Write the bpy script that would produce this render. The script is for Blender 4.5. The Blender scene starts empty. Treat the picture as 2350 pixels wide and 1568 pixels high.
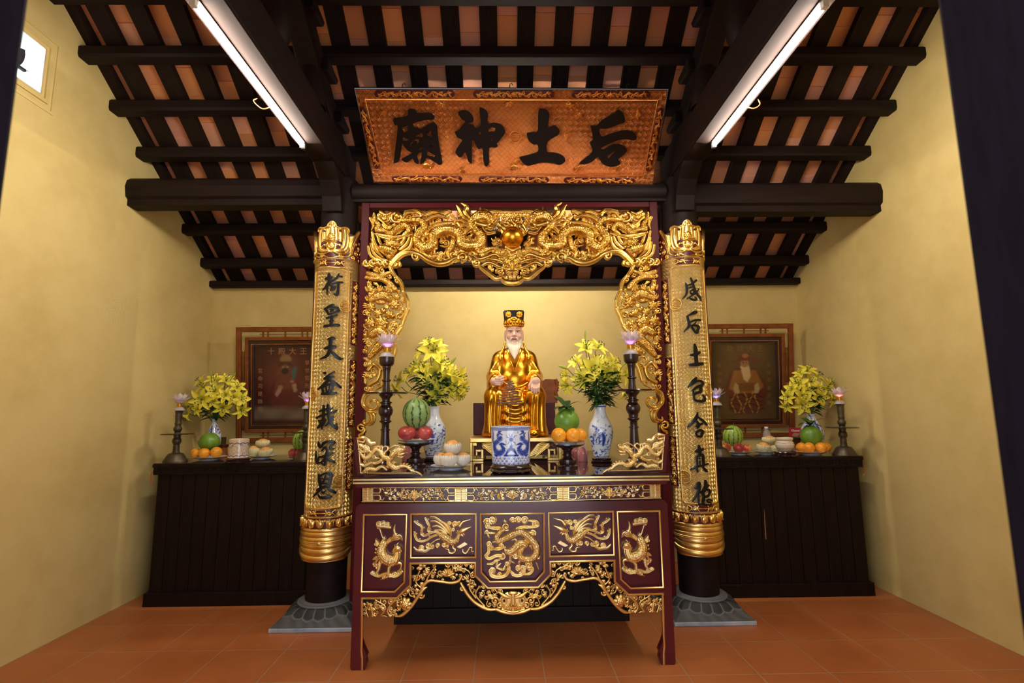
import bpy, math, random
import numpy as np
from math import sin, cos, pi, sqrt, hypot, atan2, radians, tan
from mathutils import Vector, Matrix
rnd = random.Random(7)
SC = bpy.context.scene
COL = SC.collection

# ------------------------------------------------------------------ camera
FPX, YAW, TILT, ROLL, CAMH = 1168.0, .0157, .1345, -.0095, 1.48
_cy, _sy, _ct, _st = cos(YAW), sin(YAW), cos(TILT), sin(TILT)
_f = np.array([_sy*_ct, _cy*_ct, _st]); _r = np.array([_cy, -_sy, 0.]); _u = np.cross(_r, _f)
AF = _f; AR = cos(ROLL)*_r + sin(ROLL)*_u; AU = -sin(ROLL)*_r + cos(ROLL)*_u
CO = np.array([0., 0., CAMH])
cam_d = bpy.data.cameras.new('camera'); cam = bpy.data.objects.new('camera', cam_d); COL.objects.link(cam)
cam_d.sensor_width = 36; cam_d.sensor_fit = 'HORIZONTAL'; cam_d.lens = FPX/2350*36
cam.matrix_world = Matrix(((AR[0], AU[0], -AF[0], 0), (AR[1], AU[1], -AF[1], 0), (AR[2], AU[2], -AF[2], CAMH), (0, 0, 0, 1)))
cam_d.dof.use_dof = True; cam_d.dof.focus_distance = 3.7; cam_d.dof.aperture_fstop = 2.2
cam_d.clip_start = .02
SC.camera = cam

# ------------------------------------------------------------------ view, world, daylight
SC.view_settings.view_transform = 'Standard'; SC.view_settings.look = 'None'
SC.view_settings.gamma = 1; SC.view_settings.exposure = 1.1; SC.view_settings.use_curve_mapping = False
W = bpy.data.worlds.new('world'); SC.world = W; W.use_nodes = True
W.node_tree.nodes['Background'].inputs[0].default_value = (.75, .86, 1, 1)
W.node_tree.nodes['Background'].inputs[1].default_value = 1.0
def area(name, loc, rot, sx, sy, power, col):
    l = bpy.data.lights.new(name, 'AREA'); l.shape = 'RECTANGLE'; l.size = sx; l.size_y = sy; l.energy = power; l.color = col
    o = bpy.data.objects.new(name, l); COL.objects.link(o); o.location = loc; o.rotation_euler = rot; return o
area('door_daylight', (0, -1.0, 1.45), (radians(90), 0, 0), 2.4, 2.6, 16, (.86, .92, 1))
area('window_daylight', (-3.75, 2.75, 3.85), (0, radians(-90), 0), .7, .9, 26, (.86, .93, 1))

# ------------------------------------------------------------------ pixel <-> place
def ray(u, v): return AR*(u-1175)/FPX - AU*(v-784)/FPX + AF
def onX(u, v, x): d = ray(u, v); return CO + d*x/d[0]
def onY(u, v, y): d = ray(u, v); return CO + d*y/d[1]
def onZ(u, v, z): d = ray(u, v); return CO + d*(z-CAMH)/d[2]
def mpp(p): return float((np.array(p)-CO) @ AF)/FPX            # metres per pixel at a place
def proj(p):
    d = np.array(p)-CO; return 1175+FPX*(d@AR)/(d@AF), 784-FPX*(d@AU)/(d@AF)

# ------------------------------------------------------------------ things, parts
ORG = {}
def link(o, parent=None):
    COL.objects.link(o)
    if parent is not None: o.parent = parent
    return o
def tag(o, label=None, cat=None, group=None, kind=None):
    if label: o['label'] = label
    if cat: o['category'] = cat
    if group: o['group'] = group
    if kind: o['kind'] = kind
    return o
def thing(name, label, cat, loc, group=None, rotz=0):
    o = bpy.data.objects.new(name, None); COL.objects.link(o); o.location = loc; o.rotation_euler = (0, 0, rotz)
    o.empty_display_size = .05; ORG[o] = np.array(loc, float); return tag(o, label, cat, group)
def dup(root, loc, label=None, rotz=0, scale=1, group=None):
    r = root.copy(); COL.objects.link(r); r.location = loc; r.rotation_euler = (0, 0, rotz); r.scale = (scale,)*3
    ORG[r] = np.array(loc, float)
    if label: r['label'] = label
    if group: r['group'] = group
    for ch in list(root.children):
        c = ch.copy(); COL.objects.link(c); c.parent = r
        for g in list(ch.children):
            d = g.copy(); COL.objects.link(d); d.parent = c
    return r

# ------------------------------------------------------------------ mesh builder
def make_mesh(name, V, F, mats, mi=None, col=None, uv=None, smooth=True, angle=40):
    V = np.asarray(V, np.float32).reshape(-1, 3); me = bpy.data.meshes.new(name)
    if isinstance(F, np.ndarray):
        n, k = F.shape; loops = F.ravel().astype(np.int32); starts = np.arange(n, dtype=np.int32)*k
    else:
        n = len(F); lens = np.array([len(f) for f in F], np.int32)
        loops = np.array([i for f in F for i in f], np.int32); starts = (np.cumsum(lens)-lens).astype(np.int32)
    me.vertices.add(len(V)); me.vertices.foreach_set('co', V.ravel())
    me.loops.add(len(loops)); me.loops.foreach_set('vertex_index', loops)
    me.polygons.add(n); me.polygons.foreach_set('loop_start', starts)
    for m in (mats if isinstance(mats, (list, tuple)) else [mats]): me.materials.append(m)
    if mi is not None: me.polygons.foreach_set('material_index', np.asarray(mi, np.int32))
    me.polygons.foreach_set('use_smooth', np.full(n, bool(smooth)))
    if uv is not None:
        l = me.uv_layers.new(name='UVMap'); l.data.foreach_set('uv', np.asarray(uv, np.float32)[loops].ravel())
    if col is not None:
        a = me.color_attributes.new('Col', 'FLOAT_COLOR', 'POINT')
        c = np.ones((len(V), 4), np.float32); c[:, :3] = col; a.data.foreach_set('color', c.ravel())
    me.update(calc_edges=True); me.validate()
    if smooth and angle: me.set_sharp_from_angle(angle=radians(angle))
    return me
def rotm(ax, ang): return np.array(Matrix.Rotation(ang, 3, ax))
class MB:
    def __init__(s): s.V = []; s.F = []; s.n = 0; s.mi = []; s.m = 0; s.C = []; s.c = None; s.U = []
    def add(s, V, F, col=None, uv=None):
        V = np.asarray(V, float).reshape(-1, 3); s.V.append(V)
        for f in F: s.F.append([int(i)+s.n for i in f])
        s.mi += [s.m]*len(F); s.n += len(V)
        c = col if col is not None else (s.c if s.c is not None else (1, 1, 1))
        s.C.append(np.broadcast_to(np.asarray(c, float), V.shape).copy())
        s.U.append(np.zeros((len(V), 2)) if uv is None else np.asarray(uv, float)); return s
    def box(s, c, size, R=None, taper=1.0):
        x, y, z = [a/2 for a in size]
        v = np.array([(i*x*(taper if k > 0 else 1), j*y*(taper if k > 0 else 1), k*z) for k in (-1, 1) for j in (-1, 1) for i in (-1, 1)])
        if R is not None: v = v @ np.asarray(R).T
        return s.add(v+np.array(c), [(0, 2, 3, 1), (4, 5, 7, 6), (0, 1, 5, 4), (2, 6, 7, 3), (0, 4, 6, 2), (1, 3, 7, 5)])
    def bb(s, x0, x1, y0, y1, z0, z1): return s.box(((x0+x1)/2, (y0+y1)/2, (z0+z1)/2), (x1-x0, y1-y0, z1-z0))
    def lathe(s, prof, c=(0, 0, 0), n=32, R=None, sx=1, sy=1, colf=None):
        c = np.array(c, float); prof = list(prof)
        A = np.linspace(0, 2*pi, n, endpoint=False); V = []; Fc = []
        for r, z in prof:
            r = max(r, 1e-5); V += [(r*cos(a)*sx, r*sin(a)*sy, z) for a in A]
        m = len(prof)
        for i in range(m-1):
            for j in range(n):
                k = (j+1) % n; Fc.append((i*n+j, i*n+k, (i+1)*n+k, (i+1)*n+j))
        Fc.append(tuple(range(n-1, -1, -1))); Fc.append(tuple((m-1)*n+j for j in range(n)))
        V = np.array(V); col = colf(V, np.tile(A, m)) if colf else None
        if R is not None: V = V @ np.asarray(R).T
        return s.add(V+c, Fc, col)
    def ball(s, c, r, n=20, m=12, sc=(1, 1, 1), R=None, colf=None):
        pr = [(sin(pi*i/m), -cos(pi*i/m)) for i in range(m+1)]
        A = np.linspace(0, 2*pi, n, endpoint=False)
        V = np.array([(q*cos(a), q*sin(a), z) for q, z in pr for a in A]); col = colf(V) if colf else None
        V = V*np.array(sc)*r
        if R is not None: V = V @ np.asarray(R).T
        Fc = [(i*n+j, i*n+(j+1) % n, (i+1)*n+(j+1) % n, (i+1)*n+j) for i in range(m) for j in range(n)]
        return s.add(V+np.array(c), Fc, col)
    def tube(s, P, r, n=8, flat=1.0, up=None, cap=True):
        P = np.asarray(P, float); m = len(P); r = np.broadcast_to(np.asarray(r, float), (m,))
        T = np.gradient(P, axis=0); T /= np.linalg.norm(T, axis=1)[:, None]+1e-12
        u = np.array(up if up is not None else ((0, 0, 1) if abs(T[0][2]) < .9 else (0, 1, 0)), float); V = []
        for i in range(m):
            a = u - T[i]*(u@T[i]); a /= np.linalg.norm(a)+1e-12; b = np.cross(T[i], a)
            if up is None: u = a
            for j in range(n): t = 2*pi*j/n; V.append(P[i]+r[i]*(a*cos(t)*flat+b*sin(t)))
        Fc = [(i*n+j, i*n+(j+1) % n, (i+1)*n+(j+1) % n, (i+1)*n+j) for i in range(m-1) for j in range(n)]
        if cap: Fc += [tuple(range(n-1, -1, -1)), tuple((m-1)*n+j for j in range(n))]
        return s.add(V, Fc)
    def prism(s, P, a0, a1, axis='y'):
        # polygon P of 2-D points swept between a0 and a1 along an axis
        n = len(P)
        def mk(p, a): return {'y': (p[0], a, p[1]), 'x': (a, p[0], p[1]), 'z': (p[0], p[1], a)}[axis]
        V = [mk(p, a0) for p in P]+[mk(p, a1) for p in P]
        Fc = [tuple(range(n)), tuple(range(2*n-1, n-1, -1))]+[(i, i+n, (i+1) % n+n, (i+1) % n) for i in range(n)]
        return s.add(V, Fc)
    def grid(s, G, col=None, uv=None, closeu=False):
        a, b = G.shape[:2]; V = G.reshape(-1, 3); Fc = []
        for i in range(a-1):
            for j in range(b if closeu else b-1):
                k = (j+1) % b; Fc.append((i*b+j, i*b+k, (i+1)*b+k, (i+1)*b+j))
        return s.add(V, Fc, col, uv)
    def mesh(s, name, mats, smooth=True, angle=40, org=(0, 0, 0), usecol=False, useuv=False):
        V = np.concatenate(s.V)-np.array(org)
        return make_mesh(name, V, s.F, mats, s.mi, np.concatenate(s.C) if usecol else None, np.concatenate(s.U) if useuv else None, smooth, angle)
    def obj(s, name, mats, parent=None, world=True, smooth=True, angle=40, usecol=False, useuv=False, bev=0, loc=None):
        """parent: vertices in world space (world=True) or in the parent's own space; no parent: a thing of its own at loc"""
        org = np.zeros(3)
        if parent is not None and world: org = ORG[parent]
        if parent is None and loc is not None: org = np.array(loc, float)
        me = s.mesh(name, mats, smooth, angle, org, usecol, useuv)
        o = bpy.data.objects.new(name, me); link(o, parent)
        if parent is None: o.location = org; ORG[o] = org
        else: ORG[o] = ORG[parent]
        if bev:
            b = o.modifiers.new('bevel', 'BEVEL'); b.width = bev; b.segments = 2; b.limit_method = 'ANGLE'; b.angle_limit = radians(40)
        return o
def place(me, name, parent, loc=(0, 0, 0), rot=None, scale=1):
    o = bpy.data.objects.new(name, me); link(o, parent); o.location = loc
    if rot is not None: o.rotation_euler = Matrix(rot.tolist()).to_euler() if isinstance(rot, np.ndarray) else rot
    o.scale = (scale,)*3 if not hasattr(scale, '__len__') else scale
    ORG[o] = ORG.get(parent, np.zeros(3)) if parent is not None else np.array(loc, float)
    return o
def crom(P, n=8, closed=False):
    P = np.asarray(P, float)
    if len(P) < 3 and not closed: return np.array([P[0]+(P[-1]-P[0])*t for t in np.linspace(0, 1, n+1)])
    if closed: Q = np.vstack([P[-1:], P, P[:2]])
    else: Q = np.vstack([2*P[:1]-P[1:2], P, 2*P[-1:]-P[-2:-1]])
    out = []
    for i in range(1, len(Q)-2):
        a, b, c, d = Q[i-1:i+3]
        for t in np.linspace(0, 1, n, endpoint=False):
            out.append(.5*(2*b+(c-a)*t+(2*a-5*b+4*c-d)*t*t+(3*b-a-3*c+d)*t**3))
    if not closed: out.append(Q[-2])
    return np.array(out)
def smoothprof(P, n=6): return [tuple(q) for q in crom(P, n)]

# ------------------------------------------------------------------ materials
def srgb(r, g, b):
    f = lambda c: (c/255/12.92) if c/255 <= .04045 else ((c/255+.055)/1.055)**2.4
    return (f(r), f(g), f(b))
class NT:
    def __init__(s, name):
        s.m = bpy.data.materials.new(name); s.m.use_nodes = True; s.t = s.m.node_tree; s.n = s.t.nodes; s.l = s.t.links
        s.b = s.n['Principled BSDF']
    def new(s, t, **kw):
        x = s.n.new(t)
        for k, v in kw.items():
            if k.startswith('i_'):
                key = k[2:]; key = int(key) if key.isdigit() else key.replace('_', ' ')
                x.inputs[key].default_value = v
            else: setattr(x, k, v)
        return x
    def lk(s, a, b): s.l.new(a, b)
    def set(s, **kw):
        for k, v in kw.items():
            k = k.replace('_', ' ')
            if k in ('Base Color', 'Emission Color', 'Coat Tint', 'Sheen Tint'): v = (*v, 1)
            s.b.inputs[k].default_value = v
        return s
    def coord(s, kind='Object', scale=(1, 1, 1), rot=(0, 0, 0)):
        c = s.new('ShaderNodeTexCoord'); mp = s.new('ShaderNodeMapping'); mp.inputs['Scale'].default_value = scale; mp.inputs['Rotation'].default_value = rot
        s.lk(c.outputs[kind], mp.inputs[0]); return mp.outputs[0]
    def noise(s, vec, scale, detail=4, rough=.55):
        x = s.new('ShaderNodeTexNoise'); x.inputs['Scale'].default_value = scale; x.inputs['Detail'].default_value = detail; x.inputs['Roughness'].default_value = rough
        s.lk(vec, x.inputs['Vector']); return x.outputs['Fac']
    def ramp(s, fac, stops):
        r = s.new('ShaderNodeValToRGB'); e = r.color_ramp.elements
        while len(e) < len(stops): e.new(.5)
        for k, (p, c) in enumerate(stops): e[k].position = p; e[k].color = (*c, 1) if len(c) == 3 else c
        s.lk(fac, r.inputs[0]); return r.outputs[0]
    def math(s, op, a, b=None, c=None):
        x = s.new('ShaderNodeMath'); x.operation = op
        for i, q in enumerate((a, b, c)):
            if q is None: continue
            if isinstance(q, (int, float)): x.inputs[i].default_value = q
            else: s.lk(q, x.inputs[i])
        return x.outputs[0]
    def bump(s, h, strength=.3, dist=.002):
        b = s.new('ShaderNodeBump'); b.inputs['Strength'].default_value = strength; b.inputs['Distance'].default_value = dist
        s.lk(h, b.inputs['Height']); s.lk(b.outputs[0], s.b.inputs['Normal']); return b
def flat(name, col, rough=.5, metal=0, **kw):
    t = NT(name); t.set(Base_Color=col, Roughness=rough, Metallic=metal, **kw); return t.m
def noisy(name, c0, c1, scale, rough=.5, metal=0, bump=0, coord='Object', stretch=(1, 1, 1), **kw):
    t = NT(name); v = t.coord(coord, stretch); f = t.noise(v, scale)
    t.lk(t.ramp(f, [(.3, c0), (.7, c1)]), t.b.inputs['Base Color']); t.set(Roughness=rough, Metallic=metal, **kw)
    if bump: t.bump(f, bump)
    return t.m
def vcol(name, rough=.3, **kw):
    t = NT(name); a = t.new('ShaderNodeVertexColor'); a.layer_name = 'Col'; t.lk(a.outputs[0], t.b.inputs['Base Color']); t.set(Roughness=rough, **kw); return t.m
def goldmat(name, c0, c1, rough, scale=14, bump=.0):
    t = NT(name); v = t.coord('Object'); f = t.noise(v, scale, 3)
    t.lk(t.ramp(f, [(.35, c0), (.65, c1)]), t.b.inputs['Base Color']); t.set(Metallic=1, Roughness=rough)
    f2 = t.noise(v, 170, 2); t.bump(f2, .12+bump, .001); return t.m
def woven(name, c0, c1, rough, cell, strips=3, bump=.8, dist=.004):
    """diagonal basket-weave relief, driven by UVs in metres"""
    t = NT(name); v = t.coord('UV', (1/cell,)*3, (0, 0, radians(45)))
    s = t.new('ShaderNodeSeparateXYZ'); t.lk(v, s.inputs[0]); x, y = s.outputs[0], s.outputs[1]
    par = t.math('MODULO', t.math('ADD', t.math('ADD', t.math('FLOOR', x), t.math('FLOOR', y)), 1000), 2)
    wv = lambda q: t.math('ABSOLUTE', t.math('SINE', t.math('MULTIPLY', q, pi*strips)))
    h1 = wv(x); h2 = wv(y)
    fx = t.math('ABSOLUTE', t.math('SINE', t.math('MULTIPLY', x, pi))); fy = t.math('ABSOLUTE', t.math('SINE', t.math('MULTIPLY', y, pi)))
    a = t.math('MULTIPLY', h1, t.math('POWER', fy, .45)); b = t.math('MULTIPLY', h2, t.math('POWER', fx, .45))
    mx = t.math('ADD', t.math('MULTIPLY', a, par), t.math('MULTIPLY', b, t.math('SUBTRACT', 1, par)))
    n = t.noise(t.coord('Object'), 9, 3)
    cr = t.ramp(t.math('MULTIPLY_ADD', n, .5, t.math('MULTIPLY', mx, .5)), [(.2, c0), (.75, c1)])
    t.lk(cr, t.b.inputs['Base Color']); t.set(Metallic=1, Roughness=rough); t.bump(mx, bump, dist); return t.m

M = {}
def wallmat():
    t = NT('yellow_plaster'); v = t.coord('Object'); f = t.noise(v, .9, 5, .6); g = t.noise(v, 4.5, 6, .65)
    a = t.ramp(t.math('MULTIPLY_ADD', f, .65, t.math('MULTIPLY', g, .35)), [(.33, (.57, .42, .14)), (.52, (.68, .52, .20)), (.68, (.72, .565, .235))])
    t.lk(a, t.b.inputs['Base Color']); t.set(Roughness=.75); t.bump(t.noise(v, 60, 4), .12, .002); return t.m
M['wall'] = wallmat()
def floormat():
    t = NT('terracotta_floor'); v = t.coord('Object'); s = t.new('ShaderNodeSeparateXYZ'); t.lk(v, s.inputs[0])
    def line(c, o):
        q = t.math('FRACT', t.math('ADD', t.math('DIVIDE', t.math('SUBTRACT', c, o), .4), 50.5)); return t.math('ABSOLUTE', t.math('SUBTRACT', q, .5))
    d = t.math('MINIMUM', line(s.outputs[0], .2146), line(s.outputs[1], 3.46)); g = t.math('LESS_THAN', d, .0062)
    f = t.noise(v, 2.2, 4); f2 = t.noise(v, 30, 4); ff = t.math('MULTIPLY_ADD', f2, .4, t.math('MULTIPLY', f, .6))
    c = t.ramp(ff, [(.3, (.34, .095, .026)), (.7, (.48, .155, .046))])
    mx = t.new('ShaderNodeMixRGB'); t.lk(g, mx.inputs[0]); t.lk(c, mx.inputs[1]); mx.inputs[2].default_value = (.36, .23, .15, 1)
    t.lk(mx.outputs[0], t.b.inputs['Base Color']); t.lk(t.math('MULTIPLY_ADD', f2, .25, .26), t.b.inputs['Roughness']); t.bump(t.math('MULTIPLY', g, -1), .3, .003); return t.m
M['floor'] = floormat()
def woodmat(name, c0, c1, rough, stretch=(1, 1, 12), scale=6, coat=0):
    t = NT(name); v = t.coord('Object', stretch); f = t.noise(v, scale, 6, .6)
    t.lk(t.ramp(f, [(.3, c0), (.7, c1)]), t.b.inputs['Base Color']); t.set(Roughness=rough, Specular_IOR_Level=.16 if coat == 0 else .5, Coat_Weight=coat, Coat_Roughness=.1); t.bump(f, .15, .002); return t.m
M['timber'] = woodmat('dark_timber', (.0075, .0038, .0034), (.017, .0085, .0072), .6, (.8, 6, 6), 5)
M['batten'] = woodmat('dark_batten', (.008, .004, .0034), (.020, .010, .008), .65, (14, 1, 1), 5)
M['post'] = noisy('dark_door_wood', (.004, .002, .005), (.009, .004, .010), 8, .8, 0, 0, 'Object', (6, 6, 1), Specular_IOR_Level=.12)
M['darkwood'] = woodmat('dark_cabinet_wood', (.006, .003, .0028), (.014, .007, .005), .45, (10, 10, 1), 5)
M['blackwood'] = woodmat('polished_dark_wood', (.016, .006, .007), (.034, .012, .012), .22, (3, 3, 3), 5, .5)
M['tile'] = (lambda t: (t.lk(t.new('ShaderNodeVertexColor', layer_name='Col').outputs[0], t.b.inputs['Base Color']), t.set(Roughness=.7), t.bump(t.noise(t.coord('Object'), 25, 5), .25, .004), t.m)[-1])(NT('roof_tile'))
M['red'] = (lambda t: (t.lk(t.ramp(t.noise(t.coord('Object'), 5, 4), [(.3, (.060, .004, .007)), (.7, (.095, .007, .011))]), t.b.inputs['Base Color']), t.set(Roughness=.3, Coat_Weight=.2, Coat_Roughness=.12), t.m)[-1])(NT('red_lacquer'))
M['redmatt'] = flat('red_painted_frame', (.070, .004, .007), .5, 0, Specular_IOR_Level=.15)
M['gold'] = goldmat('gold_leaf', (.80, .46, .085), (.98, .70, .24), .27)
M['goldlight'] = goldmat('pale_gold_leaf', (.86, .60, .21), (.95, .76, .40), .34)
M['goldtrim'] = goldmat('gold_trim', (.80, .50, .14), (.92, .66, .25), .36)
M['copper'] = goldmat('copper_gold', (.66, .24, .04), (.88, .42, .10), .36)
M['statue'] = goldmat('statue_gold', (.74, .31, .018), (.86, .42, .04), .27, 5)
M['goldcan'] = goldmat('canopy_gold', (.62, .34, .055), (.88, .58, .15), .27)
M['weave'] = woven('woven_gold', (.84, .54, .13), (1.0, .80, .38), .30, .0215, 3, 1.0, .005)
M['signweave'] = woven('woven_copper', (.54, .145, .04), (.88, .35, .115), .40, .029, 4, 1.0, .005)
M['ink'] = flat('black_lacquer', (.005, .0045, .005), .32, 0, Specular_IOR_Level=.35)
M['stone'] = noisy('carved_stone', (.05, .05, .05), (.16, .16, .155), 9, .6, 0, .5)
M['stonecol'] = (lambda t: (t.lk(t.new('ShaderNodeVertexColor', layer_name='Col').outputs[0], t.b.inputs['Base Color']), t.set(Roughness=.65), t.bump(t.noise(t.coord('Object'), 60, 5), .35, .003), t.m)[-1])(NT('carved_dark_stone'))
M['stonelight'] = noisy('pale_stone', (.22, .25, .31), (.42, .46, .53), 9, .7, 0, .4)
M['porcelain'] = vcol('painted_porcelain', .12, Coat_Weight=.5, Coat_Roughness=.04)
M['paint'] = vcol('painted_surface', .45)
M['print'] = vcol('printed_picture', .3)
M['fruit'] = vcol('fruit_skin', .35)
M['white'] = flat('white_ceramic', (.75, .76, .78), .15)
M['glass'] = flat('clear_glass', (.95, .98, .97), .02, 0, Transmission_Weight=1, IOR=1.45)
M['bronze'] = noisy('old_bronze', (.045, .032, .018), (.12, .09, .05), 14, .42, .6, .2)
M['frame'] = woodmat('red_brown_frame_wood', (.17, .045, .012), (.27, .085, .022), .38, (4, 4, 4), 4)
M['yellow'] = noisy('lily_petal', (.86, .70, .03), (.90, .82, .09), 20, .5, 0, 0, 'Generated')
M['leaf'] = noisy('lily_leaf', (.012, .045, .010), (.035, .10, .018), 12, .4)
M['stem'] = flat('green_stem', (.06, .16, .03), .5)
M['anther'] = flat('dark_anther', (.05, .015, .006), .7)
M['brass'] = flat('yellow_brass', (.85, .55, .12), .25, 1)
M['lotus'] = NT('lotus_plastic').set(Base_Color=(.86, .78, .86), Roughness=.12, Transmission_Weight=.55, IOR=1.3).m
M['dimglow'] = NT('unlit_bulb').set(Base_Color=(.8, .7, .75), Roughness=.3).m
M['redglow'] = NT('red_bulb').set(Base_Color=(1, .4, .4), Emission_Color=(1, .2, .15), Emission_Strength=3).m
M['pinkglow'] = NT('pink_bulb').set(Base_Color=(1, .3, .8), Emission_Color=(1, .22, .85), Emission_Strength=2.2).m
M['blueglow'] = NT('blue_bulb').set(Base_Color=(.3, .3, 1), Emission_Color=(.25, .22, 1), Emission_Strength=3).m
M['tubeback'] = NT('fluorescent_tube_behind').set(Base_Color=(1, 1, 1), Emission_Color=(1, .90, .74), Emission_Strength=125).m
M['lampbase'] = flat('greyish_lamp_base', (.42, .36, .35), .4)
M['tube'] = NT('fluorescent_tube').set(Base_Color=(1, 1, 1), Emission_Color=(1, .92, .80), Emission_Strength=125).m
M['board'] = noisy('lamp_batten_wood', (.016, .0098, .008), (.022, .014, .012), 6, .8, 0, 0, 'Object', (8, 1, 8), Specular_IOR_Level=.04)
# ================================================================== the room
XL, XR, YB = -3.0, 3.08, 5.2
SL = .69; CA = 1/sqrt(1+SL*SL); SA = SL*CA
def zp(y): return 4.03-SL*(y-3.39)                      # purlin centre line of the rear roof slope
YR = 2.2; ZR = zp(YR)                                   # ridge
def struct(o, label=None): o['kind'] = 'structure'; return o
b = MB(); b.bb(XL-.22, XR+.22, -1.6, YB+.2, -.1, 0); struct(b.obj('floor', M['floor'], smooth=False))
b = MB(); b.bb(XL-.2, XR+.2, YB, YB+.2, 0, zp(YB)+.06); struct(b.obj('wall_back', M['wall'], smooth=False))
def gable(x0, x1, hole=None):
    top = [(YB+.2, zp(YB+.2)+.13), (YR, ZR+.13), (.75, zp(2*YR-.75)+.13)]
    m = MB()
    if not hole: m.prism([(.75, 0), (YB+.2, 0)]+top, x0, x1, 'x')
    else:
        ya, yb, za, zb = hole; zt = lambda y: (zp(y) if y >= YR else zp(2*YR-y))+.13
        m.prism([(.75, 0), (ya, 0), (ya, zt(ya)), (YR, ZR+.13), (.75, zt(.75))], x0, x1, 'x')
        m.prism([(yb, 0), (YB+.2, 0), (YB+.2, zt(YB+.2)), (yb, zt(yb))], x0, x1, 'x')
        m.prism([(ya, 0), (yb, 0), (yb, za), (ya, za)], x0, x1, 'x')
        m.prism([(ya, zb), (yb, zb), (yb, zt(yb)), (ya, zt(ya))], x0, x1, 'x')
    return m
WY0, WY1, WZ0, WZ1 = 2.70, 3.11, 3.55, 3.87
struct(gable(XL-.2, XL, (WY0, WY1, WZ0, WZ1)).obj('wall_left', M['wall'], smooth=False))
struct(gable(XR, XR+.2).obj('wall_right', M['wall'], smooth=False))
# front wall with the doorway the photograph is taken through
b = MB(); b.bb(XL-.2, -1.35, .75, .92, 0, 3.95); b.bb(1.3, XR+.2, .75, .92, 0, 3.95); b.bb(-1.35, 1.3, .75, .92, 2.75, 3.95)
struct(b.obj('wall_front', M['wall'], smooth=False))
d = thing('door_1', 'dark wooden doorway posts seen blurred at both edges of the view', 'door', (0, .8, 0)); d['kind'] = 'structure'
for nm, x0, x1 in (('door_post', -1.35, -.95), ('door_post', .9, 1.3)):
    b = MB(); b.bb(x0, x1, .70, .94, 0, 2.75); b.obj(nm, M['post'], d, smooth=False, bev=.012)
b = MB(); b.bb(-1.35, 1.3, .70, .94, 2.62, 2.78); b.obj('lintel', M['post'], d, smooth=False)
# window high in the left wall
w = thing('window_1', 'small bright square vent window high in the left wall', 'window', (XL, 2.9, 3.7)); w['kind'] = 'structure'
b = MB()
for o, t, h in ((.02, .025, .012), (.075, .02, .006)):
    y0, y1, z0, z1 = WY0-o, WY1+o, WZ0-o, WZ1+o
    b.bb(XL-.01, XL+h, y0-t, y1+t, z0-t, z0); b.bb(XL-.01, XL+h, y0-t, y1+t, z1, z1+t); b.bb(XL-.01, XL+h, y0-t, y0, z0, z1); b.bb(XL-.01, XL+h, y1, y1+t, z0, z1)
b.obj('window_frame', M['wall'], w, smooth=False)
b = MB(); yc, zc = (WY0+WY1)/2, (WZ0+WZ1)/2
for k in range(4):
    a = k*pi/2+.4; pts = [(XL-.12, yc+cos(a+t*1.9)*t*.22, zc+sin(a+t*1.9)*t*.19) for t in np.linspace(.05, 1, 12)]; b.tube(pts, .016, 6)
b.bb(XL-.13, XL-.11, WY0, WY1, zc-.008, zc+.008); b.bb(XL-.13, XL-.11, yc-.008, yc+.008, WZ0, WZ1)
b.obj('lattice', M['timber'], w)
b = MB(); b.bb(XL-.2, XL-.002, WY1-.006, WY1-.001, WZ0, WZ1); b.bb(XL-.2, XL-.002, WY0+.001, WY0+.006, WZ0, WZ1); b.bb(XL-.2, XL-.002, WY0, WY1, WZ0+.001, WZ0+.006); b.bb(XL-.2, XL-.002, WY0, WY1, WZ1-.006, WZ1-.001)
b.obj('jamb', flat('whitewashed_jamb', (.8, .82, .82), .8), w, smooth=False)

# ------------------------------------------------------------------ roof
def roofpt(x, s, off): return np.array([x, YR+s*CA+off*SA, ZR-s*SA+off*CA])     # s down the slope from the ridge, off outward
SLEN = (YB+.3-YR)/CA
PIT = .27; XG0 = .04
tile_m = MB(); rr = random.Random(3)
nx = int((XR-XL)/PIT)+3
for k in range(-nx//2-1, nx//2+2):
    xc = XG0+PIT*k
    if xc < XL-.2 or xc > XR+.25: continue
    s0 = rr.uniform(0, .2); s = -s0
    while s < SLEN:
        t = rr.random(); L = .21; wd = PIT*.505
        c = np.array([(.80, .33, .155), (.86, .40, .25), (.78, .35, .24), (.84, .34, .13)][rr.randrange(4)])*rr.uniform(.8, 1.1)
        e = rr.uniform(-.003, .003); o0, o1 = .140+e, .152+e
        V = [roofpt(xc-wd, s, o0), roofpt(xc+wd, s, o0), roofpt(xc+wd, s+L+.03, o1), roofpt(xc-wd, s+L+.03, o1)]
        V += [p+np.array([0, .01*SA, .012*CA]) for p in V]
        tile_m.add(V, [(0, 1, 2, 3), (7, 6, 5, 4), (2, 6, 7, 3), (0, 4, 5, 1)], c*np.ones((8, 3))*np.array([[rr.uniform(.93, 1.05)]]*8)); s += L
fs = (YR-.6)/CA                                                            # front slope, plain sheet of tiles
P = [np.array([x, YR-s*CA-.15*SA, ZR-s*SA+.15*CA]) for s in (0, fs) for x in (XL-.2, XR+.2)]
P += [p+np.array([0, 0, .02]) for p in P]
tile_m.add(P, [(0, 1, 3, 2), (6, 7, 5, 4), (0, 4, 5, 1), (2, 3, 7, 6)], (.45, .18, .10))
V = [roofpt(x, s, o) for o in (.20, .23) for s in (-.1, SLEN+.1) for x in (XL-.25, XR+.25)]     # laths and earth above the tiles, light-tight
tile_m.add(V, [(0, 1, 3, 2), (6, 7, 5, 4), (0, 4, 5, 1), (2, 3, 7, 6), (0, 2, 6, 4), (1, 5, 7, 3)], (.2, .1, .06))
struct(tile_m.obj('ceiling', M['tile'], smooth=False, usecol=True))
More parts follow.
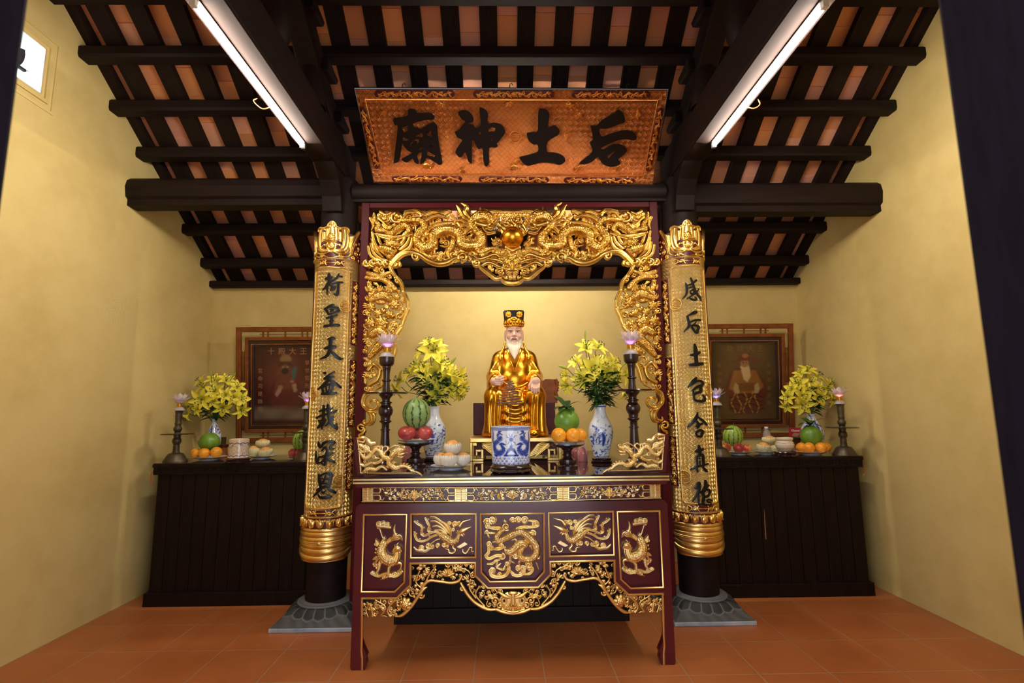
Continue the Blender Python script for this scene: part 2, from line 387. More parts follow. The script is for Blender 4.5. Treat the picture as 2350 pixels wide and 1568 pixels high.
Rs = np.array([[1, 0, 0], [0, CA, SA], [0, -SA, CA]])
first = None
for k in range(-12, 13):
    xc = XG0+PIT*(k+.5)
    if xc < XL+.03 or xc > XR-.03: continue
    c = roofpt(xc, SLEN/2-.05, .105)
    if first is None:
        b = MB(); b.box((0, 0, 0), (.125, SLEN-.06, .05), Rs); first = b.obj('roof_batten', M['batten'], smooth=False, loc=(0, 0, 0)); o = first
        tag(o, 'flat dark wooden roof batten running down the slope between strips of terracotta tile', 'batten', 'roof battens under the tiles')
    else: o = first.copy(); COL.objects.link(o)
    o.location = c
for xw, nm, sd in ((XL+.035, 'left', 1), (XR-.035, 'right', -1)):
    b = MB(); b.box(roofpt(xw, SLEN/2-.05, .108), (.07, SLEN-.06, .06), Rs)
    tag(b.obj('edge_batten', M['batten'], smooth=False), f'weathered brown edge batten along the top of the {nm} wall', 'batten')
# purlins
pnames = {5.20: 'dark wall plate beam lying along the top of the back wall', 4.98: 'lowest square purlin just above the back wall plate', 4.66: 'second square purlin up from the back wall, below the thick cross beams',
          4.33: 'roof purlin hidden just behind the thick cross beams', 4.01: 'roof purlin directly above the thick cross beams and behind the signboard foot', 3.70: 'roof purlin crossing behind the calligraphy signboard',
          3.39: 'roof purlin just above the top of the calligraphy signboard', 3.08: 'topmost roof purlin, at the upper edge of the picture', 2.77: 'second roof purlin down from the ridge', 2.46: 'roof purlin next to the ridge'}
for y, lab in pnames.items():
    z = zp(y)+.008+{4.66: .035, 4.98: .024}.get(y, 0); h = .046
    b = MB(); prof = [(-.044, -h), (.044, -h), (.054, -h+.02), (.054, h-.015), (.04, h), (-.04, h), (-.054, h-.015), (-.054, -h+.02)]
    if y == 5.20: prof = [(q*.8-.055, r*.7) for q, r in prof]
    b.prism([(y+q, z+r) for q, r in prof], XL-.01, XR+.01, 'x')
    tag(b.obj('purlin', M['timber'], smooth=False), lab, 'beam', None)
b = MB(); b.bb(XL, XR, YR-.09, YR+.09, ZR-.16, ZR+.05); tag(b.obj('ridge_beam', M['timber'], smooth=False), 'ridge beam at the top of the roof', 'beam')

# ------------------------------------------------------------------ columns, beams
CX = {'left': -1.325, 'right': 1.438}; CYc = 3.98
def lathe_col(x):
    b = MB(); b.lathe([(.142, .10), (.146, .5), (.146, 2.4), (.14, 3.34)], (x, CYc, 0), 40); return b
for sd, x in CX.items():
    tag(lathe_col(x).obj('column', M['timber'], loc=(x, CYc, .1)), f'round dark wooden column behind the {sd} gilded couplet board', 'column')
    t = thing('column_base', f'square carved grey stone plinth with lotus petals under the {sd} column', 'stone base', (x, CYc, 0))
    h = .285
    b = MB(); b.bb(x-h, x+h, CYc-h, CYc+h, 0, .028); b.obj('slab', M['stonelight'], t, smooth=False, bev=.006)
    # petal-carved cushion: square at the bottom, round at the top
    n = 240; G = []; C = []
    for i, f in enumerate(np.linspace(0, 1, 34)):
        row = []
        for j in range(n):
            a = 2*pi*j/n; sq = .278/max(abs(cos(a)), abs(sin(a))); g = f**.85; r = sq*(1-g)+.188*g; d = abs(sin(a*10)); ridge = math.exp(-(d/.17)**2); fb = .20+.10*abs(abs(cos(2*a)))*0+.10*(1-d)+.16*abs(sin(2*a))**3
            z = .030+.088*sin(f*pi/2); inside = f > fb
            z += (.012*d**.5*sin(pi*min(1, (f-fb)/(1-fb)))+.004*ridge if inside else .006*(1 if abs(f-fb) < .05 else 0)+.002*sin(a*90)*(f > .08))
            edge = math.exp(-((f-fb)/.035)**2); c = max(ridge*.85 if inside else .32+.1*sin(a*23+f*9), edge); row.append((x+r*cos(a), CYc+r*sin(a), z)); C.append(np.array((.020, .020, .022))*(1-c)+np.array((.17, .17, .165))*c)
        G.append(row)
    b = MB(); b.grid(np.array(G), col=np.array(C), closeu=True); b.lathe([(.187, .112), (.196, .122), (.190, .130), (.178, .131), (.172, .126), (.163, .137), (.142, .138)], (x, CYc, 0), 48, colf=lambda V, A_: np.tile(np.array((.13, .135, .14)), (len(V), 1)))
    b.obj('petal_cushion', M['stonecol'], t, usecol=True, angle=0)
# cross beams along the room width, in the plane of the columns
def crossprof(y, z0, z1):
    return [(y-.06, z0), (y+.06, z0), (y+.06, z0+.05), (y+.085, z0+.065), (y+.10, (z0+z1)/2+.03), (y+.085, z1-.03), (y+.05, z1), (y-.05, z1), (y-.085, z1-.03), (y-.10, (z0+z1)/2+.03), (y-.085, z0+.065), (y-.06, z0+.05)]
for sd, xa, xb, z0, z1 in (('left', XL-.01, CX['left']-.10, 3.13, 3.36), ('right', CX['right']+.10, XR+.01, 3.06, 3.31)):
    b = MB(); b.prism(crossprof(CYc, z0, z1), xa, xb, 'x')
    tag(b.obj('cross_beam', M['timber'], smooth=True, angle=25), f'thick moulded dark beam from the {sd} column into the {sd} wall', 'beam')
b = MB(); b.tube([(CX['left']+.12, CYc-.03, 3.235), (CX['right']-.12, CYc-.03, 3.235)], .076, 28)
b.prism([(CYc-.07, 3.15), (CYc+.02, 3.15), (CYc+.02, 3.20), (CYc-.07, 3.20)], CX['left']+.12, CX['right']-.12, 'x')
tag(b.obj('cross_beam', M['timber'], angle=50), 'round dark beam between the two columns, under the signboard', 'beam')
# one timber truss over each column: beam running towards the door, corbel, strut posts, sloping principal
for sd, x, w_, zb in (('left', -1.335, .175, 3.335), ('right', 1.435, .175, 3.335)):
    t = thing('roof_truss', f'dark timber truss over the {sd} column, with the beam that carries the {sd} fluorescent lamp', 'truss', (x, 3.98, zb))
    b = MB(); b.bb(x-w_/2, x+w_/2, .95, 4.12, zb, zb+.27); b.obj('tie_beam', M['timber'], t, smooth=False, bev=.012)
    b = MB(); b.prism([(3.60, zb), (3.62, zb-.02), (3.72, zb-.09), (3.79, zb-.19), (3.815, zb-.30), (3.83, zb-.305), (3.835, zb-.305), (3.835, zb)], x-.075, x+.075, 'x'); b.obj('corbel', M['timber'], t, smooth=False, bev=.01)
    y0, y1 = 4.16, 2.3; b = MB(); b.prism([(y0, zp(y0)-.30), (y0, zp(y0)-.085), (y1, zp(y1)-.085), (y1, zp(y1)-.30)], x-.07, x+.07, 'x'); b.obj('principal_rafter', M['timber'], t, smooth=False, bev=.01)
    for y in (3.30, 2.72): zt = zp(y)-.28; b = MB(); b.lathe([(.075, zb+.27), (.10, zb+.33), (.105, (zb+zt)/2), (.08, zt+.04)], (x, y, 0), 20); b.obj('strut_post', M['timber'], t)
    for y in (3.70, 3.39, 3.08): z = zp(y)-.095; b = MB(); b.prism([(y-.11, z-.09), (y+.10, z-.06), (y+.12, z-.01), (y-.10, z+.02)], x-.12, x+.12, 'x'); b.obj('purlin_block', M['timber'], t, smooth=False, bev=.012)
# fluorescent lamps under those beams
for sd, x, xt, zb in (('left', -1.335, -1.375, 3.335), ('right', 1.435, 1.47, 3.335)):
    t = thing('fluorescent_lamp', f'glowing white fluorescent tube on its pale batten under the {sd} beam', 'lamp', (x, 2.7, zb))
    b = MB(); b.bb(x-.086, x+.086, 2.0, 3.32, zb-.014, zb-.001); b.obj('mounting_board', M['board'], t, smooth=False)
    b = MB(); b.bb(xt-.02, xt+.02, 2.04, 3.31, zb-.022, zb-.014); b.obj('batten_housing', M['board'], t, smooth=False)
    b = MB(); b.tube([(xt, 2.09, zb-.038), (xt, 3.295, zb-.038)], .0145, 16); b.obj('tube', M['tube'], t)
    for y in (2.07, 3.305):
        b = MB(); b.bb(xt-.013, xt+.013, y-.012, y+.012, zb-.056, zb-.02); b.obj('tube_holder', M['white'], t, smooth=False)
    b = MB(); yy = 2.86; b.tube(crom([(xt+(.04 if sd == 'left' else -.04)*0, yy, zb-.03), (xt-.07, yy+.01, zb-.04), (xt-.11, yy-.02, zb-.01), (xt-.10, yy, zb+.02)] if sd == 'left' else [(xt, yy, zb-.03), (xt+.06, yy, zb-.045), (xt+.10, yy, zb-.02), (xt+.09, yy, zb+.02)]), .003, 6)
    b.obj('wire', flat('orange_wire', (.6, .12, .03), .5), t)

# a third tube tucked behind the round beam, washing the back wall
t = thing('fluorescent_lamp', 'fluorescent tube tucked behind the round beam over the altar, lighting the back wall', 'lamp', (.07, 4.09, 3.25))
b = MB(); b.bb(-.56, .70, 4.06, 4.085, 3.225, 3.275); b.obj('batten_housing', M['white'], t, smooth=False)
b = MB(); b.tube([(-.52, 4.105, 3.25), (.66, 4.105, 3.25)], .0145, 16); b.obj('tube', M['tubeback'], t)
# ================================================================== carving engine: brush-like strokes raised into a relief
def inpoly(U, V, P):
    P = np.asarray(P, float); r = np.zeros(U.shape, bool); n = len(P)
    for i in range(n):
        x0, y0 = P[i]; x1, y1 = P[(i+1) % n]
        if y0 == y1: continue
        c = ((y0 > V) != (y1 > V)) & (U < (x1-x0)*(V-y0)/(y1-y0)+x0); r ^= c
    return r
class Rel:
    def __init__(s, u0, v0, u1, v1, res=1.3):
        s.u0, s.v0, s.res = u0, v0, res; s.w = int((u1-u0)*res)+2; s.h = int((v1-v0)*res)+2
        s.H = np.full((s.h, s.w), -1., np.float32); s.rnd = random.Random(int(u0*7+v0*13+u1))
    def win(s, a, b, c, d):
        i0 = max(0, int((b-s.v0)*s.res)-1); i1 = min(s.h, int((d-s.v0)*s.res)+3); j0 = max(0, int((a-s.u0)*s.res)-1); j1 = min(s.w, int((c-s.u0)*s.res)+3)
        if i1 <= i0 or j1 <= j0: return None
        V, U = np.mgrid[i0:i1, j0:j1].astype(np.float32); return slice(i0, i1), slice(j0, j1), U/s.res+s.u0, V/s.res+s.v0
    def put(s, w, mask, h):
        S = s.H[w[0], w[1]]; S[mask] = np.maximum(S[mask], h[mask])
    def stroke(s, P, w, b=1., h=None, gro=0, sca=0, edge=0, n=8, closed=False, flat=False):
        """P points, w half-width (one or per point), b base depth, h rise, gro lengthwise grooves, sca scale pitch"""
        P = np.asarray(P, float); W_ = np.broadcast_to(np.asarray(w, float), (len(P),))
        D = crom(np.column_stack([P, W_]), n, closed)
        if closed: D = np.vstack([D, D[:1]])
        seg = np.linalg.norm(np.diff(D[:, :2], axis=0), axis=1); L = np.concatenate([[0], np.cumsum(seg)])
        m = max(3, int(L[-1]*1.1)); t = np.linspace(0, L[-1], m); Q = np.column_stack([np.interp(t, L, D[:, k]) for k in range(3)])
        Q[:, 2] = np.maximum(Q[:, 2], .3); T = np.gradient(Q[:, :2], axis=0); T /= np.linalg.norm(T, axis=1)[:, None]+1e-9
        for k in range(0, m, 22):
            q = Q[k:k+26]; tt = t[k:k+26]; T_ = T[k:k+26]
            if len(q) < 2: continue
            mw = q[:, 2].max(); wn = s.win(q[:, 0].min()-mw, q[:, 1].min()-mw, q[:, 0].max()+mw, q[:, 1].max()+mw)
            if wn is None: continue
            U, V = wn[2], wn[3]; du = U[..., None]-q[:, 0]; dv = V[..., None]-q[:, 1]
            d = np.sqrt(du*du+dv*dv)/q[:, 2]; a = d.argmin(-1); dm = np.take_along_axis(d, a[..., None], -1)[..., 0]; mask = dm < 1
            if not mask.any(): continue
            wi = q[a, 2]; prof = np.sqrt(np.clip(1-dm*dm, 0, 1)) if not flat else np.clip((1-dm)*4, 0, 1)
            lat = (np.take_along_axis(du, a[..., None], -1)[..., 0]*-T_[a, 1]+np.take_along_axis(dv, a[..., None], -1)[..., 0]*T_[a, 0])/wi
            hh = b+(wi*.85 if h is None else h)*prof
            if gro: hh = hh+np.minimum(wi*.16, .9)*np.cos(lat*pi*gro)
            if sca:
                row = np.floor((lat+1)*2.5); x = tt[a]/sca+.5*(row % 2); hh = hh+np.minimum(.22*wi, 1.5)*(np.abs((x-np.floor(x))-.5)*2-.5)+.35*np.abs(np.cos((lat+1)*2.5*pi))
            if edge: hh = hh+edge*np.exp(-((dm-.85)/.12)**2)
            s.put(wn, mask, hh)
        return s
    def blob(s, u, v, r, b=1., h=None, ry=None, ang=0):
        ry = ry or r; R = max(r, ry); wn = s.win(u-R, v-R, u+R, v+R)
        if wn is None: return s
        du, dv = wn[2]-u, wn[3]-v; c, q = cos(ang), sin(ang); d = ((du*c+dv*q)/r)**2+((-du*q+dv*c)/ry)**2
        s.put(wn, d < 1, b+(min(r, ry)*.8 if h is None else h)*np.sqrt(np.clip(1-d, 0, 1))); return s
    def poly(s, P, h):
        P = np.asarray(P, float); wn = s.win(P[:, 0].min(), P[:, 1].min(), P[:, 0].max(), P[:, 1].max())
        if wn is None: return s
        m = inpoly(wn[2], wn[3], P); s.put(wn, m, np.full(m.shape, h, np.float32)); return s
    def cut(s, P):
        P = np.asarray(P, float); wn = s.win(P[:, 0].min(), P[:, 1].min(), P[:, 0].max(), P[:, 1].max())
        if wn is not None: m = inpoly(wn[2], wn[3], P); s.H[wn[0], wn[1]][m] = -1
        return s
    def spiral(s, u, v, r, a0=0, turns=1.6, w=None, b=1., d=1, tail=None):
        w = w or r*.28; t = np.linspace(0, 1, int(10*turns)+4); P = [(u+(r*(1-.86*k))*cos(a0+d*k*turns*2*pi), v+(r*(1-.86*k))*sin(a0+d*k*turns*2*pi)) for k in t]
        W_ = list(np.interp(t, [0, .7, 1], [w, w*.8, w*.55]))
        if tail is not None: P = [tail]+P; W_ = [w*.35]+W_
        s.stroke(P, W_, b, n=3); s.blob(u, v, r*.26, b+.5); return s
    def leaf(s, p0, p1, w, b=1., bend=0, gro=3):
        p0 = np.array(p0, float); p1 = np.array(p1, float); d = p1-p0; n = np.array([-d[1], d[0]])*bend
        return s.stroke([p0, p0+d*.3+n*.7, p0+d*.65+n, p1], [w*.35, w, w*.75, .4], b, w*.6, gro=gro, n=5)
    def flower(s, u, v, r, n=6, b=1., a0=0):
        for k in range(n): a = a0+2*pi*k/n; s.blob(u+cos(a)*r*.58, v+sin(a)*r*.58, r*.48, b, r*.32, r*.36, a)
        for k in range(n): a = a0+2*pi*(k+.5)/n; s.blob(u+cos(a)*r*.3, v+sin(a)*r*.3, r*.3, b+r*.2, r*.25)
        return s.blob(u, v, r*.2, b+r*.42)
    def lotus(s, u, v, r, b=1.):
        for a in (-1.25, 1.25, -.85, .85, -.42, .42, 0): s.leaf((u-sin(a)*r*.1, v+r*.45), (u+sin(a)*r*1.05, v+r*.45-cos(a)*r*1.1), r*.3, b+r*.12*(1.3-abs(a)), 0, 2)
        return s.blob(u, v+r*.42, r*.6, b, r*.3, r*.22)
    def cloud(s, u, v, r, a=0, b=1., tail=1.6):
        c, q = cos(a), sin(a)
        for k, (dx, dy, m) in enumerate(((-.75, .1, .55), (0, -.28, .72), (.75, .1, .55))): s.spiral(u+(dx*c-dy*q)*r, v+(dx*q+dy*c)*r, r*m, a+(.5 if k < 1 else 2.6), 1.3, r*.2, b, 1 if k < 1 else -1)
        if tail: s.stroke([(u+c*r*.3-q*r*.3, v+q*r*.3+c*r*.3), (u+c*r*(.3+tail*.5), v+q*r*(.3+tail*.5)+r*.35), (u+c*r*(.3+tail), v+q*r*(.3+tail))], [r*.3, r*.25, .5], b, gro=2)
        return s.blob(u, v+.05*r, r*.75, b*.7, r*.2)
    def flame(s, u, v, L, a, w, b=1., n=3):
        for k in range(n):
            o = (k-(n-1)/2)*.42; A = a+o; l = L*(1-.22*abs(o)*2); c, q = cos(A), sin(A)
            s.stroke([(u, v), (u+c*l*.4-q*l*.12, v+q*l*.4+c*l*.12), (u+c*l*.72+q*l*.10, v+q*l*.72-c*l*.10), (u+c*l, v+q*l)], [w, w*.9, w*.6, .4], b+.4*(n-abs(k)), gro=2)
        return s
    def fill(s, P, n, rmin, rmax, b=.6, kinds='sflc', cover=.35, edge=1.):
        """carpet the uncovered part of polygon P with small scrolls, leaves, flowers and clouds"""
        P = np.asarray(P, float); lo, hi = P.min(0), P.max(0); r_ = s.rnd
        for _ in range(n):
            u, v = r_.uniform(lo[0], hi[0]), r_.uniform(lo[1], hi[1])
            if not inpoly(np.array([u]), np.array([v]), P)[0]: continue
            R = r_.uniform(rmin, rmax); wn = s.win(u-R*.8, v-R*.8, u+R*.8, v+R*.8)
            if wn is None or (s.H[wn[0], wn[1]] > 0).mean() > cover: continue
            a = r_.uniform(0, 6.28); k = kinds[r_.randrange(len(kinds))]; bb = b+r_.uniform(0, .8)
            if k == 's': s.spiral(u, v, R, a, r_.uniform(1.1, 1.7), R*.26, bb, r_.choice((-1, 1)), (u+cos(a+.9)*R*1.9, v+sin(a+.9)*R*1.9))
            elif k == 'l':
                for q in (-.5, 0, .5): s.leaf((u-cos(a)*R*.8, v-sin(a)*R*.8), (u+cos(a+q)*R*1.1, v+sin(a+q)*R*1.1), R*.34, bb+.3*(q == 0), q*.3)
            elif k == 'f': s.flower(u, v, R*.85, 5 + r_.randrange(3), bb, a)
            elif k == 'c': s.cloud(u, v, R*.8, a, bb, 1.3)
            else: s.flame(u-cos(a)*R*.7, v-sin(a)*R*.7, R*1.9, a, R*.26, bb)
        return s
    def mirror(s, uc):
        """a copy reflected about the vertical u = uc"""
        r = Rel.__new__(Rel); r.__dict__.update(s.__dict__); r.H = s.H[:, ::-1].copy(); r.u0 = 2*uc-(s.u0+(s.w-1)/s.res); return r
    def mesh(s, name, mat, fn, back=0., org=(0, 0, 0), smooth_it=2, closeback=False):
        H = s.H; ins = H >= 0; cell = ins[:-1, :-1] & ins[1:, :-1] & ins[:-1, 1:] & ins[1:, 1:]
        if not cell.any(): return None
        idx = -np.ones(H.shape, np.int64); used = np.zeros(H.shape, bool)
        used[:-1, :-1] |= cell; used[1:, :-1] |= cell; used[:-1, 1:] |= cell; used[1:, 1:] |= cell
        ii, jj = np.nonzero(used); idx[ii, jj] = np.arange(len(ii)); ci, cj = np.nonzero(cell)
        F = np.column_stack([idx[ci, cj], idx[ci, cj+1], idx[ci+1, cj+1], idx[ci+1, cj]])[:, ::-1]
        pad = np.pad(cell, 1); B = []
        for (da, db, e) in ((-1, 0, ((0, 0), (0, 1))), (1, 0, ((1, 1), (1, 0))), (0, -1, ((1, 0), (0, 0))), (0, 1, ((0, 1), (1, 1)))):
            o = ~pad[ci+1+da, cj+1+db]; a = idx[ci[o]+e[0][0], cj[o]+e[0][1]]; b = idx[ci[o]+e[1][0], cj[o]+e[1][1]]; B.append(np.column_stack([a, b]))
        B = np.vstack(B); UV = np.column_stack([jj/s.res+s.u0, ii/s.res+s.v0]).astype(float); D = H[ii, jj].astype(float)
        cnt = np.zeros(len(UV)); np.add.at(cnt, B[:, 0], 1); np.add.at(cnt, B[:, 1], 1); on = cnt > 0
        for _ in range(smooth_it):
            acc = np.zeros_like(UV); np.add.at(acc, B[:, 0], UV[B[:, 1]]); np.add.at(acc, B[:, 1], UV[B[:, 0]])
            UV[on] = .5*UV[on]+.5*acc[on]/cnt[on][:, None]
        X = fn(UV[:, 0], UV[:, 1], D); be = np.nonzero(on)[0]; mp = -np.ones(len(UV), np.int64)
        if closeback:
            Xb = fn(UV[:, 0], UV[:, 1], np.full(len(UV), -back)); V = np.vstack([X, Xb]); n0 = len(X)
            S = np.column_stack([B[:, 0], B[:, 1], B[:, 1]+n0, B[:, 0]+n0]); F = np.vstack([F, F[:, ::-1]+n0, S])
        else:
            mp[be] = np.arange(len(be))+len(X); Xb = fn(UV[be, 0], UV[be, 1], np.full(len(be), -back)); V = np.vstack([X, Xb])
            S = np.column_stack([B[:, 0], B[:, 1], mp[B[:, 1]], mp[B[:, 0]]]); F = np.vstack([F, S])
        return make_mesh(name, V-np.array(org), F, mat, angle=60)
    def obj(s, name, mat, parent, fn, back=1., **kw):
        me = s.mesh(name, mat, fn, back, ORG[parent] if parent is not None else (0, 0, 0), **kw)
        if me is None: return None
        o = bpy.data.objects.new(name, me); link(o, parent); ORG[o] = ORG[parent] if parent is not None else np.zeros(3); return o
def planeY(y0, k=None):
    """photo pixel + depth (pixels) -> point on the upright plane y = y0, raised towards the room"""
    k = k or y0/FPX*.985
    def fn(U, V, D):
        d = AR[None]*((U-1175)/FPX)[:, None]-AU[None]*((V-784)/FPX)[:, None]+AF[None]; P = CO+d*(y0/d[:, 1])[:, None]
        P[:, 1] -= D*k; return P
    return fn
def planeG(p0, nrm, k):
    p0 = np.array(p0, float); nrm = np.array(nrm, float)/np.linalg.norm(nrm)
    def fn(U, V, D):
        d = AR[None]*((U-1175)/FPX)[:, None]-AU[None]*((V-784)/FPX)[:, None]+AF[None]; P = CO+d*(((p0-CO)@nrm)/(d@nrm))[:, None]
        return P+nrm*(D*k)[:, None]
    return fn
def outline(P, r, fn, name, mat, parent, closed=True, n=1, D=0., seg=6, flat=1.):
    """a moulding following photo-pixel polyline P, half-width r metres"""
    Q = crom(P, n, closed) if n > 1 else np.asarray(P, float)
    X = fn(Q[:, 0], Q[:, 1], np.full(len(Q), float(D))); m = MB()
    # straight pieces with mitred joints
    N = len(X); up = np.array([0, -1., 0]); ring = []
    for i in range(N):
        a = X[i]-X[i-1] if (i or closed) else X[1]-X[0]; b = X[(i+1) % N]-X[i] if (i < N-1 or closed) else a
        a = a/(np.linalg.norm(a)+1e-9); b = b/(np.linalg.norm(b)+1e-9); t = a+b; t /= np.linalg.norm(t)+1e-9
        s_ = np.cross(t, up); s_ /= np.linalg.norm(s_)+1e-9; f = 1/max(.35, float(t@b)); ring.append([X[i]+s_*r*f*cos(q)+up*r*flat*sin(q) for q in np.linspace(0, 2*pi, seg, endpoint=False)+pi/seg])
    V = np.array(ring).reshape(-1, 3); Fc = []
    for i in range(N if closed else N-1):
        k = (i+1) % N
        for j in range(seg): l = (j+1) % seg; Fc.append((i*seg+j, i*seg+l, k*seg+l, k*seg+j))
    m.add(V, Fc)
    if parent is None: return m
    return m.obj(name, mat, parent, angle=50)
def holed(outer, holes, fn, d0, d1, mb=None):
    """flat board with holes, given in photo pixels, between depths d0 (back) and d1 (front), in pixels"""
    cu = bpy.data.curves.new('tmp', 'CURVE'); cu.dimensions = '2D'; cu.fill_mode = 'BOTH'
    for P in [outer]+list(holes):
        sp = cu.splines.new('POLY'); sp.points.add(len(P)-1); sp.use_cyclic_u = True
        for i, (u, v) in enumerate(P): sp.points[i].co = (u/100, -v/100, 0, 1)
    o = bpy.data.objects.new('tmp', cu); COL.objects.link(o); cu.extrude = .5
    dg = bpy.context.evaluated_depsgraph_get(); me = bpy.data.meshes.new_from_object(o.evaluated_get(dg))
    n = len(me.vertices); co = np.zeros(n*3); me.vertices.foreach_get('co', co); co = co.reshape(-1, 3)
    X = fn(co[:, 0]*100, -co[:, 1]*100, np.where(co[:, 2] > 0, d1, d0).astype(float)); F = [tuple(p.vertices) for p in me.polygons]
    bpy.data.objects.remove(o); bpy.data.curves.remove(cu); bpy.data.meshes.remove(me)
    mb = mb or MB(); return mb.add(X, F)
def arc(u, v, r, a0, a1, n=6): return [(u+r*cos(radians(a)), v+r*sin(radians(a))) for a in np.linspace(a0, a1, n)]
# ================================================================== gilded altar table
def tr(o, s):
    return lambda P: [(o[0]+p[0]/s, o[1]+p[1]/s) for p in P]
XC, UC = .042, 1176.0
def sym(fn, xc=XC, uc=UC):
    def g(U, V, D):
        U = np.asarray(U, float); R = U > uc; P = fn(np.where(R, 2*uc-U, U), V, D); P[R, 0] = 2*xc-P[R, 0]; return P
    return g
def mirP(P, uc=UC): return [(2*uc-p[0], *p[1:]) for p in P]
def both(P, uc=UC): return list(P)+[(2*uc-p[0], p[1]) for p in reversed(P)]
YT = 3.18; FT = sym(planeY(YT))
tab = thing('altar_table', 'red lacquered altar table with gilded dragon and phoenix panels, at the front centre', 'table', (XC, 3.45, 0))
TX0, TX1, TY0, TY1 = -.905, .985, 3.08, 3.79
b = MB(); b.bb(TX0+.012, TX1-.012, TY0+.012, TY1, 1.062, 1.09); b.prism([(TX0+.03, 1.035), (TX1-.03, 1.035), (TX1-.012, 1.062), (TX0+.012, 1.062)], TY0+.02, TY1, 'y'); b.obj('tabletop', M['red'], tab, smooth=False, bev=.004)
b = MB()
for z in (1.0845, 1.066):
    b.bb(TX0+.004, TX1-.004, TY0, TY0+.012, z-.0055, z+.0045); b.bb(TX0, TX0+.012, TY0, TY1, z-.0055, z+.0045); b.bb(TX1-.012, TX1, TY0, TY1, z-.0055, z+.0045)
b.obj('gold_moulding', M['goldlight'], tab, smooth=False)
g = MB(); g.bb(TX0, TX1, TY0, TY1, 1.091, 1.099)
M['glasstop'] = NT('dark_glass_sheet').set(Base_Color=(.03, .012, .013), Roughness=.04, Specular_IOR_Level=.5).m
tag(g.obj('glass_sheet', M['glasstop'], smooth=False, bev=.002, loc=(XC, TY0, 1.091)), 'dark glass sheet lying on the gilded altar table top, mirroring the offerings', 'glass sheet')
# frieze under the top
FZ = sym(planeY(3.2))
b = MB(); P = [(832, 1118), (UC, 1117), (UC, 1152), (832, 1153)]
b.bb(-.862, .945, 3.205, 3.70, .93, 1.036); b.obj('frieze_board', M['red'], tab, smooth=False)
r = Rel(830, 1114, UC, 1155, 1.7)
for v in (1119, 1151.5): r.stroke([(831, v), (UC+1, v)], 1.6, 2.5, 1.2)
for u0, u1 in ((832, 857), (1044, 1072)):
    r.poly([(u0, 1118), (u1, 1118), (u1, 1152), (u0, 1152)], 2.2)
    for k in range(7): r.stroke([(u0+4, 1122+k*4.2), (u1-4, 1122+k*4.2)], .9, 3.2, .8)
    r.stroke([((u0+u1)/2, 1121), ((u0+u1)/2, 1149)], .9, 3.3, .8)
    for e, d in ((u1, 1), (u0, -1)):
        if e == 832: continue
        for v in (1126, 1143): r.stroke([(e+d*1, v-6), (e+d*15, v-6), (e+d*15, v+5), (e+d*1, v+5)], 1.7, 2.4, 1.2, n=2); r.stroke([(e+d*15, v), (e+d*21, v+(-4 if v < 1130 else 5)), (e+d*25, v)], 1.5, 2.2)
def vine(r, u0, u1, v, amp, nl, big):
    r.fill([(u0, v-13), (u1, v-13), (u1, v+13), (u0, v+13)], int((u1-u0)*1.6), 3.4, 6.5, .8, 'slsl', .3) if 0 else None
    t = np.linspace(0, 1, 25); r.stroke([(u0+(u1-u0)*k, v+amp*sin(k*2*pi*nl)) for k in t], 1.0, 1.2, n=3)
    for k in range(int(nl*4)):
        f = (k+.5)/(nl*4); u = u0+(u1-u0)*f; s = -1 if k % 2 else 1; r.leaf((u, v+amp*sin(f*2*pi*nl)), (u+4, v+s*11), 4.2, 1.4, .2); r.spiral(u+6, v-s*7, 4, k, 1.2, 1.1, 1)
    um = (u0+u1)/2; r.leaf((um, v-13), (um, v+15), 8, 2, 0, 5)
    for a in (-1.2, -.6, .6, 1.2): r.leaf((um, v-3), (um+sin(a)*19, v+cos(a)*10-2), 6, 2, 0, 3)
    if big: r.lotus(um, v-6, 15, 2.5)
vine(r, 884, 1020, 1136, 6, 1.5, 0); vine(r, 1094, 1258, 1136, 6, 2, 1); r.fill([(884, 1123), (1020, 1123), (1020, 1149), (884, 1149)], 260, 3.4, 6.5, .8, 'slsl', .30); r.fill([(1098, 1123), (UC, 1123), (UC, 1149), (1098, 1149)], 160, 3.4, 6.5, .8, 'slsl', .30)
r.obj('frieze_carving', M['goldlight'], tab, FZ)
r.obj('frieze_carving', M['goldlight'], tab, lambda U, V, D: (lambda P: np.column_stack([2*XC-P[:, 0], P[:, 1], P[:, 2]]))(FZ(U, V, D)))
b = MB(); b.prism([(-.885, .905), (.969, .905), (.955, .93), (-.871, .93)], 3.185, 3.72, 'y'); b.obj('waist_moulding', M['red'], tab, smooth=False, bev=.006)
# front frame with five panels
left_lo = [(829, 1372), (911, 1372), (942, 1341), (942, 1292), (1090, 1291), (1090, 1320), (1119, 1349)]
outer = [(834, 1157), (822, 1159), (816.5, 1166), (803.5, 1531), (805, 1538), (811, 1541.5), (830, 1542), (837, 1538), (841, 1524), (839, 1513), (842, 1506), (838, 1496), (834, 1488)] + [(828.5, 1470)] + left_lo
pan = {'1': [(835, 1181), (933, 1181), (928, 1337), (906, 1359), (829, 1359)], '2': [(943, 1180), (1092, 1180), (1092, 1280), (942, 1281)]}
p3 = [(1103, 1180), (1104, 1314), (1124, 1336)]
hs = [pan['1'], pan['2'], mirP(pan['1']), mirP(pan['2']), both(p3)]
holed(both(outer), hs, FT, -17, 0).obj('front_frame', M['red'], tab, smooth=False, bev=.004)
for P in hs:
    outline([(p[0]*.995+.005*np.mean([q[0] for q in P]), p[1]*.995+.005*np.mean([q[1] for q in P])) for p in P], .0055, FT, 'panel_moulding', M['goldtrim'], tab, D=.5)
    bd = MB(); c = np.array(P).mean(0); Q = [tuple(c+(np.array(p)-c)*1.02) for p in P]
    holed(Q, [], FT, -16, -10, bd).obj('panel_board', M['red'], tab, smooth=False)
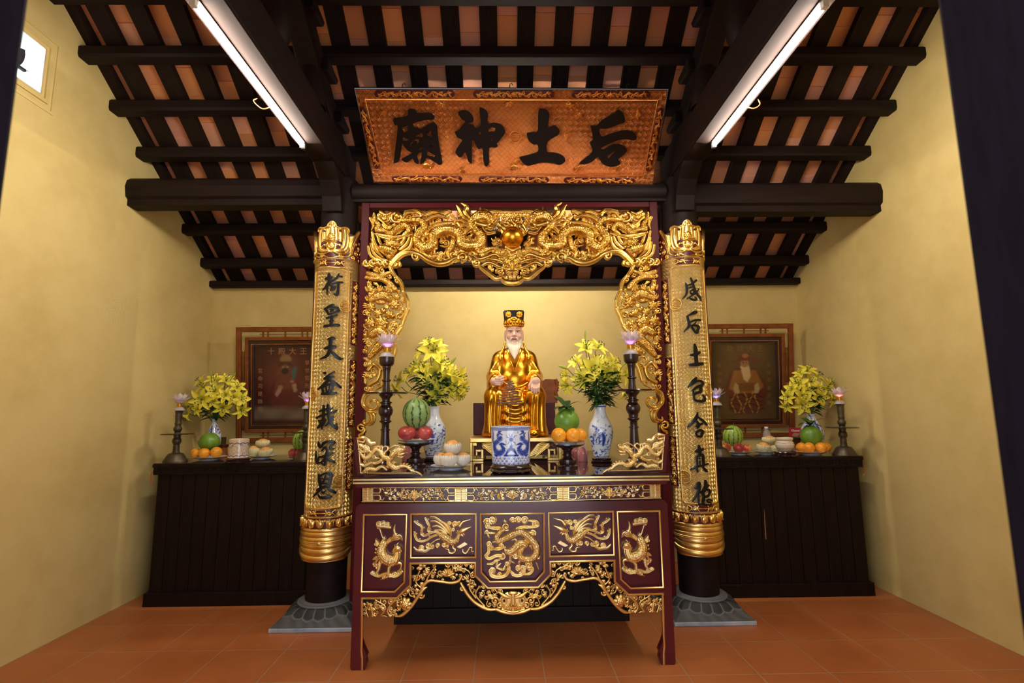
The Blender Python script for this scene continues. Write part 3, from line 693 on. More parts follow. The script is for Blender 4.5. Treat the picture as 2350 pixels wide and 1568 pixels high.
outline([(831, 1538), (831, 1512), (829, 1494), (830, 1470), (831, 1373.5)]+[(u, v+1.5) for u, v in left_lo[1:]]+mirP([(u, v+1.5) for u, v in left_lo[1:]])[::-1]+mirP([(831, 1538), (831, 1512), (829, 1494), (830, 1470), (831, 1373.5)])[::-1], .0065, FT, 'lower_moulding', M['goldtrim'], tab, closed=False, D=-.5)
FB = sym(planeY(YT+.027))
def twin(rel, name, mat, fn, back=1.5, **kw):
    rel.obj(name, mat, tab, fn, back, **kw); rel.obj(name, mat, tab, lambda U, V, D: (lambda P: np.column_stack([2*XC-P[:, 0], P[:, 1], P[:, 2]]))(fn(U, V, D)), back, **kw)
# phoenix
r = Rel(944, 1181, 1092, 1280, 2.2); q = tr((930, 1160), 11.2); S = lambda P, w, **k: r.stroke(q(P), np.array(w)/9.3 if hasattr(w, '__len__') else w/9.3, **k)
def barbs(P, side=1, L=70, w=24):
    D = crom(q(P), 4)
    for i in range(3, len(D)-3, 4):
        t = D[i+1]-D[i-1]; t /= np.linalg.norm(t)+1e-9; n = np.array([-t[1], t[0]])*side*(1 if (i//4) % 2 else -1); r.leaf(D[i], D[i]+(n*.8-t*.8)*L/11.2, w/11.2, 1.2, .2)
for P in ([(240, 400), (340, 470), (420, 520), (445, 620), (420, 720), (500, 770), (620, 710), (780, 660)], [(520, 310), (575, 420), (625, 530), (600, 640), (700, 680), (830, 660)], [(245, 670), (265, 780), (320, 880), (430, 910), (560, 880), (700, 790), (850, 740)]):
    S(P, [26, 36, 34, 34, 30, 30, 34, 30][:len(P)], b=2, gro=3); barbs(P)
for P, w in (([(650, 300), (780, 310), (900, 390), (1010, 470), (1100, 600), (1170, 720)], 27), ([(670, 400), (780, 405), (900, 470), (1000, 560), (1110, 690)], 23), ([(720, 530), (830, 525), (940, 580), (1050, 670)], 22), ([(760, 630), (880, 625), (980, 660), (1060, 720)], 20)): S(P, [w*.8]+[w]*(len(P)-1), b=3.5, gro=2)
S([(960, 390), (1080, 500), (1150, 640), (1185, 760)], [20, 40, 42, 20], b=5, gro=4)
S([(800, 680), (960, 770), (1080, 860), (1200, 925), (1320, 890), (1375, 780), (1400, 700)], [30, 75, 95, 80, 62, 50, 45], b=2.5, sca=3)
S([(1370, 700), (1480, 640), (1580, 590), (1710, 535)], [40, 58, 42, 6], b=4); S([(1440, 690), (1510, 730), (1560, 770)], [30, 22, 5], b=3.5)
for e in ((1290, 690), (1330, 630), (1400, 800), (1470, 790), (1510, 800)): r.leaf(q([(1400, 690)])[0], q([e])[0], 2, 4.5)
S([(930, 840), (800, 880), (700, 950), (640, 1000)], 17, b=4); r.flame(*q([(650, 1020)])[0], 9, .6, 1.2, 3)
for u, v, R in ((430, 1090, 75), (590, 1040, 80), (690, 1065, 60), (850, 1020, 65), (1000, 1010, 62), (1090, 1050, 45), (1140, 460, 62), (1290, 470, 82), (1235, 625, 52), (1390, 450, 60)): r.spiral(*q([(u, v)])[0], R/11.2, u, 1.5, None, 2); r.blob(*q([(u, v)])[0], R/11.2, 1, 1.2)
S([(220, 1070), (300, 1150), (400, 1160), (520, 1170), (640, 1110), (740, 1080)], [18, 30, 35, 35, 25, 10], b=1.5, gro=2)
S([(1240, 1010), (1230, 1080), (1290, 1150), (1230, 1220), (1130, 1210), (1120, 1140), (1020, 1110)], [14, 24, 28, 26, 26, 22, 8], b=2); S([(1480, 1130), (1490, 1200), (1560, 1225), (1620, 1150), (1660, 1080), (1720, 1085), (1705, 1170), (1760, 1175)], [14, 22, 24, 20, 18, 18, 18, 8], b=2)
S([(1400, 520), (1480, 420), (1580, 385), (1690, 355)], [40, 30, 20, 5], b=2.5)
for k in range(3): S([(1350+k*28, 1060-k*8+k*20), (1530+k*28, 950+k*20)], 17, b=3, flat=True, h=1.2)
twin(r, 'phoenix_carving', M['goldlight'], FB)
# dragon in the middle panel
r = Rel(1104, 1181, 1250, 1338, 2.2); q = tr((1090, 1160), 6.03); S = lambda P, w, **k: r.stroke(q(P), np.array(w)/5.2 if hasattr(w, '__len__') else w/5.2, **k)
S([(250, 500), (330, 490), (430, 445), (520, 395), (620, 365), (700, 400), (770, 470), (830, 530), (850, 610), (835, 680), (780, 735), (710, 745), (640, 725), (615, 670), (640, 600), (690, 550)], [10, 30, 38, 40, 42, 44, 44, 44, 44, 42, 40, 40, 40, 36, 32, 30], b=4, sca=3)
S([(690, 540), (640, 520), (590, 550), (540, 600), (470, 635), (420, 610)], [40, 48, 55, 50, 42, 20], b=5, sca=3)
S([(330, 500), (300, 430), (340, 370), (400, 330)], [30, 34, 30, 22], b=4, sca=3)
for P in ([(510, 610), (490, 700), (480, 800), (420, 900)], [(480, 760), (550, 800)], [(590, 540), (560, 470), (500, 480)], [(560, 600), (640, 640)], [(690, 420), (720, 520), (790, 480), (880, 485)], [(760, 560), (790, 620)], [(640, 740), (600, 790), (620, 830)], [(820, 720), (880, 740), (890, 700)]): S(P, [16]+[13]*(len(P)-2)+[4], b=4, gro=2)
r.spiral(*q([(430, 290)])[0], 9, 1, 1.6, 2.4, 4); r.flame(*q([(420, 240)])[0], 11, -1.7, 2, 4, 3)
for u, v, R in ((175, 225, 55), (245, 200, 55), (170, 290, 38), (525, 200, 42), (605, 195, 48), (690, 205, 52), (835, 255, 50), (800, 385, 45), (165, 370, 32), (190, 530, 42), (225, 585, 34), (360, 560, 40), (160, 690, 36), (375, 705, 48), (235, 905, 50), (345, 955, 34), (430, 955, 34), (595, 860, 44), (655, 875, 40), (620, 945, 30), (735, 830, 48), (735, 880, 26), (555, 700, 44), (440, 810, 34), (790, 480, 36), (605, 330, 38), (335, 310, 40)):
    r.spiral(*q([(u, v)])[0], R/6.03, u*.7, 1.5, None, 2.5, 1 if u % 2 else -1); r.blob(*q([(u, v)])[0], R*1.1/6.03, 1.2, 1.)
for P, w in (([(190, 300), (270, 310), (340, 310), (360, 350)], 28), ([(150, 370), (230, 380), (300, 380)], 18), ([(170, 380), (190, 430), (205, 450)], 14), ([(740, 210), (850, 225), (875, 280), (790, 300), (640, 300), (560, 330)], 24), ([(700, 370), (790, 390), (850, 370)], 26), ([(180, 560), (190, 640), (150, 690), (200, 730), (290, 690), (370, 690), (410, 720)], 26), ([(170, 805), (240, 800), (290, 760), (350, 750)], 20), ([(215, 900), (230, 960), (320, 985), (420, 960), (470, 880), (455, 780)], 28), ([(490, 900), (540, 960), (620, 960), (670, 910), (650, 860)], 26), ([(640, 955), (740, 945), (790, 890), (770, 840)], 22), ([(840, 800), (870, 890)], 16), ([(300, 860), (390, 880), (420, 830)], 18), ([(310, 780), (300, 840), (360, 800)], 16), ([(250, 600), (330, 590), (420, 570)], 30)):
    S(P, [w*.6]+[w]*(len(P)-2)+[w*.4], b=1.6, gro=3)
r.obj('dragon_carving', M['goldlight'], tab, FB, 1.5)
# qilin in the end panels
r = Rel(833, 1181, 932, 1358, 2.2); q = tr((790, 1080), 3.266); S = lambda P, w, **k: r.stroke(q(P), np.array(w)/2.9 if hasattr(w, '__len__') else w/2.9, **k)
for u, v, R in ((262, 402, 19), (292, 398, 20), (324, 405, 18), (258, 428, 11), (228, 700, 16), (252, 722, 18), (213, 768, 15), (240, 778, 16), (345, 782, 18), (378, 775, 18), (420, 762, 20), (300, 800, 15), (238, 552, 12), (385, 480, 16), (360, 505, 12), (408, 500, 14)): r.spiral(*q([(u, v)])[0], R/3.0, u, 1.5, None, 2.5, 1 if u % 2 else -1); r.blob(*q([(u, v)])[0], R*1.1/3.0, 1.2, 1.)
S([(250, 415), (300, 420), (345, 425)], 12, b=1.2); S([(340, 535), (370, 508), (400, 500), (420, 492), (440, 525)], [6, 15, 18, 14, 3], b=2.5, gro=2); S([(385, 490), (375, 440), (384, 402)], [9, 7, 2], b=2.5, gro=2); S([(268, 440), (285, 490), (297, 525)], 4.5, b=2)
S([(300, 540), (282, 590), (296, 640), (345, 672), (392, 668)], [26, 33, 38, 40, 26], b=3, sca=3.4)                      # rump to chest
S([(385, 670), (402, 630), (398, 590)], [27, 21, 17], b=4.5, gro=4); S([(392, 588), (410, 578), (432, 598)], [20, 21, 8], b=6); S([(400, 600), (424, 612)], [10, 5], b=6)   # neck and head
r.blob(*q([(408, 574)])[0], 1.3, 10); S([(398, 566), (402, 545), (418, 535)], [5, 4, 1], b=6); S([(390, 572), (378, 552)], [6, 1], b=6)
for a in (2.2, 2.7, 3.2): r.flame(*q([(392, 600)])[0], 11, a, 2.2, 5, 1)
S([(352, 690), (338, 730), (332, 780)], [17, 11, 8], b=4.5, sca=3); S([(388, 688), (424, 690), (432, 712), (418, 752)], [15, 12, 9, 6], b=4); S([(300, 660), (270, 690), (262, 735), (240, 768)], [19, 14, 10, 7], b=4, sca=3); S([(285, 640), (250, 665), (232, 700)], [14, 10, 6], b=3)
for p0, p1 in (((262, 580), (236, 508)), ((262, 585), (252, 520)), ((255, 640), (214, 668)), ((312, 540), (298, 488)), ((328, 545), (346, 498)), ((270, 600), (232, 580)), ((270, 610), (228, 612))): r.leaf(q([p0])[0], q([p1])[0], 4.2, 3)
S([(202, 768), (260, 788), (320, 770), (380, 790), (432, 768)], [9, 13, 13, 13, 7], b=1.5, gro=3); S([(272, 818), (310, 802), (335, 790)], [3, 9, 9], b=1.5)
twin(r, 'qilin_carving', M['goldlight'], FB)
# pierced apron between the legs
lo = [(834, 1467), (848, 1461), (863, 1447), (876, 1447), (888, 1440), (899, 1422), (922, 1415), (943, 1395), (961, 1371), (977, 1350), (974, 1340), (988, 1334), (1012, 1336), (1036, 1338), (1057, 1335), (1064, 1348), (1074, 1366), (1092, 1385), (1117, 1399), (1142, 1401), (1158, 1407), (UC, 1410)]
r = Rel(828, 1288, UC, 1414, 1.9)
rim = lambda P, w=3.4, **k: r.stroke(P, w, 3, **k)
rim([(843, 1462), (858, 1450), (866, 1444)]); r.spiral(880, 1438, 11, 1.4, 1.3, 3.2, 3, -1); rim([(869, 1446), (884, 1448), (893, 1436), (897, 1424)], [1.5, 3, 4, 3])
rim([(900, 1418), (922, 1412), (943, 1393), (959, 1370), (972, 1352), (980, 1347)], [2, 3.6, 4, 4, 4, 1.5]); r.spiral(967, 1366, 7, 0, 1.2, 2.4, 3)
rim([(964, 1357), (974, 1341), (988, 1332), (1012, 1334), (1036, 1337), (1052, 1333), (1060, 1322)], [2, 3.5, 3.6, 3.6, 3.6, 3.6, 3]); r.spiral(1060, 1350, 6, -1, 1.2, 2.4, 3)
rim([(1058, 1338), (1066, 1352), (1076, 1367), (1093, 1384), (1118, 1397), (1144, 1398)], [3, 4, 4, 4, 4, 3]); rim([(1140, 1398), (1156, 1404), (UC+2, 1407)], 4.2)
r.lotus(1028, 1312, 17, 4); r.lotus(850, 1386, 8, 3.5); r.lotus(963, 1303, 8, 3.5); r.flower(931, 1385, 15, 7, 3.5); r.flower(866, 1432, 12, 6, 3)
for P in ([(853, 1395), (858, 1420), (866, 1440)], [(963, 1311), (955, 1335), (968, 1350)], [(900, 1420), (890, 1400), (905, 1380), (925, 1375)], [(1000, 1300), (985, 1320), (975, 1340)], [(1050, 1300), (1075, 1310), (1082, 1325)], [(1080, 1330), (1078, 1350), (1092, 1372)], [(1100, 1345), (1092, 1365), (1112, 1390)], [(862, 1376), (885, 1392), (876, 1412)], [(840, 1400), (848, 1428), (838, 1450)]): r.stroke(P, 2.1, 2.2)
r.blob(1176, 1381, 31, 2, 3, 25); r.blob(1176, 1360, 10, 5, 4, 6); r.stroke([(1176, 1364), (1176, 1384)], [3.5, 5], 6, gro=2); r.blob(1176, 1387, 7.5, 6, 4, 4.5)
for e in (-1, 1):
    r.stroke([(1176+e*6, 1370), (1176+e*18, 1366), (1176+e*33, 1356)], [2.5, 4.5, 1.5], 6, gro=2); r.stroke(arc(1176+e*19, 1377, 6.2, 0, 340, 14), 1.6, 6, closed=True, n=2); r.spiral(1176+e*15, 1393, 7, 2, 1.3, 2., 5, e); r.spiral(1176+e*29, 1389, 8, 0, 1.4, 2.2, 4.5, e); r.spiral(1176+e*40, 1378, 9, 0, 1.4, 2.4, 4, e); r.flame(1176+e*44, 1372, 22, -1.57+e*1.2, 3., 4, 3)
r.stroke([(1152, 1397), (1176, 1403), (1200, 1397)], [2, 3, 2], 5)
for k in range(-3, 4): r.stroke([(1176+k*4, 1396-abs(k)*.4), (1176+k*4, 1400-abs(k)*.4)], 1.5, 6)
r.fill([(836, 1375), (912, 1375), (945, 1343), (945, 1295), (1087, 1294), (1087, 1322), (1117, 1352), (UC, 1352), (UC, 1395), (1142, 1396), (1117, 1394), (1093, 1380), (1076, 1362), (1058, 1334), (1036, 1332), (988, 1330), (972, 1338), (957, 1364), (938, 1388), (918, 1408), (895, 1416), (880, 1436), (838, 1456)], 900, 3.6, 7.5, 1.2, 'slsfl', .42)
twin(r, 'apron_carving', M['goldtrim'], sym(planeY(YT+.022)), 3)
# mask eyes
for e in (-1, 1): b = MB(); p = FT(np.array([UC-19.]), np.array([1376.5]), np.array([2.]))[0]; b.ball((XC+e*abs(p[0]-XC), p[1]-.014, p[2]), .0075, 10, 8); b.obj('mask_eye', M['ink'], tab)
# body behind the front: end aprons, rear legs, underside
b = MB()
for x0, x1 in ((TX0+.03, TX0+.055), (TX1-.055, TX1-.03)): b.bb(x0, x1, YT+.06, 3.70, .60, .92)
b.bb(TX0+.05, TX1-.05, 3.70, 3.72, .75, .92); b.obj('side_boards', M['red'], tab, smooth=False)
# upturned dragon wings standing on the ends of the table top
FW = sym(planeY(3.135), XC, 1174.5)
wp = [(811, 1004), (817, 1003.5), (821, 1005), (829, 1086), (958, 1087), (968, 1091.5), (960, 1092), (819.5, 1092.5)]
r = Rel(815, 1000, 970, 1092, 2.6); q = tr((800, 980), 12.06); S = lambda P, w, **k: r.stroke(q(P), np.array(w)/12.06 if hasattr(w, '__len__') else w/12.06, **k)
S([(250, 310), (300, 700), (345, 1270)], 16, b=3); S([(345, 1275), (1000, 1280), (1850, 1275)], 16, b=3)
S([(270, 320), (420, 300), (540, 360), (610, 450), (740, 440)], [30, 55, 55, 50, 40], b=3, gro=2); S([(300, 400), (420, 420), (460, 340)], 30, b=3)
S([(330, 500), (430, 560), (520, 640), (420, 680), (330, 640)], [50, 70, 60, 40, 30], b=4, sca=3); S([(480, 520), (560, 560), (580, 660), (650, 700)], 32, b=4, gro=2)
S([(330, 700), (400, 790), (480, 860), (600, 800), (680, 700), (770, 630), (870, 660), (930, 760), (1020, 850), (1120, 870), (1200, 850)], [26, 45, 55, 55, 55, 55, 55, 60, 70, 70, 60], b=5, sca=3.2)
S([(1150, 870), (1120, 960), (1180, 1060), (1290, 1130), (1380, 1120), (1460, 1080), (1580, 1080), (1680, 1140), (1760, 1220)], [60, 70, 75, 75, 65, 52, 46, 40, 26], b=5, sca=3.2)
S([(1200, 800), (1290, 700), (1400, 640), (1520, 620)], [60, 85, 80, 50], b=7, sca=3); S([(1400, 760), (1500, 740), (1560, 720)], [40, 36, 14], b=7); S([(1380, 820), (1480, 830), (1530, 810)], [26, 24, 10], b=6)
S([(1120, 610), (1230, 540), (1330, 510), (1440, 540)], [12, 20, 20, 12], b=5); S([(1130, 640), (1200, 700), (1260, 750)], [8, 22, 26], b=5)
S([(1000, 800), (1010, 700), (1080, 640), (1090, 560), (1010, 540), (940, 600), (960, 700), (1000, 780)], [24, 26, 26, 24, 20, 16, 16, 20], b=4); S([(900, 500), (940, 560), (940, 640)], [6, 18, 20], b=4)
S([(350, 1040), (450, 1070), (560, 1020), (640, 980), (720, 1000), (830, 980), (920, 920)], [30, 45, 40, 34, 40, 50, 50], b=4, gro=3); S([(420, 1230), (520, 1170), (640, 1160), (760, 1180), (860, 1120), (950, 1100), (1060, 1180)], [26, 55, 60, 55, 50, 40, 30], b=4, sca=3)
S([(740, 570), (830, 540), (900, 560)], [20, 30, 20], b=5, gro=2); S([(640, 640), (740, 560), (860, 530)], [10, 30, 14], b=4)
for P in ([(1740, 1230), (1850, 1240), (1950, 1290), (2030, 1345)], [(1780, 1180), (1810, 1240), (1800, 1310)], [(1060, 1080), (1110, 1120), (1180, 1100), (1160, 1050)], [(700, 880), (800, 860), (880, 880)], [(650, 830), (720, 790), (800, 860)]): S(P, [18]+[24]*(len(P)-2)+[6], b=4, gro=2)
for u, v, R in ((470, 590, 60), (470, 960, 45), (400, 1040, 50), (500, 1220, 55), (640, 1190, 50), (1340, 590, 50), (1510, 560, 45), (1330, 690, 40), (720, 830, 45), (640, 480, 40), (1250, 1000, 50), (330, 600, 50)): r.spiral(*q([(u, v)])[0], R/12.06, u, 1.4, None, 4.5, 1 if u % 2 else -1)
for p0, p1 in (((1470, 1060), (1450, 1000)), ((1540, 1050), (1540, 990)), ((1600, 1060), (1650, 1000)), ((1650, 1090), (1720, 1060)), ((1700, 1130), (1740, 1110)), ((450, 800), (460, 720)), ((780, 600), (760, 540)), ((870, 640), (900, 560)), ((1540, 600), (1570, 540))): r.leaf(q([p0])[0], q([p1])[0], 2.2, 4)
for nm, mirror in (('left', 0), ('right', 1)):
    fn = FW if not mirror else (lambda U, V, D: (lambda P: np.column_stack([2*XC-P[:, 0], P[:, 1], P[:, 2]]))(FW(U, V, D)))
    c = fn(np.array([890.]), np.array([1091.]), np.array([0.]))[0]; c[2] = 1.099
    t = thing('dragon_wing', f'upturned red and gold dragon bracket on the {nm} end of the altar table top', 'carved bracket', c)
    m = MB(); holed(wp, [], fn, -9, 1, m); V = m.V[0]; dz = 1.0993-V[:, 2].min(); V[:, 2] += dz*(V[:, 2] < 1.12); m.obj('red_rim', M['red'], t, smooth=False, bev=.002)
    r.obj('dragon_carving', M['goldlight'], t, fn, 6, closeback=True)
# ================================================================== dark plank cabinet behind the table
def plank_cab(name, label, x0, x1, y0, y1, h, np_, lip=.035, pl=.10, band=.085, org=None):
    t = thing(name, label, 'cabinet', ((x0+x1)/2, y0, 0))
    b = MB(); b.bb(x0+lip, x1-lip, y0+.05, y1, pl, h-.03); b.obj('carcass', M['darkwood'], t, smooth=False)
    w = (x1-x0-2*lip)/np_
    b = MB()
    for k in range(np_): b.bb(x0+lip+k*w+.0022, x0+lip+(k+1)*w-.0022, y0+.032, y0+.052, pl, h-band+.01)
    nd = max(3, int((y1-y0)/w))
    for k in range(nd):
        ya = y0+.06+k*(y1-y0-.06)/nd; yb = ya+(y1-y0-.06)/nd-.004
        for xx in (x0+lip, x1-lip): b.bb(xx-.012, xx+.012, ya, yb, pl, h-band+.01)
    b.obj('plank_front', M['darkwood'], t, smooth=False)
    b = MB(); b.bb(x0+lip-.022, x1-lip+.022, y0+.005, y1, 0, pl); b.obj('plinth', M['darkwood'], t, smooth=False, bev=.004)
    b = MB(); b.bb(x0, x1, y0, y1, h-.028, h); b.bb(x0+.006, x1-.006, y0+.006, y1, h-band, h-.02); b.obj('top', M['darkwood'], t, smooth=False, bev=.004)
    return t
plank_cab('rear_cabinet', 'dark plank cabinet behind the altar table, carrying the gold statue', -.80, .885, 3.80, 4.86, 1.092, 13)
tag(MB().bb(-.80, .885, 3.80, 4.86, 1.093, 1.099).obj('glass_sheet', M['glasstop'], smooth=False, loc=(0, 3.8, 1.093)), 'dark glass sheet under the statue stand, behind the altar table', 'glass sheet')
# ================================================================== carved and gilded altar frame between the columns
XF, UF = .068, 1177.0; YF = 3.93
FC = sym(planeY(YF), XF, UF); FC0 = planeY(YF)
flipF = lambda fn: (lambda U, V, D: (lambda P: np.column_stack([2*XF-P[:, 0], P[:, 1], P[:, 2]]))(fn(U, V, D)))
fr = thing('altar_canopy', 'red lacquered altar frame with gilded openwork dragons between the two columns', 'carved frame', (XF, YF, 0))
PX0, PX1, PT = -1.138, 1.252, 3.168
for x0, x1 in ((PX0, PX0+.064), (PX1-.064, PX1)): b = MB(); b.bb(x0, x1, YF, YF+.07, 0, PT); b.obj('frame_post', M['redmatt'], fr, smooth=False, bev=.004)
b = MB(); b.bb(PX0+.064, PX1-.064, YF, YF+.07, PT-.062, PT); b.obj('top_rail', M['redmatt'], fr, smooth=False, bev=.004)
b = MB()
for z, h in ((2.985, .018), (2.93, .022)): b.tube([(PX0+.06, YF+.05, z), (PX1-.06, YF+.05, z)], h*.6, 10)
b.obj('inner_rail', M['red'], fr)
q = tr((800, 440), 4.9)
# --- dragon chasing the pearl (left half; the right one is its mirror image)
r = Rel(862, 462, 1150, 625, 2.0); S = lambda P, w, **k: r.stroke(q(P), np.array(w)/4.9 if hasattr(w, '__len__') else w/4.9, **k)
body = [(560, 330), (680, 330), (800, 330), (860, 400), (800, 470), (770, 560), (850, 640), (950, 600), (960, 500), (1050, 440), (1170, 440), (1260, 500), (1270, 590), (1360, 620), (1480, 600), (1500, 520), (1430, 440), (1380, 370), (1440, 310)]
S(body, [10, 26, 34, 40, 44, 48, 52, 52, 52, 54, 56, 56, 54, 54, 52, 46, 42, 42, 46], b=6, sca=4)
D = crom(q(body), 6)
for i in range(12, len(D)-10, 3):                                                # back fins
    t = D[i+1]-D[i-1]; t /= np.linalg.norm(t)+1e-9; n = np.array([t[1], -t[0]]); r.leaf(D[i]+n*8, D[i]+n*17-t*7, 2.8, 5, .2, 2)
S([(1400, 330), (1480, 290), (1560, 300), (1610, 360)], [40, 62, 60, 20], b=10, sca=4); S([(1450, 370), (1540, 390), (1590, 380)], [34, 30, 12], b=9); r.blob(*q([(1500, 270)])[0], 4.5, 16); r.blob(*q([(1600, 300)])[0], 4.5, 14)
for P, w in (([(1350, 330), (1290, 280), (1250, 210), (1210, 160)], 26), ([(1370, 310), (1320, 240), (1330, 180), (1260, 140)], 30), ([(1440, 270), (1480, 230), (1480, 180)], 20), ([(1500, 260), (1540, 220), (1590, 240)], 16), ([(1330, 360), (1270, 330), (1210, 350)], 26), ([(1340, 390), (1290, 390), (1240, 420)], 26), ([(1360, 420), (1320, 460), (1300, 510)], 24)): S(P, [w, w, w*.8, 4][-len(P):], b=8, gro=2)
for k in range(7): a = 1.6+k*.32; r.flame(*q([(1400, 380)])[0], 20, a, 3.2, 5, 1)
for P in ([(1500, 400), (1560, 470), (1650, 460)], [(1520, 380), (1600, 420), (1660, 370)]): S(P, [12, 10, 5], b=9)
for P in ([(1180, 560), (1160, 640), (1120, 700), (1140, 760)], [(1420, 620), (1480, 690), (1560, 660), (1640, 640)], [(860, 600), (830, 690), (900, 740), (1010, 730)]):   # legs
    S(P, [30, 30, 24, 14], b=8, sca=4)
    e = q([P[-1]])[0]; d = q([P[-2]])[0]; a = atan2(e[1]-d[1], e[0]-d[0])
    for o in (-.8, -.25, .25, .8): r.leaf(e, (e[0]+cos(a+o)*12, e[1]+sin(a+o)*12), 2.2, 8, .3)
for P in ([(820, 440), (870, 330), (1000, 270), (1120, 300)], [(900, 560), (880, 470), (960, 390), (1080, 360), (1210, 350)], [(1250, 420), (1280, 500), (1290, 560)], [(1110, 360), (1200, 420), (1240, 470)], [(1200, 330), (1260, 400), (1270, 500)]): S(P, [6]+[20]*(len(P)-2)+[6], b=4, gro=2)
r.obj('dragon', M['goldcan'], fr, FC0, 5, closeback=True); r.obj('dragon', M['goldcan'], fr, flipF(FC0), 5, closeback=True)
# --- cloud and flame openwork behind it
r = Rel(845, 478, UF, 612, 2.0); S = lambda P, w, **k: r.stroke(q(P), np.array(w)/4.9 if hasattr(w, '__len__') else w/4.9, **k)
S([(640, 240), (760, 220), (850, 260), (940, 230), (1040, 240), (1140, 220)], 24, b=1, gro=2); S([(1500, 240), (1640, 225), (1760, 230), (1850, 235)], 22, b=2, gro=2)
top = [(862, 490), (UF, 490), (UF, 517), (1130, 515), (1090, 560), (1010, 595), (960, 575), (930, 560), (870, 540)]
r.fill(top, 420, 6, 12, .8, 'csll', .33)
for u in range(1118, 1178, 9): r.flower(u, 493, 5.5, 5, 2.5, u); 
r.fill([(925, 575), (950, 560), (1010, 575), (1060, 575), (1110, 560), (1110, 600), (1062, 600), (1040, 598), (1010, 606), (985, 596), (962, 582)], 260, 5, 10, 1, 'cls', .34)
r.obj('cloud_openwork', M['goldcan'], fr, planeY(YF+.025), 5, closeback=True); r.obj('cloud_openwork', M['goldcan'], fr, flipF(planeY(YF+.025)), 5, closeback=True)
# --- corner phoenix with spread feathers
r = Rel(840, 480, 952, 605, 2.2); S = lambda P, w, **k: r.stroke(q(P), np.array(w)/4.9 if hasattr(w, '__len__') else w/4.9, **k)
for P in ([(225, 620), (250, 720), (330, 780), (400, 780)], [(255, 590), (290, 700), (360, 760), (420, 770)], [(270, 540), (310, 660), (390, 740)], [(270, 460), (290, 560), (330, 640), (400, 700)], [(720, 530), (700, 620), (620, 690), (520, 740)], [(690, 520), (660, 590), (580, 660)], [(640, 520), (610, 580), (550, 640)], [(560, 530), (560, 590), (520, 650)], [(330, 500), (360, 580), (400, 640)], [(490, 540), (500, 600), (480, 660)]): S(P, [14]+[17]*(len(P)-2)+[10], b=4, gro=2)
S([(300, 480), (400, 510), (520, 530), (620, 510), (720, 480)], [10, 22, 26, 22, 10], b=3, gro=2); S([(380, 640), (440, 660), (500, 680), (460, 740)], [40, 70, 60, 30], b=6, sca=4); S([(440, 640), (480, 590), (540, 590), (580, 620)], [40, 44, 36, 8], b=8, sca=4)
for a in (-2.3, -1.9, -1.5, -1.1, -.7): r.flame(*q([(450, 600)])[0], 14, a, 2.6, 5, 1)
S([(290, 250), (300, 330), (340, 380), (320, 440), (400, 440), (480, 470), (560, 420), (640, 380), (680, 440), (620, 490)], [14, 24, 26, 26, 28, 34, 36, 36, 30, 14], b=4, sca=4)
r.spiral(*q([(540, 290)])[0], 14, 0, 1.7, 3.4, 4); r.blob(*q([(560, 280)])[0], 9, 4)
for P in ([(360, 230), (420, 260), (480, 240)], [(340, 300), (400, 340), (470, 320)], [(390, 340), (450, 390), (540, 380)], [(250, 300), (280, 380), (260, 440)], [(620, 290), (660, 240), (760, 240), (790, 270)], [(480, 400), (430, 440), (360, 400)]): S(P, [16, 18, 14, 6][-len(P):], b=3, gro=2)
r.fill([(853, 490), (950, 490), (950, 535), (935, 575), (905, 595), (850, 590)], 200, 5, 9, .8, 'cls', .3)
r.obj('corner_phoenix', M['goldcan'], fr, planeY(YF+.005), 5, closeback=True); r.obj('corner_phoenix', M['goldcan'], fr, flipF(planeY(YF+.005)), 5, closeback=True)
# --- bowed lower rail with the hanging lotus pendant
r = Rel(832, 560, UF, 656, 2.2); R_ = lambda P, w, **k: r.stroke(q(P), np.array(w)/4.9 if hasattr(w, '__len__') else w/4.9, b=5, **k)
R_([(480, 830), (560, 740), (640, 690), (740, 690), (800, 720)], [22, 26, 26, 24, 10], edge=1); R_([(740, 700), (810, 720), (900, 780), (1010, 815), (1110, 800), (1180, 760), (1240, 740)], [10, 24, 28, 28, 28, 22, 10]); r.spiral(*q([(1290, 745)])[0], 11, 2.8, 1.5, 3, 5); r.spiral(*q([(760, 735)])[0], 10, -1, 1.4, 2.8, 5, -1); r.spiral(*q([(1180, 710)])[0], 8, 0, 1.4, 2.4, 5)
R_([(1400, 720), (1470, 760), (1550, 740), (1640, 710), (1700, 740)], [12, 20, 20, 18, 8]); R_([(1480, 850), (1560, 910), (1650, 975), (1720, 970)], [18, 24, 24, 18], edge=1); R_([(1700, 960), (1760, 1015), (1845, 1030), (1900, 1030)], [14, 26, 28, 28], edge=1); r.spiral(*q([(1440, 800)])[0], 9, 3.4, 1.5, 3, 5, -1); r.spiral(*q([(1700, 900)])[0], 8, 3.1, 1.3, 3, 6)
R_([(1490, 840), (1580, 800), (1700, 850), (1760, 870)], [10, 18, 16, 8]); R_([(1560, 760), (1660, 770), (1740, 800)], [10, 16, 8])
r.fill([(1090, 582), (UF, 585), (UF, 645), (1158, 640), (1140, 628), (1110, 610)], 260, 4.5, 9, 1.5, 'lsfl', .36)
r.lotus(UF, 612, 20, 5); r.fill([(900, 596), (935, 578), (960, 584), (930, 588), (910, 604)], 40, 4, 6, 1, 'sl', .4)
r.fill([(960, 583), (1010, 600), (1070, 590), (1095, 600), (1060, 575), (1000, 585)], 100, 4, 7, 1, 'slc', .4)
r.obj('lower_rail', M['goldcan'], fr, planeY(YF-.02), 5, closeback=True); r.obj('lower_rail', M['goldcan'], fr, flipF(planeY(YF-.02)), 5, closeback=True)
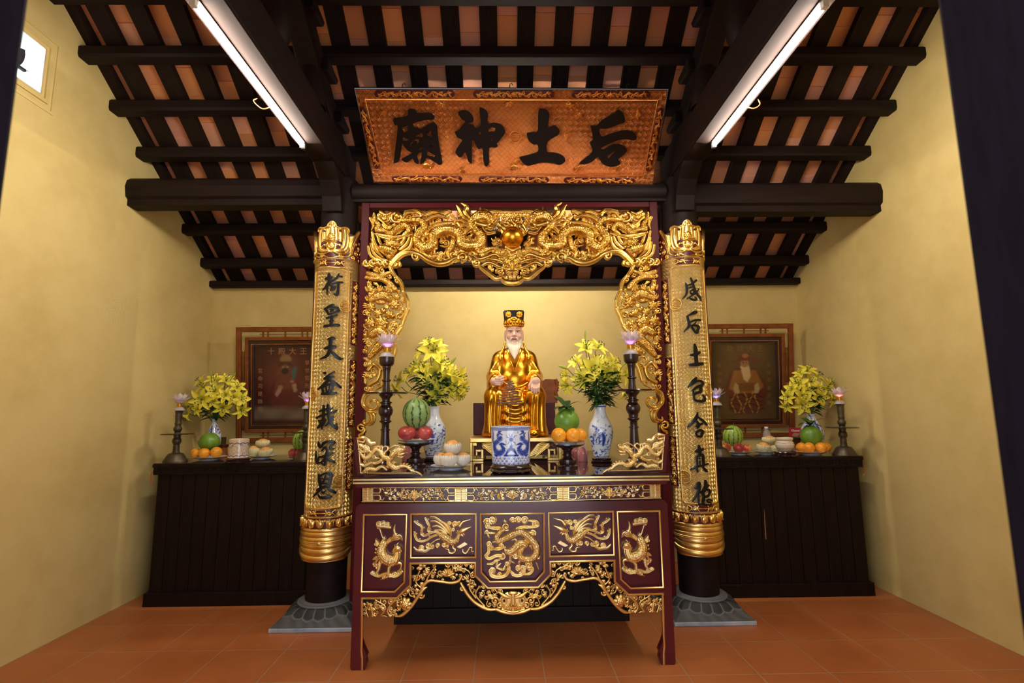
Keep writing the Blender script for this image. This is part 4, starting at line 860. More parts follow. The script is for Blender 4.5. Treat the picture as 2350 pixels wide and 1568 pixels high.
# --- pearl with its flames
k = mpp(FC0(np.array([UF]), np.array([548.]), np.array([0.]))[0]); p = FC0(np.array([UF-1]), np.array([548.]), np.array([12.]))[0]
b = MB(); b.ball(p, 24.5*k, 36, 24); b.obj('pearl', M['statue'], fr)
r = Rel(UF-62, 492, UF+62, 612, 2.0)
for u, v, L, a in ((UF, 530, 34, -1.57), (UF-22, 538, 30, -1.8), (UF+22, 538, 30, -1.34), (UF-28, 560, 26, -2.6), (UF+28, 560, 26, -.5), (UF-24, 575, 26, 2.5), (UF+24, 575, 26, .6)): r.flame(u, v, L, a, 4.2, 3, 3)
for e in (-1, 1):
    for a, L in ((.3, 30), (.7, 34), (1.1, 28)): r.leaf((UF+e*8, 578), (UF+e*(8+L*cos(a)), 576+L*sin(a)), 6, 4, .15*e, 4)
    r.spiral(UF+e*16, 582, 10, 0, 1.4, 3, 5, e); r.spiral(UF+e*34, 590, 10, 1, 1.5, 3, 4, e)
r.stroke([(UF-14, 570), (UF, 576), (UF+14, 570)], 5, 6); r.blob(UF, 590, 9, 4); r.fill([(UF-50, 570), (UF+50, 570), (UF+40, 605), (UF-40, 605)], 60, 4, 7, 2, 'sl', .4)
r.obj('pearl_flames', M['goldcan'], fr, planeY(YF), 5, closeback=True)
# --- cloud ledge and side hangings
r = Rel(828, 592, 940, 905, 2.2)
for u in (843, 856, 871, 888, 905): r.spiral(u, 605.5, 8.4, u, 1.5, 2.8, 6); r.blob(u, 606, 8, 4)
r.stroke([(838, 606), (915, 606)], 7, 3, flat=True, h=1)
edge_ = [(897, 615), (903, 628), (913, 640), (922, 652), (927, 672), (935, 692), (936, 712), (927, 733), (921, 752), (909, 768), (903, 785), (907, 803), (899, 830), (888, 850), (880, 880), (866, 893)]
for i in range(0, len(edge_)-2, 2): r.stroke(edge_[i:i+3], [4.6, 5, 3.6], 5, edge=1, n=6)
for u, v in ((915, 645), (920, 728), (908, 762), (898, 790), (897, 822), (886, 845)): r.spiral(u-3, v, 7.5, u, 1.4, 2.4, 6)
for u, v, R in ((877, 741, 16), (850, 741, 13), (868, 720, 10), (905, 698, 13), (895, 723, 10), (852, 706, 11), (890, 812, 12)): r.flower(u, v, R, 7, 4, u)
r.lotus(873, 690, 15, 4); r.blob(880, 714, 7, 5); r.blob(901, 726, 7, 5); r.flame(902, 660, 24, 2.8, 3.6, 5, 5); r.flame(850, 668, 18, -1.6, 3, 4, 4)
r.stroke([(845, 628), (870, 634), (895, 626)], [5, 6, 3], 4, sca=3.5); r.stroke([(848, 640), (872, 640), (890, 648), (905, 664)], [5, 5, 7, 8], 4, sca=3.5); r.stroke([(850, 690), (880, 680), (900, 690)], [5, 12, 8], 5, sca=3.5); r.stroke([(852, 770), (872, 762), (885, 780), (866, 800), (850, 820)], [8, 12, 12, 10, 6], 4, sca=3.5)
r.stroke([(846, 850), (858, 838), (872, 850), (866, 872), (848, 884)], 4.5, 4)
r.fill([(843, 615), (896, 615), (914, 645), (926, 690), (926, 720), (905, 765), (895, 805), (878, 848), (872, 885), (838, 893), (836, 760)], 700, 5, 9.5, 1, 'slfcl', .34)
r.obj('side_hanging', M['goldcan'], fr, planeY(YF-.004), 5, closeback=True); r.obj('side_hanging', M['goldcan'], fr, flipF(planeY(YF-.004)), 5, closeback=True)
# --- foot scrolls
r = Rel(815, 888, 885, 1012, 2.4); q7 = tr((800, 780), 7.125); S = lambda P, w, **k: r.stroke(q7(P), np.array(w)/7.125, **k)
S([(500, 890), (400, 860), (290, 900), (250, 1000), (270, 1090), (350, 1150), (440, 1140), (490, 1070), (470, 1000), (400, 985), (350, 1010), (350, 1060), (390, 1080)], [14, 30, 34, 34, 34, 34, 32, 28, 24, 20, 18, 14, 10], b=5, edge=.8, gro=2)
S([(250, 1120), (330, 1190), (370, 1260), (350, 1340), (290, 1370), (250, 1350), (255, 1310)], [8, 20, 26, 26, 24, 18, 10], b=4, gro=2); S([(370, 1160), (420, 1240), (410, 1330), (370, 1390), (290, 1400)], [20, 26, 24, 18, 6], b=4, gro=2); S([(380, 1170), (430, 1180), (460, 1220)], [20, 20, 4], b=5)
S([(260, 1410), (210, 1390), (165, 1420), (170, 1470), (220, 1490), (250, 1450), (215, 1430)], [16, 22, 22, 22, 20, 16, 8], b=5); S([(250, 1410), (270, 1480), (230, 1540), (190, 1560), (180, 1640)], [14, 24, 28, 26, 20], b=4)
r.obj('foot_scroll', M['goldcan'], fr, planeY(YF-.004), 5, closeback=True); r.obj('foot_scroll', M['goldcan'], fr, flipF(planeY(YF-.004)), 5, closeback=True)
# ================================================================== brush characters
def brush(strokes, T, h0, h1, mb=None):
    """strokes: lists of (x, y, half-width); T maps arrays x, y, height -> points"""
    mb = mb or MB()
    for s in strokes:
        P = np.array(s, float); D = crom(P, 7) if len(P) > 2 else crom(P, 8); w = np.maximum(D[:, 2]*1.12, .3); t = np.gradient(D[:, :2], axis=0); t /= np.linalg.norm(t, axis=1)[:, None]+1e-9
        # round caps
        def cap(c, d, w): return [c+d*w*sin(a) for a in (0,)]
        n = np.column_stack([-t[:, 1], t[:, 0]]); a0 = D[0, :2]-t[0]*w[0]*.75; a1 = D[-1, :2]+t[-1]*w[-1]*.75
        C = np.vstack([a0, D[:, :2], a1]); wn = np.concatenate([[w[0]*.45], w, [w[-1]*.45]]); n = np.vstack([n[:1], n, n[-1:]])
        Lf = C+n*wn[:, None]; Rt = C-n*wn[:, None]; m = len(C)
        xy = np.vstack([Lf, C, Rt]); hh = np.concatenate([np.full(m, h1*.8), np.full(m, h1), np.full(m, h1*.8)])
        top = T(xy[:, 0], xy[:, 1], hh); bot = T(np.concatenate([Lf[:, 0], Rt[:, 0]]), np.concatenate([Lf[:, 1], Rt[:, 1]]), np.full(2*m, h0))
        V = np.vstack([top, bot]); F = []
        for i in range(m-1):
            F += [(i, i+1, m+i+1, m+i), (m+i, m+i+1, 2*m+i+1, 2*m+i), (3*m+i, 3*m+i+1, i+1, i), (2*m+i, 2*m+i+1, 4*m+i+1, 4*m+i)]
        F += [(0, m, 2*m, 4*m, 3*m), (m-1, 2*m-1, 3*m-1, 5*m-1, 4*m-1)]
        mb.add(V, F)
    return mb
def Z(o, s, strokes): return [[(o[0]+x/s, o[1]+y/s, w/s) for x, y, w in st] for st in strokes]
A1 = lambda st: Z((690, 610), 8.25, st); A2 = lambda st: Z((690, 780), 7.129, st); A3 = lambda st: Z((690, 990), 8.25, st)
B1 = lambda st: Z((1530, 620), 8.714, st); B2 = lambda st: Z((1530, 780), 7.129, st); B3 = lambda st: Z((1530, 990), 8.25, st)
CHL = [
 A1([[(535, 150, 22), (540, 210, 34), (550, 290, 30)], [(475, 245, 24), (545, 225, 28), (595, 205, 14)], [(710, 140, 12), (690, 200, 20), (620, 265, 24), (560, 310, 16)], [(690, 185, 12), (770, 195, 14)], [(560, 290, 30), (500, 380, 28), (415, 465, 8)], [(510, 390, 18), (512, 470, 17), (512, 560, 6)], [(560, 375, 12), (650, 320, 16), (785, 300, 12)], [(570, 370, 10), (600, 390, 20), (572, 480, 10)], [(590, 400, 8), (650, 385, 15), (625, 450, 18), (590, 465, 12)], [(705, 320, 18), (705, 450, 22), (695, 545, 24)], [(640, 535, 14), (690, 560, 20)]]),
 A1([[(620, 730, 14), (560, 760, 26), (440, 825, 12)], [(480, 830, 24), (510, 880, 22), (525, 925, 12)], [(470, 810, 8), (580, 780, 12), (700, 800, 24), (700, 850, 24), (610, 900, 16), (530, 920, 16)], [(545, 820, 8), (610, 830, 22), (560, 870, 14)], [(490, 995, 16), (570, 970, 18), (685, 935, 14)], [(590, 960, 26), (590, 1060, 28), (580, 1130, 28)], [(545, 1050, 12), (590, 1050, 28), (630, 1040, 14)], [(460, 1150, 22), (590, 1130, 22), (720, 1125, 26)]]),
 Z((690, 610), 8.25, [[(505, 1390, 10), (580, 1365, 22), (635, 1375, 20)], [(580, 1380, 24), (560, 1460, 20), (550, 1540, 28)]])+A2([[(400, 145, 16), (480, 120, 28), (565, 110, 20)], [(487, 0, 30), (485, 100, 24), (480, 180, 26), (430, 270, 22), (325, 315, 8)], [(490, 180, 16), (560, 250, 22), (630, 305, 22), (685, 305, 10)]]),
 A2([[(372, 540, 12), (400, 545, 20)], [(545, 520, 12), (480, 565, 16), (390, 635, 18)], [(385, 640, 14), (470, 625, 24), (535, 605, 14)], [(480, 625, 20), (400, 720, 24), (280, 810, 10)], [(470, 660, 16), (560, 710, 20), (650, 780, 16)], [(345, 770, 10), (370, 830, 18), (375, 890, 14)], [(370, 780, 12), (450, 735, 16), (525, 740, 16), (510, 830, 16), (500, 880, 16)], [(420, 760, 10), (430, 830, 14), (440, 880, 12)], [(480, 750, 8), (470, 820, 14), (450, 870, 12)], [(350, 885, 16), (470, 880, 20), (580, 870, 16)]]),
 A2([[(370, 1080, 18), (375, 1200, 24), (370, 1330, 20), (355, 1460, 8)], [(300, 1170, 14), (400, 1140, 18), (480, 1125, 14)], [(440, 1070, 22), (450, 1170, 24), (460, 1260, 22), (500, 1370, 22), (590, 1460, 16)], [(250, 1280, 12), (350, 1235, 18), (450, 1210, 16), (570, 1160, 14)], [(300, 1320, 14), (330, 1370, 18), (280, 1440, 12)], [(310, 1330, 10), (400, 1300, 18), (380, 1390, 16)], [(520, 1260, 22), (490, 1330, 24), (410, 1410, 8)], [(515, 1110, 8), (480, 1150, 12)], [(580, 1370, 10), (585, 1460, 20)], [(280, 1440, 14), (350, 1410, 14)]]),
 A3([[(320, 200, 10), (340, 260, 26), (365, 305, 18), (420, 260, 20)], [(395, 300, 18), (430, 230, 24), (540, 195, 20), (620, 220, 24), (565, 270, 20), (555, 325, 20), (620, 330, 10)], [(400, 370, 14), (460, 310, 22), (500, 370, 22), (480, 470, 26), (475, 600, 24), (465, 650, 10)], [(290, 375, 8), (285, 470, 18), (315, 600, 20), (350, 490, 14), (420, 475, 14)], [(350, 495, 10), (480, 460, 24), (600, 410, 14)], [(480, 500, 20), (400, 580, 16), (320, 600, 14)], [(490, 510, 16), (560, 545, 22), (645, 590, 16)], [(405, 600, 10), (470, 640, 16)]]),
 A3([[(335, 820, 12), (355, 920, 28), (380, 1050, 24), (400, 1100, 20)], [(350, 850, 14), (470, 800, 18), (560, 820, 30), (545, 950, 26), (520, 1060, 22)], [(470, 820, 10), (450, 920, 20), (400, 1000, 14)], [(390, 900, 12), (460, 900, 16), (530, 905, 16)], [(385, 1000, 10), (450, 985, 14), (530, 1000, 14)], [(320, 1110, 24), (420, 1060, 24), (510, 1040, 22)], [(240, 1235, 10), (310, 1170, 20), (380, 1100, 24)], [(345, 1190, 12), (380, 1240, 22), (470, 1250, 24), (575, 1235, 18), (500, 1190, 8)], [(510, 1090, 14), (570, 1120, 24), (650, 1170, 24)], [(400, 1140, 10), (440, 1160, 20), (480, 1120, 8)]])]
CHR = [
 B1([[(490, 155, 14), (520, 240, 20), (550, 340, 18), (590, 440, 20), (700, 600, 16)], [(385, 255, 10), (405, 330, 22), (390, 480, 18), (310, 575, 8)], [(410, 300, 10), (510, 270, 18), (610, 195, 20)], [(430, 360, 8), (480, 345, 16), (530, 330, 10)], [(460, 415, 8), (485, 480, 16), (540, 450, 14), (530, 400, 16), (465, 415, 12)], [(650, 370, 10), (590, 450, 18), (500, 510, 14), (395, 575, 12)], [(440, 560, 10), (490, 590, 18), (560, 600, 18), (590, 580, 14), (550, 540, 8)], [(670, 500, 6), (690, 560, 18)], [(580, 460, 10), (640, 530, 14)]]),
 B1([[(600, 835, 30), (530, 860, 28), (440, 905, 8)], [(420, 920, 18), (435, 1010, 22), (440, 1120, 24), (340, 1235, 8)], [(440, 1060, 14), (540, 1010, 18), (690, 995, 22)], [(590, 1030, 8), (540, 1090, 14), (480, 1110, 10)], [(490, 1130, 18), (530, 1200, 20), (560, 1250, 18)], [(500, 1110, 14), (580, 1110, 22), (640, 1140, 26), (610, 1210, 26), (600, 1250, 26), (550, 1245, 18)]]),
 B2([[(465, 75, 16), (475, 160, 30), (475, 290, 28), (478, 390, 28)], [(390, 250, 14), (465, 240, 26), (545, 205, 20)], [(365, 410, 18), (470, 405, 26), (590, 390, 24)]]),
 B2([[(495, 620, 16), (440, 690, 32), (355, 775, 10)], [(460, 700, 12), (540, 670, 16), (610, 710, 20), (560, 780, 20), (550, 860, 18)], [(420, 830, 14), (500, 770, 20), (570, 740, 14)], [(430, 830, 14), (435, 900, 14), (480, 870, 18), (560, 850, 18), (570, 790, 16)], [(435, 880, 12), (440, 960, 16), (490, 1000, 18), (600, 1000, 22), (625, 960, 20), (590, 900, 10)]]),
 B2([[(515, 1195, 12), (480, 1290, 26), (355, 1425, 12)], [(510, 1260, 8), (590, 1320, 18), (675, 1395, 12)], [(490, 1325, 12), (510, 1360, 20), (530, 1400, 18), (500, 1440, 16)], [(470, 1415, 10), (540, 1390, 16), (590, 1370, 14)], [(470, 1500, 8), (480, 1568, 16)]])+B3([[(540, 30, 16), (570, 90, 18), (650, 90, 18), (640, 60, 14), (680, 5, 18)]])+B2([[(475, 1510, 14), (540, 1480, 18), (585, 1500, 20), (560, 1568, 14)]]),
 B3([[(625, 280, 22), (630, 380, 34), (630, 440, 20)], [(565, 380, 28), (630, 370, 26), (700, 340, 22)], [(570, 480, 18), (570, 580, 18), (575, 660, 18)], [(580, 475, 16), (680, 450, 26), (690, 560, 26), (690, 650, 24)], [(625, 510, 16), (620, 520, 16)], [(625, 560, 16), (620, 640, 14)], [(450, 720, 18), (560, 670, 18), (680, 640, 16), (790, 615, 14)], [(555, 700, 24), (570, 760, 18)], [(680, 680, 20), (730, 740, 24), (765, 760, 10)]]),
 B3([[(620, 990, 36), (600, 1050, 40), (540, 1080, 16)], [(640, 1040, 14), (600, 1150, 26), (490, 1325, 10)], [(600, 1170, 18), (595, 1290, 20), (600, 1410, 14)], [(745, 940, 20), (750, 1040, 36), (700, 1130, 34), (650, 1160, 22)], [(810, 1030, 16), (740, 1060, 30)], [(690, 1130, 16), (740, 1110, 18), (830, 1130, 20), (800, 1210, 20), (720, 1240, 18), (660, 1180, 12)], [(700, 1190, 20), (690, 1270, 26), (670, 1350, 24)], [(620, 1370, 14), (700, 1370, 20), (800, 1400, 24), (830, 1360, 22), (760, 1330, 18), (790, 1290, 16), (870, 1320, 18)]])]

# ================================================================== gilded half-round couplet boards
RP = .174
def couplet(sd, cx, chars, label):
    sg = 1 if sd == 'left' else -1                       # the border nearer the room centre lies at sg*angle
    c = np.array((cx, CYc, 0.)); zt, zb = 2.95, .43
    t = thing('couplet_board', label, 'couplet board', (cx, CYc-RP, zb))
    view = atan2(-cx, CYc)                               # direction from column to camera
    def T(s, z, h): a = np.asarray(s)/RP; R = RP+np.asarray(h); return np.column_stack([cx+R*np.sin(a), CYc-R*np.cos(a), np.asarray(z)+0*a])
    def px2s(u, v):
        y = CYc-RP; p = onY(u, v, y); return (p[0]-cx), p[2]
    # shell
    z0, z1 = .645, 2.665; A = np.linspace(-1.60, 1.60, 61)*RP; Zs = np.linspace(z0, z1, 25); b = MB()
    G = np.array([T(A, np.full(61, z), np.zeros(61)) for z in Zs]); uv = np.array([[(s, z) for s in A] for z in Zs]).reshape(-1, 2)
    b.grid(G, uv=uv); Gi = np.array([T(A, np.full(61, z), np.full(61, -.024)) for z in Zs]); b.grid(Gi, uv=uv)
    b.obj('woven_panel', M['weave'], t, useuv=True)
    # mouldings round the inner panel and the border
    def frame(s0, s1, za, zb_, r, nm, rad=.035):
        P = [(s0+rad, za), (s1-rad, za)]+[(s1-rad+rad*sin(a), za+rad-rad*cos(a)) for a in np.linspace(.3, 1.57, 4)]+[(s1, zb_-rad)]+[(s1-rad+rad*cos(a), zb_-rad+rad*sin(a)) for a in np.linspace(.3, 1.57, 4)]+[(s0+rad, zb_)]+[(s0+rad-rad*sin(a), zb_-rad+rad*cos(a)) for a in np.linspace(.3, 1.57, 4)]+[(s0, za+rad)]+[(s0+rad-rad*cos(a), za+rad-rad*sin(a)) for a in np.linspace(.3, 1.2, 3)]
        Q = []; P.append(P[0])
        for p, q_ in zip(P, P[1:]):
            n = max(1, int(hypot(q_[0]-p[0], q_[1]-p[1])/.03)); Q += [(p[0]+(q_[0]-p[0])*k/n, p[1]+(q_[1]-p[1])*k/n) for k in range(n)]
        Q = np.array(Q+[Q[0]]); b = MB(); b.tube(T(Q[:, 0], Q[:, 1], np.full(len(Q), .002)), r, 8, up=(0, -1, 0)); b.obj(nm, M['goldtrim'], t)
    frame(-.145, .145, .793, 2.578, .0042, 'inner_moulding'); frame(-.276, .276, .728, 2.652, .0042, 'outer_moulding')
    # medallions and border carvings, in (s, -z) millimetre-like units
    def fnS(U, V, D): return T(np.asarray(U)/1000, -np.asarray(V)/1000, .0015+np.asarray(D)/1000)
    for e in (1, -1):
        for za, zb_ in ((1.98, 2.50), (1.36, 1.88), (.90, 1.28)):
            rb = Rel(e*(212)-46, -zb_*1000, e*212+46, -za*1000, .55)
            rb.poly([(e*212-40, -zb_*1000+6), (e*212+40, -zb_*1000+6), (e*212+40, -za*1000-6), (e*212-40, -za*1000-6)], 1.2); rb.obj('border_recess', M['red'], t, fnS, .5)
            if e != sg: continue
            rb = Rel(e*212-44, -zb_*1000, e*212+44, -za*1000, .8); v = np.linspace(-zb_*1000+18, -za*1000-18, 24); rb.stroke([(e*212+22*sin(k*.9), y) for k, y in enumerate(v)], 6, 3, gro=2, n=4)
            for k, y in enumerate(v[1:-1]): rb.spiral(e*212+(-1)**k*16, y, 15, k, 1.3, 4.5, 3, (-1)**k, (e*212, y+20)); 
            for y in v[2::4]: rb.flower(e*212, y, 22, 6, 5)
            rb.obj('border_carving', M['gold'], t, fnS, 1)
    for z, e in ((2.28, sg), (.98, sg), (1.62, -sg)):
        rb = Rel(e*118-60, -z*1000-60, e*118+60, -z*1000+60, .9); P = arc(e*118, -z*1000, 44, 0, 345, 24); rb.stroke(P, 3.5, 1.5, closed=True, n=2)
        for k in range(5): rb.stroke([(e*118-30+abs(k-2)*5, -z*1000-26+k*13), (e*118+30-abs(k-2)*5, -z*1000-26+k*13)], 2.6, 1.5)
        rb.obj('longevity_medallion', M['gold'], t, fnS, .5)
    # crown
    b = MB(); b.grid(np.array([T(A, np.full(61, z), np.full(61, .003)) for z in np.linspace(2.648, 2.86, 8)])); b.obj('red_backing', M['red'], t)
    rc = Rel(-292, -2955, 292, -2640, .9)
    top = [(-128, -2880), (-120, -2898), (-96, -2905), (-66, -2896), (-36, -2905), (-26, -2926), (0, -2945)]; top += [(-u, v) for u, v in reversed(top[:-1])]
    rc.poly([(-40, -2698), (-105, -2702), (-126, -2755), (-133, -2830)]+top+[(133, -2830), (126, -2755), (105, -2702), (40, -2698)], 2)
    for u, w_ in ((-108, 19), (-70, 17), (-36, 12), (36, 12), (70, 17), (108, 19)): rc.stroke([(u*.97, -2886+abs(u)*.05), (u*1.08, -2810), (u*.9, -2735), (u*.35, -2704)], [w_*.7, w_, w_*.8, 5], 2, 2+w_*.16)
    rc.stroke([(0, -2900), (0, -2800)], [20, 36], 2, 6); rc.stroke(crom(top, 3), 7, 4); rc.blob(0, -2925, 17, 5, 7, 20); rc.blob(-18, -2905, 12, 5, 5); rc.blob(18, -2905, 12, 5, 5)
    rc.flower(0, -2818, 31, 8, 8); rc.stroke([(-56, -2800), (-30, -2785), (0, -2792), (30, -2785), (56, -2800)], [4, 9, 10, 9, 4], 9, gro=2); rc.blob(0, -2748, 30, 6, 9); rc.spiral(0, -2748, 22, 0, 1.6, 5, 12)
    for e in (-1, 1):
        rc.stroke([(e*22, -2700), (e*60, -2690), (e*105, -2704), (e*130, -2745)], [8, 12, 12, 8], 4, gro=2); rc.spiral(e*72, -2672, 17, 0, 1.4, 6, 3, e, (e*20, -2660)); rc.stroke([(e*95, -2665), (e*130, -2682), (e*150, -2720)], [5, 10, 8], 3)
        rc.poly([(e*128, -2835), (e*130, -2750), (e*158, -2690), (e*185, -2790), (e*222, -2868), (e*262, -2880), (e*240, -2910), (e*200, -2890), (e*165, -2850)], 3)
        rc.stroke([(e*142, -2690), (e*160, -2780), (e*188, -2846), (e*222, -2893), (e*256, -2892), (e*266, -2862), (e*248, -2852)], [8, 14, 17, 18, 17, 12, 6], 4, gro=2)
        for u, v, R in ((248, -2812, 19), (228, -2764, 20), (200, -2714, 22), (262, -2722, 22), (164, -2672, 17), (246, -2670, 19), (192, -2790, 14)): rc.spiral(e*u, v, R, u, 1.4, R*.32, 4, e if u % 4 else -e)
        rc.leaf((e*215, -2690), (e*285, -2770), 11, 3, .2*e)
    rc.obj('crown', M['gold'], t, fnS, 4, closeback=True)
    rr_ = Rel(-160, -2900, 160, -2660, .8)
    for e in (-1, 1):
        for P in (arc(e*62, -2872, 11, 0, 340, 10), [(e*30, -2772), (e*50, -2790), (e*80, -2778), (e*84, -2752), (e*60, -2766)], [(e*34, -2742), (e*56, -2758), (e*72, -2736), (e*44, -2722)]): rr_.H[:] = -1; rr_.poly(P, 11); rr_.obj('red_inlay', M['red'], t, fnS, -2)
    def band(za, zb_):
        rb = Rel(-105, -zb_*1000, 105, -za*1000, .9); rb.poly([(-100, -zb_*1000), (100, -zb_*1000), (100, -za*1000), (-100, -za*1000)], 2); rb.obj('red_band', M['red'], t, fnS, .5); m_ = -(za+zb_)*500
        rb = Rel(-110, -zb_*1000-5, 110, -za*1000+5, .9)
        for e in (-1, 1): rb.spiral(e*58, m_, 15, 0, 1.3, 5, 4, e, (e*100, m_+14)); rb.stroke([(e*34, m_-18), (e*42, m_), (e*30, m_+18)], 5, 4); rb.stroke([(e*100, m_-18), (e*80, m_-6), (e*96, m_+16)], 5, 4)
        rb.stroke([(-104, m_), (104, m_)], 3, 2.5); rb.obj('band_carving', M['gold'], t, fnS, 1)
    band(2.592, 2.640); band(.738, .780)
    # foot: red collar with buds, strapped cushion
    b = MB(); b.grid(np.array([T(A, np.full(61, z), np.full(61, .003)) for z in np.linspace(.62, .728, 4)])); b.obj('red_collar', M['red'], t)
    rb = Rel(-292, -732, 292, -626, .9)
    for k in range(-4, 5):
        u = k*64; rb.blob(u, -686, 25, 4, 20, 30); rb.leaf((u, -716), (u, -655), 14, 15, 0, 5); rb.leaf((u-16, -712), (u-20, -664), 9, 9, 0, 3); rb.leaf((u+16, -712), (u+20, -664), 9, 9, 0, 3)
        if k < 4: rb.spiral(u+32, -708, 9, k, 1.3, 3.2, 4); rb.stroke([(u+20, -650), (u+32, -640), (u+44, -650)], 5, 4)
    rb.obj('lotus_buds', M['gold'], t, fnS, 1)
    rb = Rel(-292, -662, 292, -415, .9)
    rb.poly([(-278, -650), (-286, -560), (-276, -510), (-232, -458), (-180, -424), (180, -424), (232, -458), (276, -510), (286, -560), (278, -650)], 8)
    def sag(z, d, w, b_, h, x=1., up=26): rb.stroke([(-270*x, -z-up), (-190*x, -z-up*.3), (0, -z+d), (190*x, -z-up*.3), (270*x, -z-up)], [w*.6, w, w, w, w*.6], b_, h)
    sag(.640*1000, 2, 13, 8, 9, 1, 0); sag(612, 2, 19, 8, 11, .98, 0); sag(578, 3, 17, 8, 12, .92, 4); sag(535, 4, 20, 8, 12, .80, 16); sag(496, 4, 22, 8, 12, .84, 30); sag(450, 3, 20, 8, 14, .84, 44)
    for d in (-5, 5): rb.stroke([(-285, -574+d), (-190, -562+d), (0, -553+d), (190, -562+d), (285, -574+d)], 4.5, 18, 4)
    rb.blob(0, -553, 12, 18, 8)
    for e in (-1, 1): rb.spiral(e*262, -520, 16, 1, 1.4, 5, 12, e); rb.spiral(e*262, -606, 13, 1, 1.4, 4, 12, -e)
    rb.obj('strapped_cushion', M['goldtrim'], t, fnS, 12, closeback=True)
    # characters
    kf = 1/max(.2, cos(view))
    for st in chars:
        P = np.array([(u, v) for s_ in st for u, v, w in s_]); uc, vc = (P.min(0)+P.max(0))/2; s0, zc = px2s(uc, vc)
        # the ray meets the curved face a little in front of or behind the tangent plane
        for _ in range(4): yy = CYc-RP*cos(s0/RP); p = onY(uc, vc, yy); s0 = RP*math.asin(max(-.9, min(.9, (p[0]-cx)/RP))); zc = p[2]
        k = mpp((cx, CYc-RP, zc))
        f = lambda X_, Y_, h_: T(s0+(np.asarray(X_)-uc)*k/cos(s0/RP-view*0)*1.0, zc-(np.asarray(Y_)-vc)*k*1.0, h_)
        brush(st, f, .0, .006).obj('character', M['ink'], t)
    return t
couplet('left', CX['left'], CHL, 'gilded half-round couplet board with seven black characters on the left column')
couplet('right', CX['right'], CHR, 'gilded half-round couplet board with seven black characters on the right column')
# ================================================================== signboard leaning out above the altar
SB = np.array((0., 3.86, 3.31)); ST_ = np.array((0., 3.37, 3.765)); dn = ST_-SB
NS = np.array((0., -dn[2], dn[1])); NS /= np.linalg.norm(NS)                    # faces down and towards the room
if NS[1] > 0: NS = -NS
FS = planeG(SB, NS, .0031)
sg_ = thing('signboard', 'carved gilt signboard with four big black characters leaning out above the altar', 'signboard', (.08, 3.86, 3.31))
so = [(814, 203), (1533, 205), (1497, 423), (859, 418)]; si = [(838, 228), (1509, 230), (1477, 402), (879, 398)]
b = MB(); n_ = 24
def quadgrid(Q, d, nu, nv):
    U = []; V = []
    for j in range(nv+1):
        for i in range(nu+1):
            a, c = i/nu, j/nv; U.append((1-c)*((1-a)*Q[0][0]+a*Q[1][0])+c*((1-a)*Q[3][0]+a*Q[2][0])); V.append((1-c)*((1-a)*Q[0][1]+a*Q[1][1])+c*((1-a)*Q[3][1]+a*Q[2][1]))
    return FS(np.array(U), np.array(V), np.full(len(U), float(d))).reshape(nv+1, nu+1, 3)
def uvs(G): o = G[0, 0]; e = G[0, -1]-o; e /= np.linalg.norm(e); f = G[-1, 0]-o; f -= e*(f@e); f /= np.linalg.norm(f); return np.stack([(G-o)@e, (G-o)@f], -1).reshape(-1, 2)
holed(so, [], FS, -14, -1.5, b).obj('backboard', M['blackwood'], sg_, smooth=False)
G = quadgrid(si, -1, 40, 14); b = MB(); b.grid(G, uv=uvs(G)); b.obj('woven_field', M['signweave'], sg_, useuv=True)
b = MB()
for e, f in (((814, 203), (838, 228)),): pass
rim = MB()
for Q in ([so[0], so[1], si[1], si[0]], [si[3], si[2], so[2], so[3]], [so[0], si[0], si[3], so[3]], [si[1], so[1], so[2], si[2]]): G = quadgrid(Q, 1.5, 40, 3); rim.grid(G, uv=uvs(G))
rim.obj('woven_border', M['signweave'], sg_, useuv=True)
outline(so, .006, FS, 'outer_moulding', M['blackwood'], sg_, D=1); outline(si, .005, FS, 'inner_moulding', M['copper'], sg_, D=1.5)
def cartouche(P0, P1, w):
    P0, P1 = np.array(P0, float), np.array(P1, float); r = Rel(min(P0[0], P1[0])-w-2, min(P0[1], P1[1])-w-2, max(P0[0], P1[0])+w+2, max(P0[1], P1[1])+w+2, 2.4)
    r.stroke([P0, P1], w, 2, 1.2, flat=True); r.obj('cartouche', M['red'], sg_, FS, .5)
    r.H[:] = -1; L = np.linalg.norm(P1-P0); d = (P1-P0)/L; n = np.array([-d[1], d[0]]); m = max(3, int(L/9))
    r.stroke([P0+d*L*k/m+n*w*.45*sin(k*1.7) for k in range(m+1)], 1.7, 3.4, gro=2, n=4)
    for k in range(m): p = P0+d*L*(k+.5)/m; r.spiral(p[0]+n[0]*w*.35*(-1)**k, p[1]+n[1]*w*.35*(-1)**k, w*.5, k, 1.3, 1.4, 3.6, (-1)**k); r.leaf(p, p+d*6-n*w*.7*(-1)**k, 1.8, 3.6, .2)
    r.flower(*((P0+P1)/2), w*.8, 7, 4.5); r.obj('cartouche_carving', M['copper'], sg_, FS, .5)
for a, c in (((868, 215), (1036, 215)), ((1094, 215.5), (1264, 216)), ((1320, 216.5), (1484, 217))): cartouche(a, c, 8.5)
for a, c in (((906, 409), (1054, 410)), ((1105, 411), (1253, 412)), ((1301, 412.5), (1450, 414))): cartouche(a, c, 7)
cartouche((833, 252), (865, 380), 7); cartouche((1515, 254), (1488, 386), 7)
r = Rel(840, 228, 1508, 402, 1.5)                                                # raised clouds and medallion on the field
for u, v, R in ((1010, 240, 10), (1170, 238, 9), (1310, 242, 10), (1330, 262, 7), (980, 380, 10), (1060, 390, 8), (1180, 384, 10), (1330, 385, 9), (1420, 384, 9), (1022, 310, 7), (1300, 310, 8), (880, 258, 9), (1465, 262, 8), (1188, 366, 8)): r.H[:] = -1; r.cloud(u, v, R*.9, R, 1, 1.4); r.obj('cloud_relief', M['copper'], sg_, FS, .5)
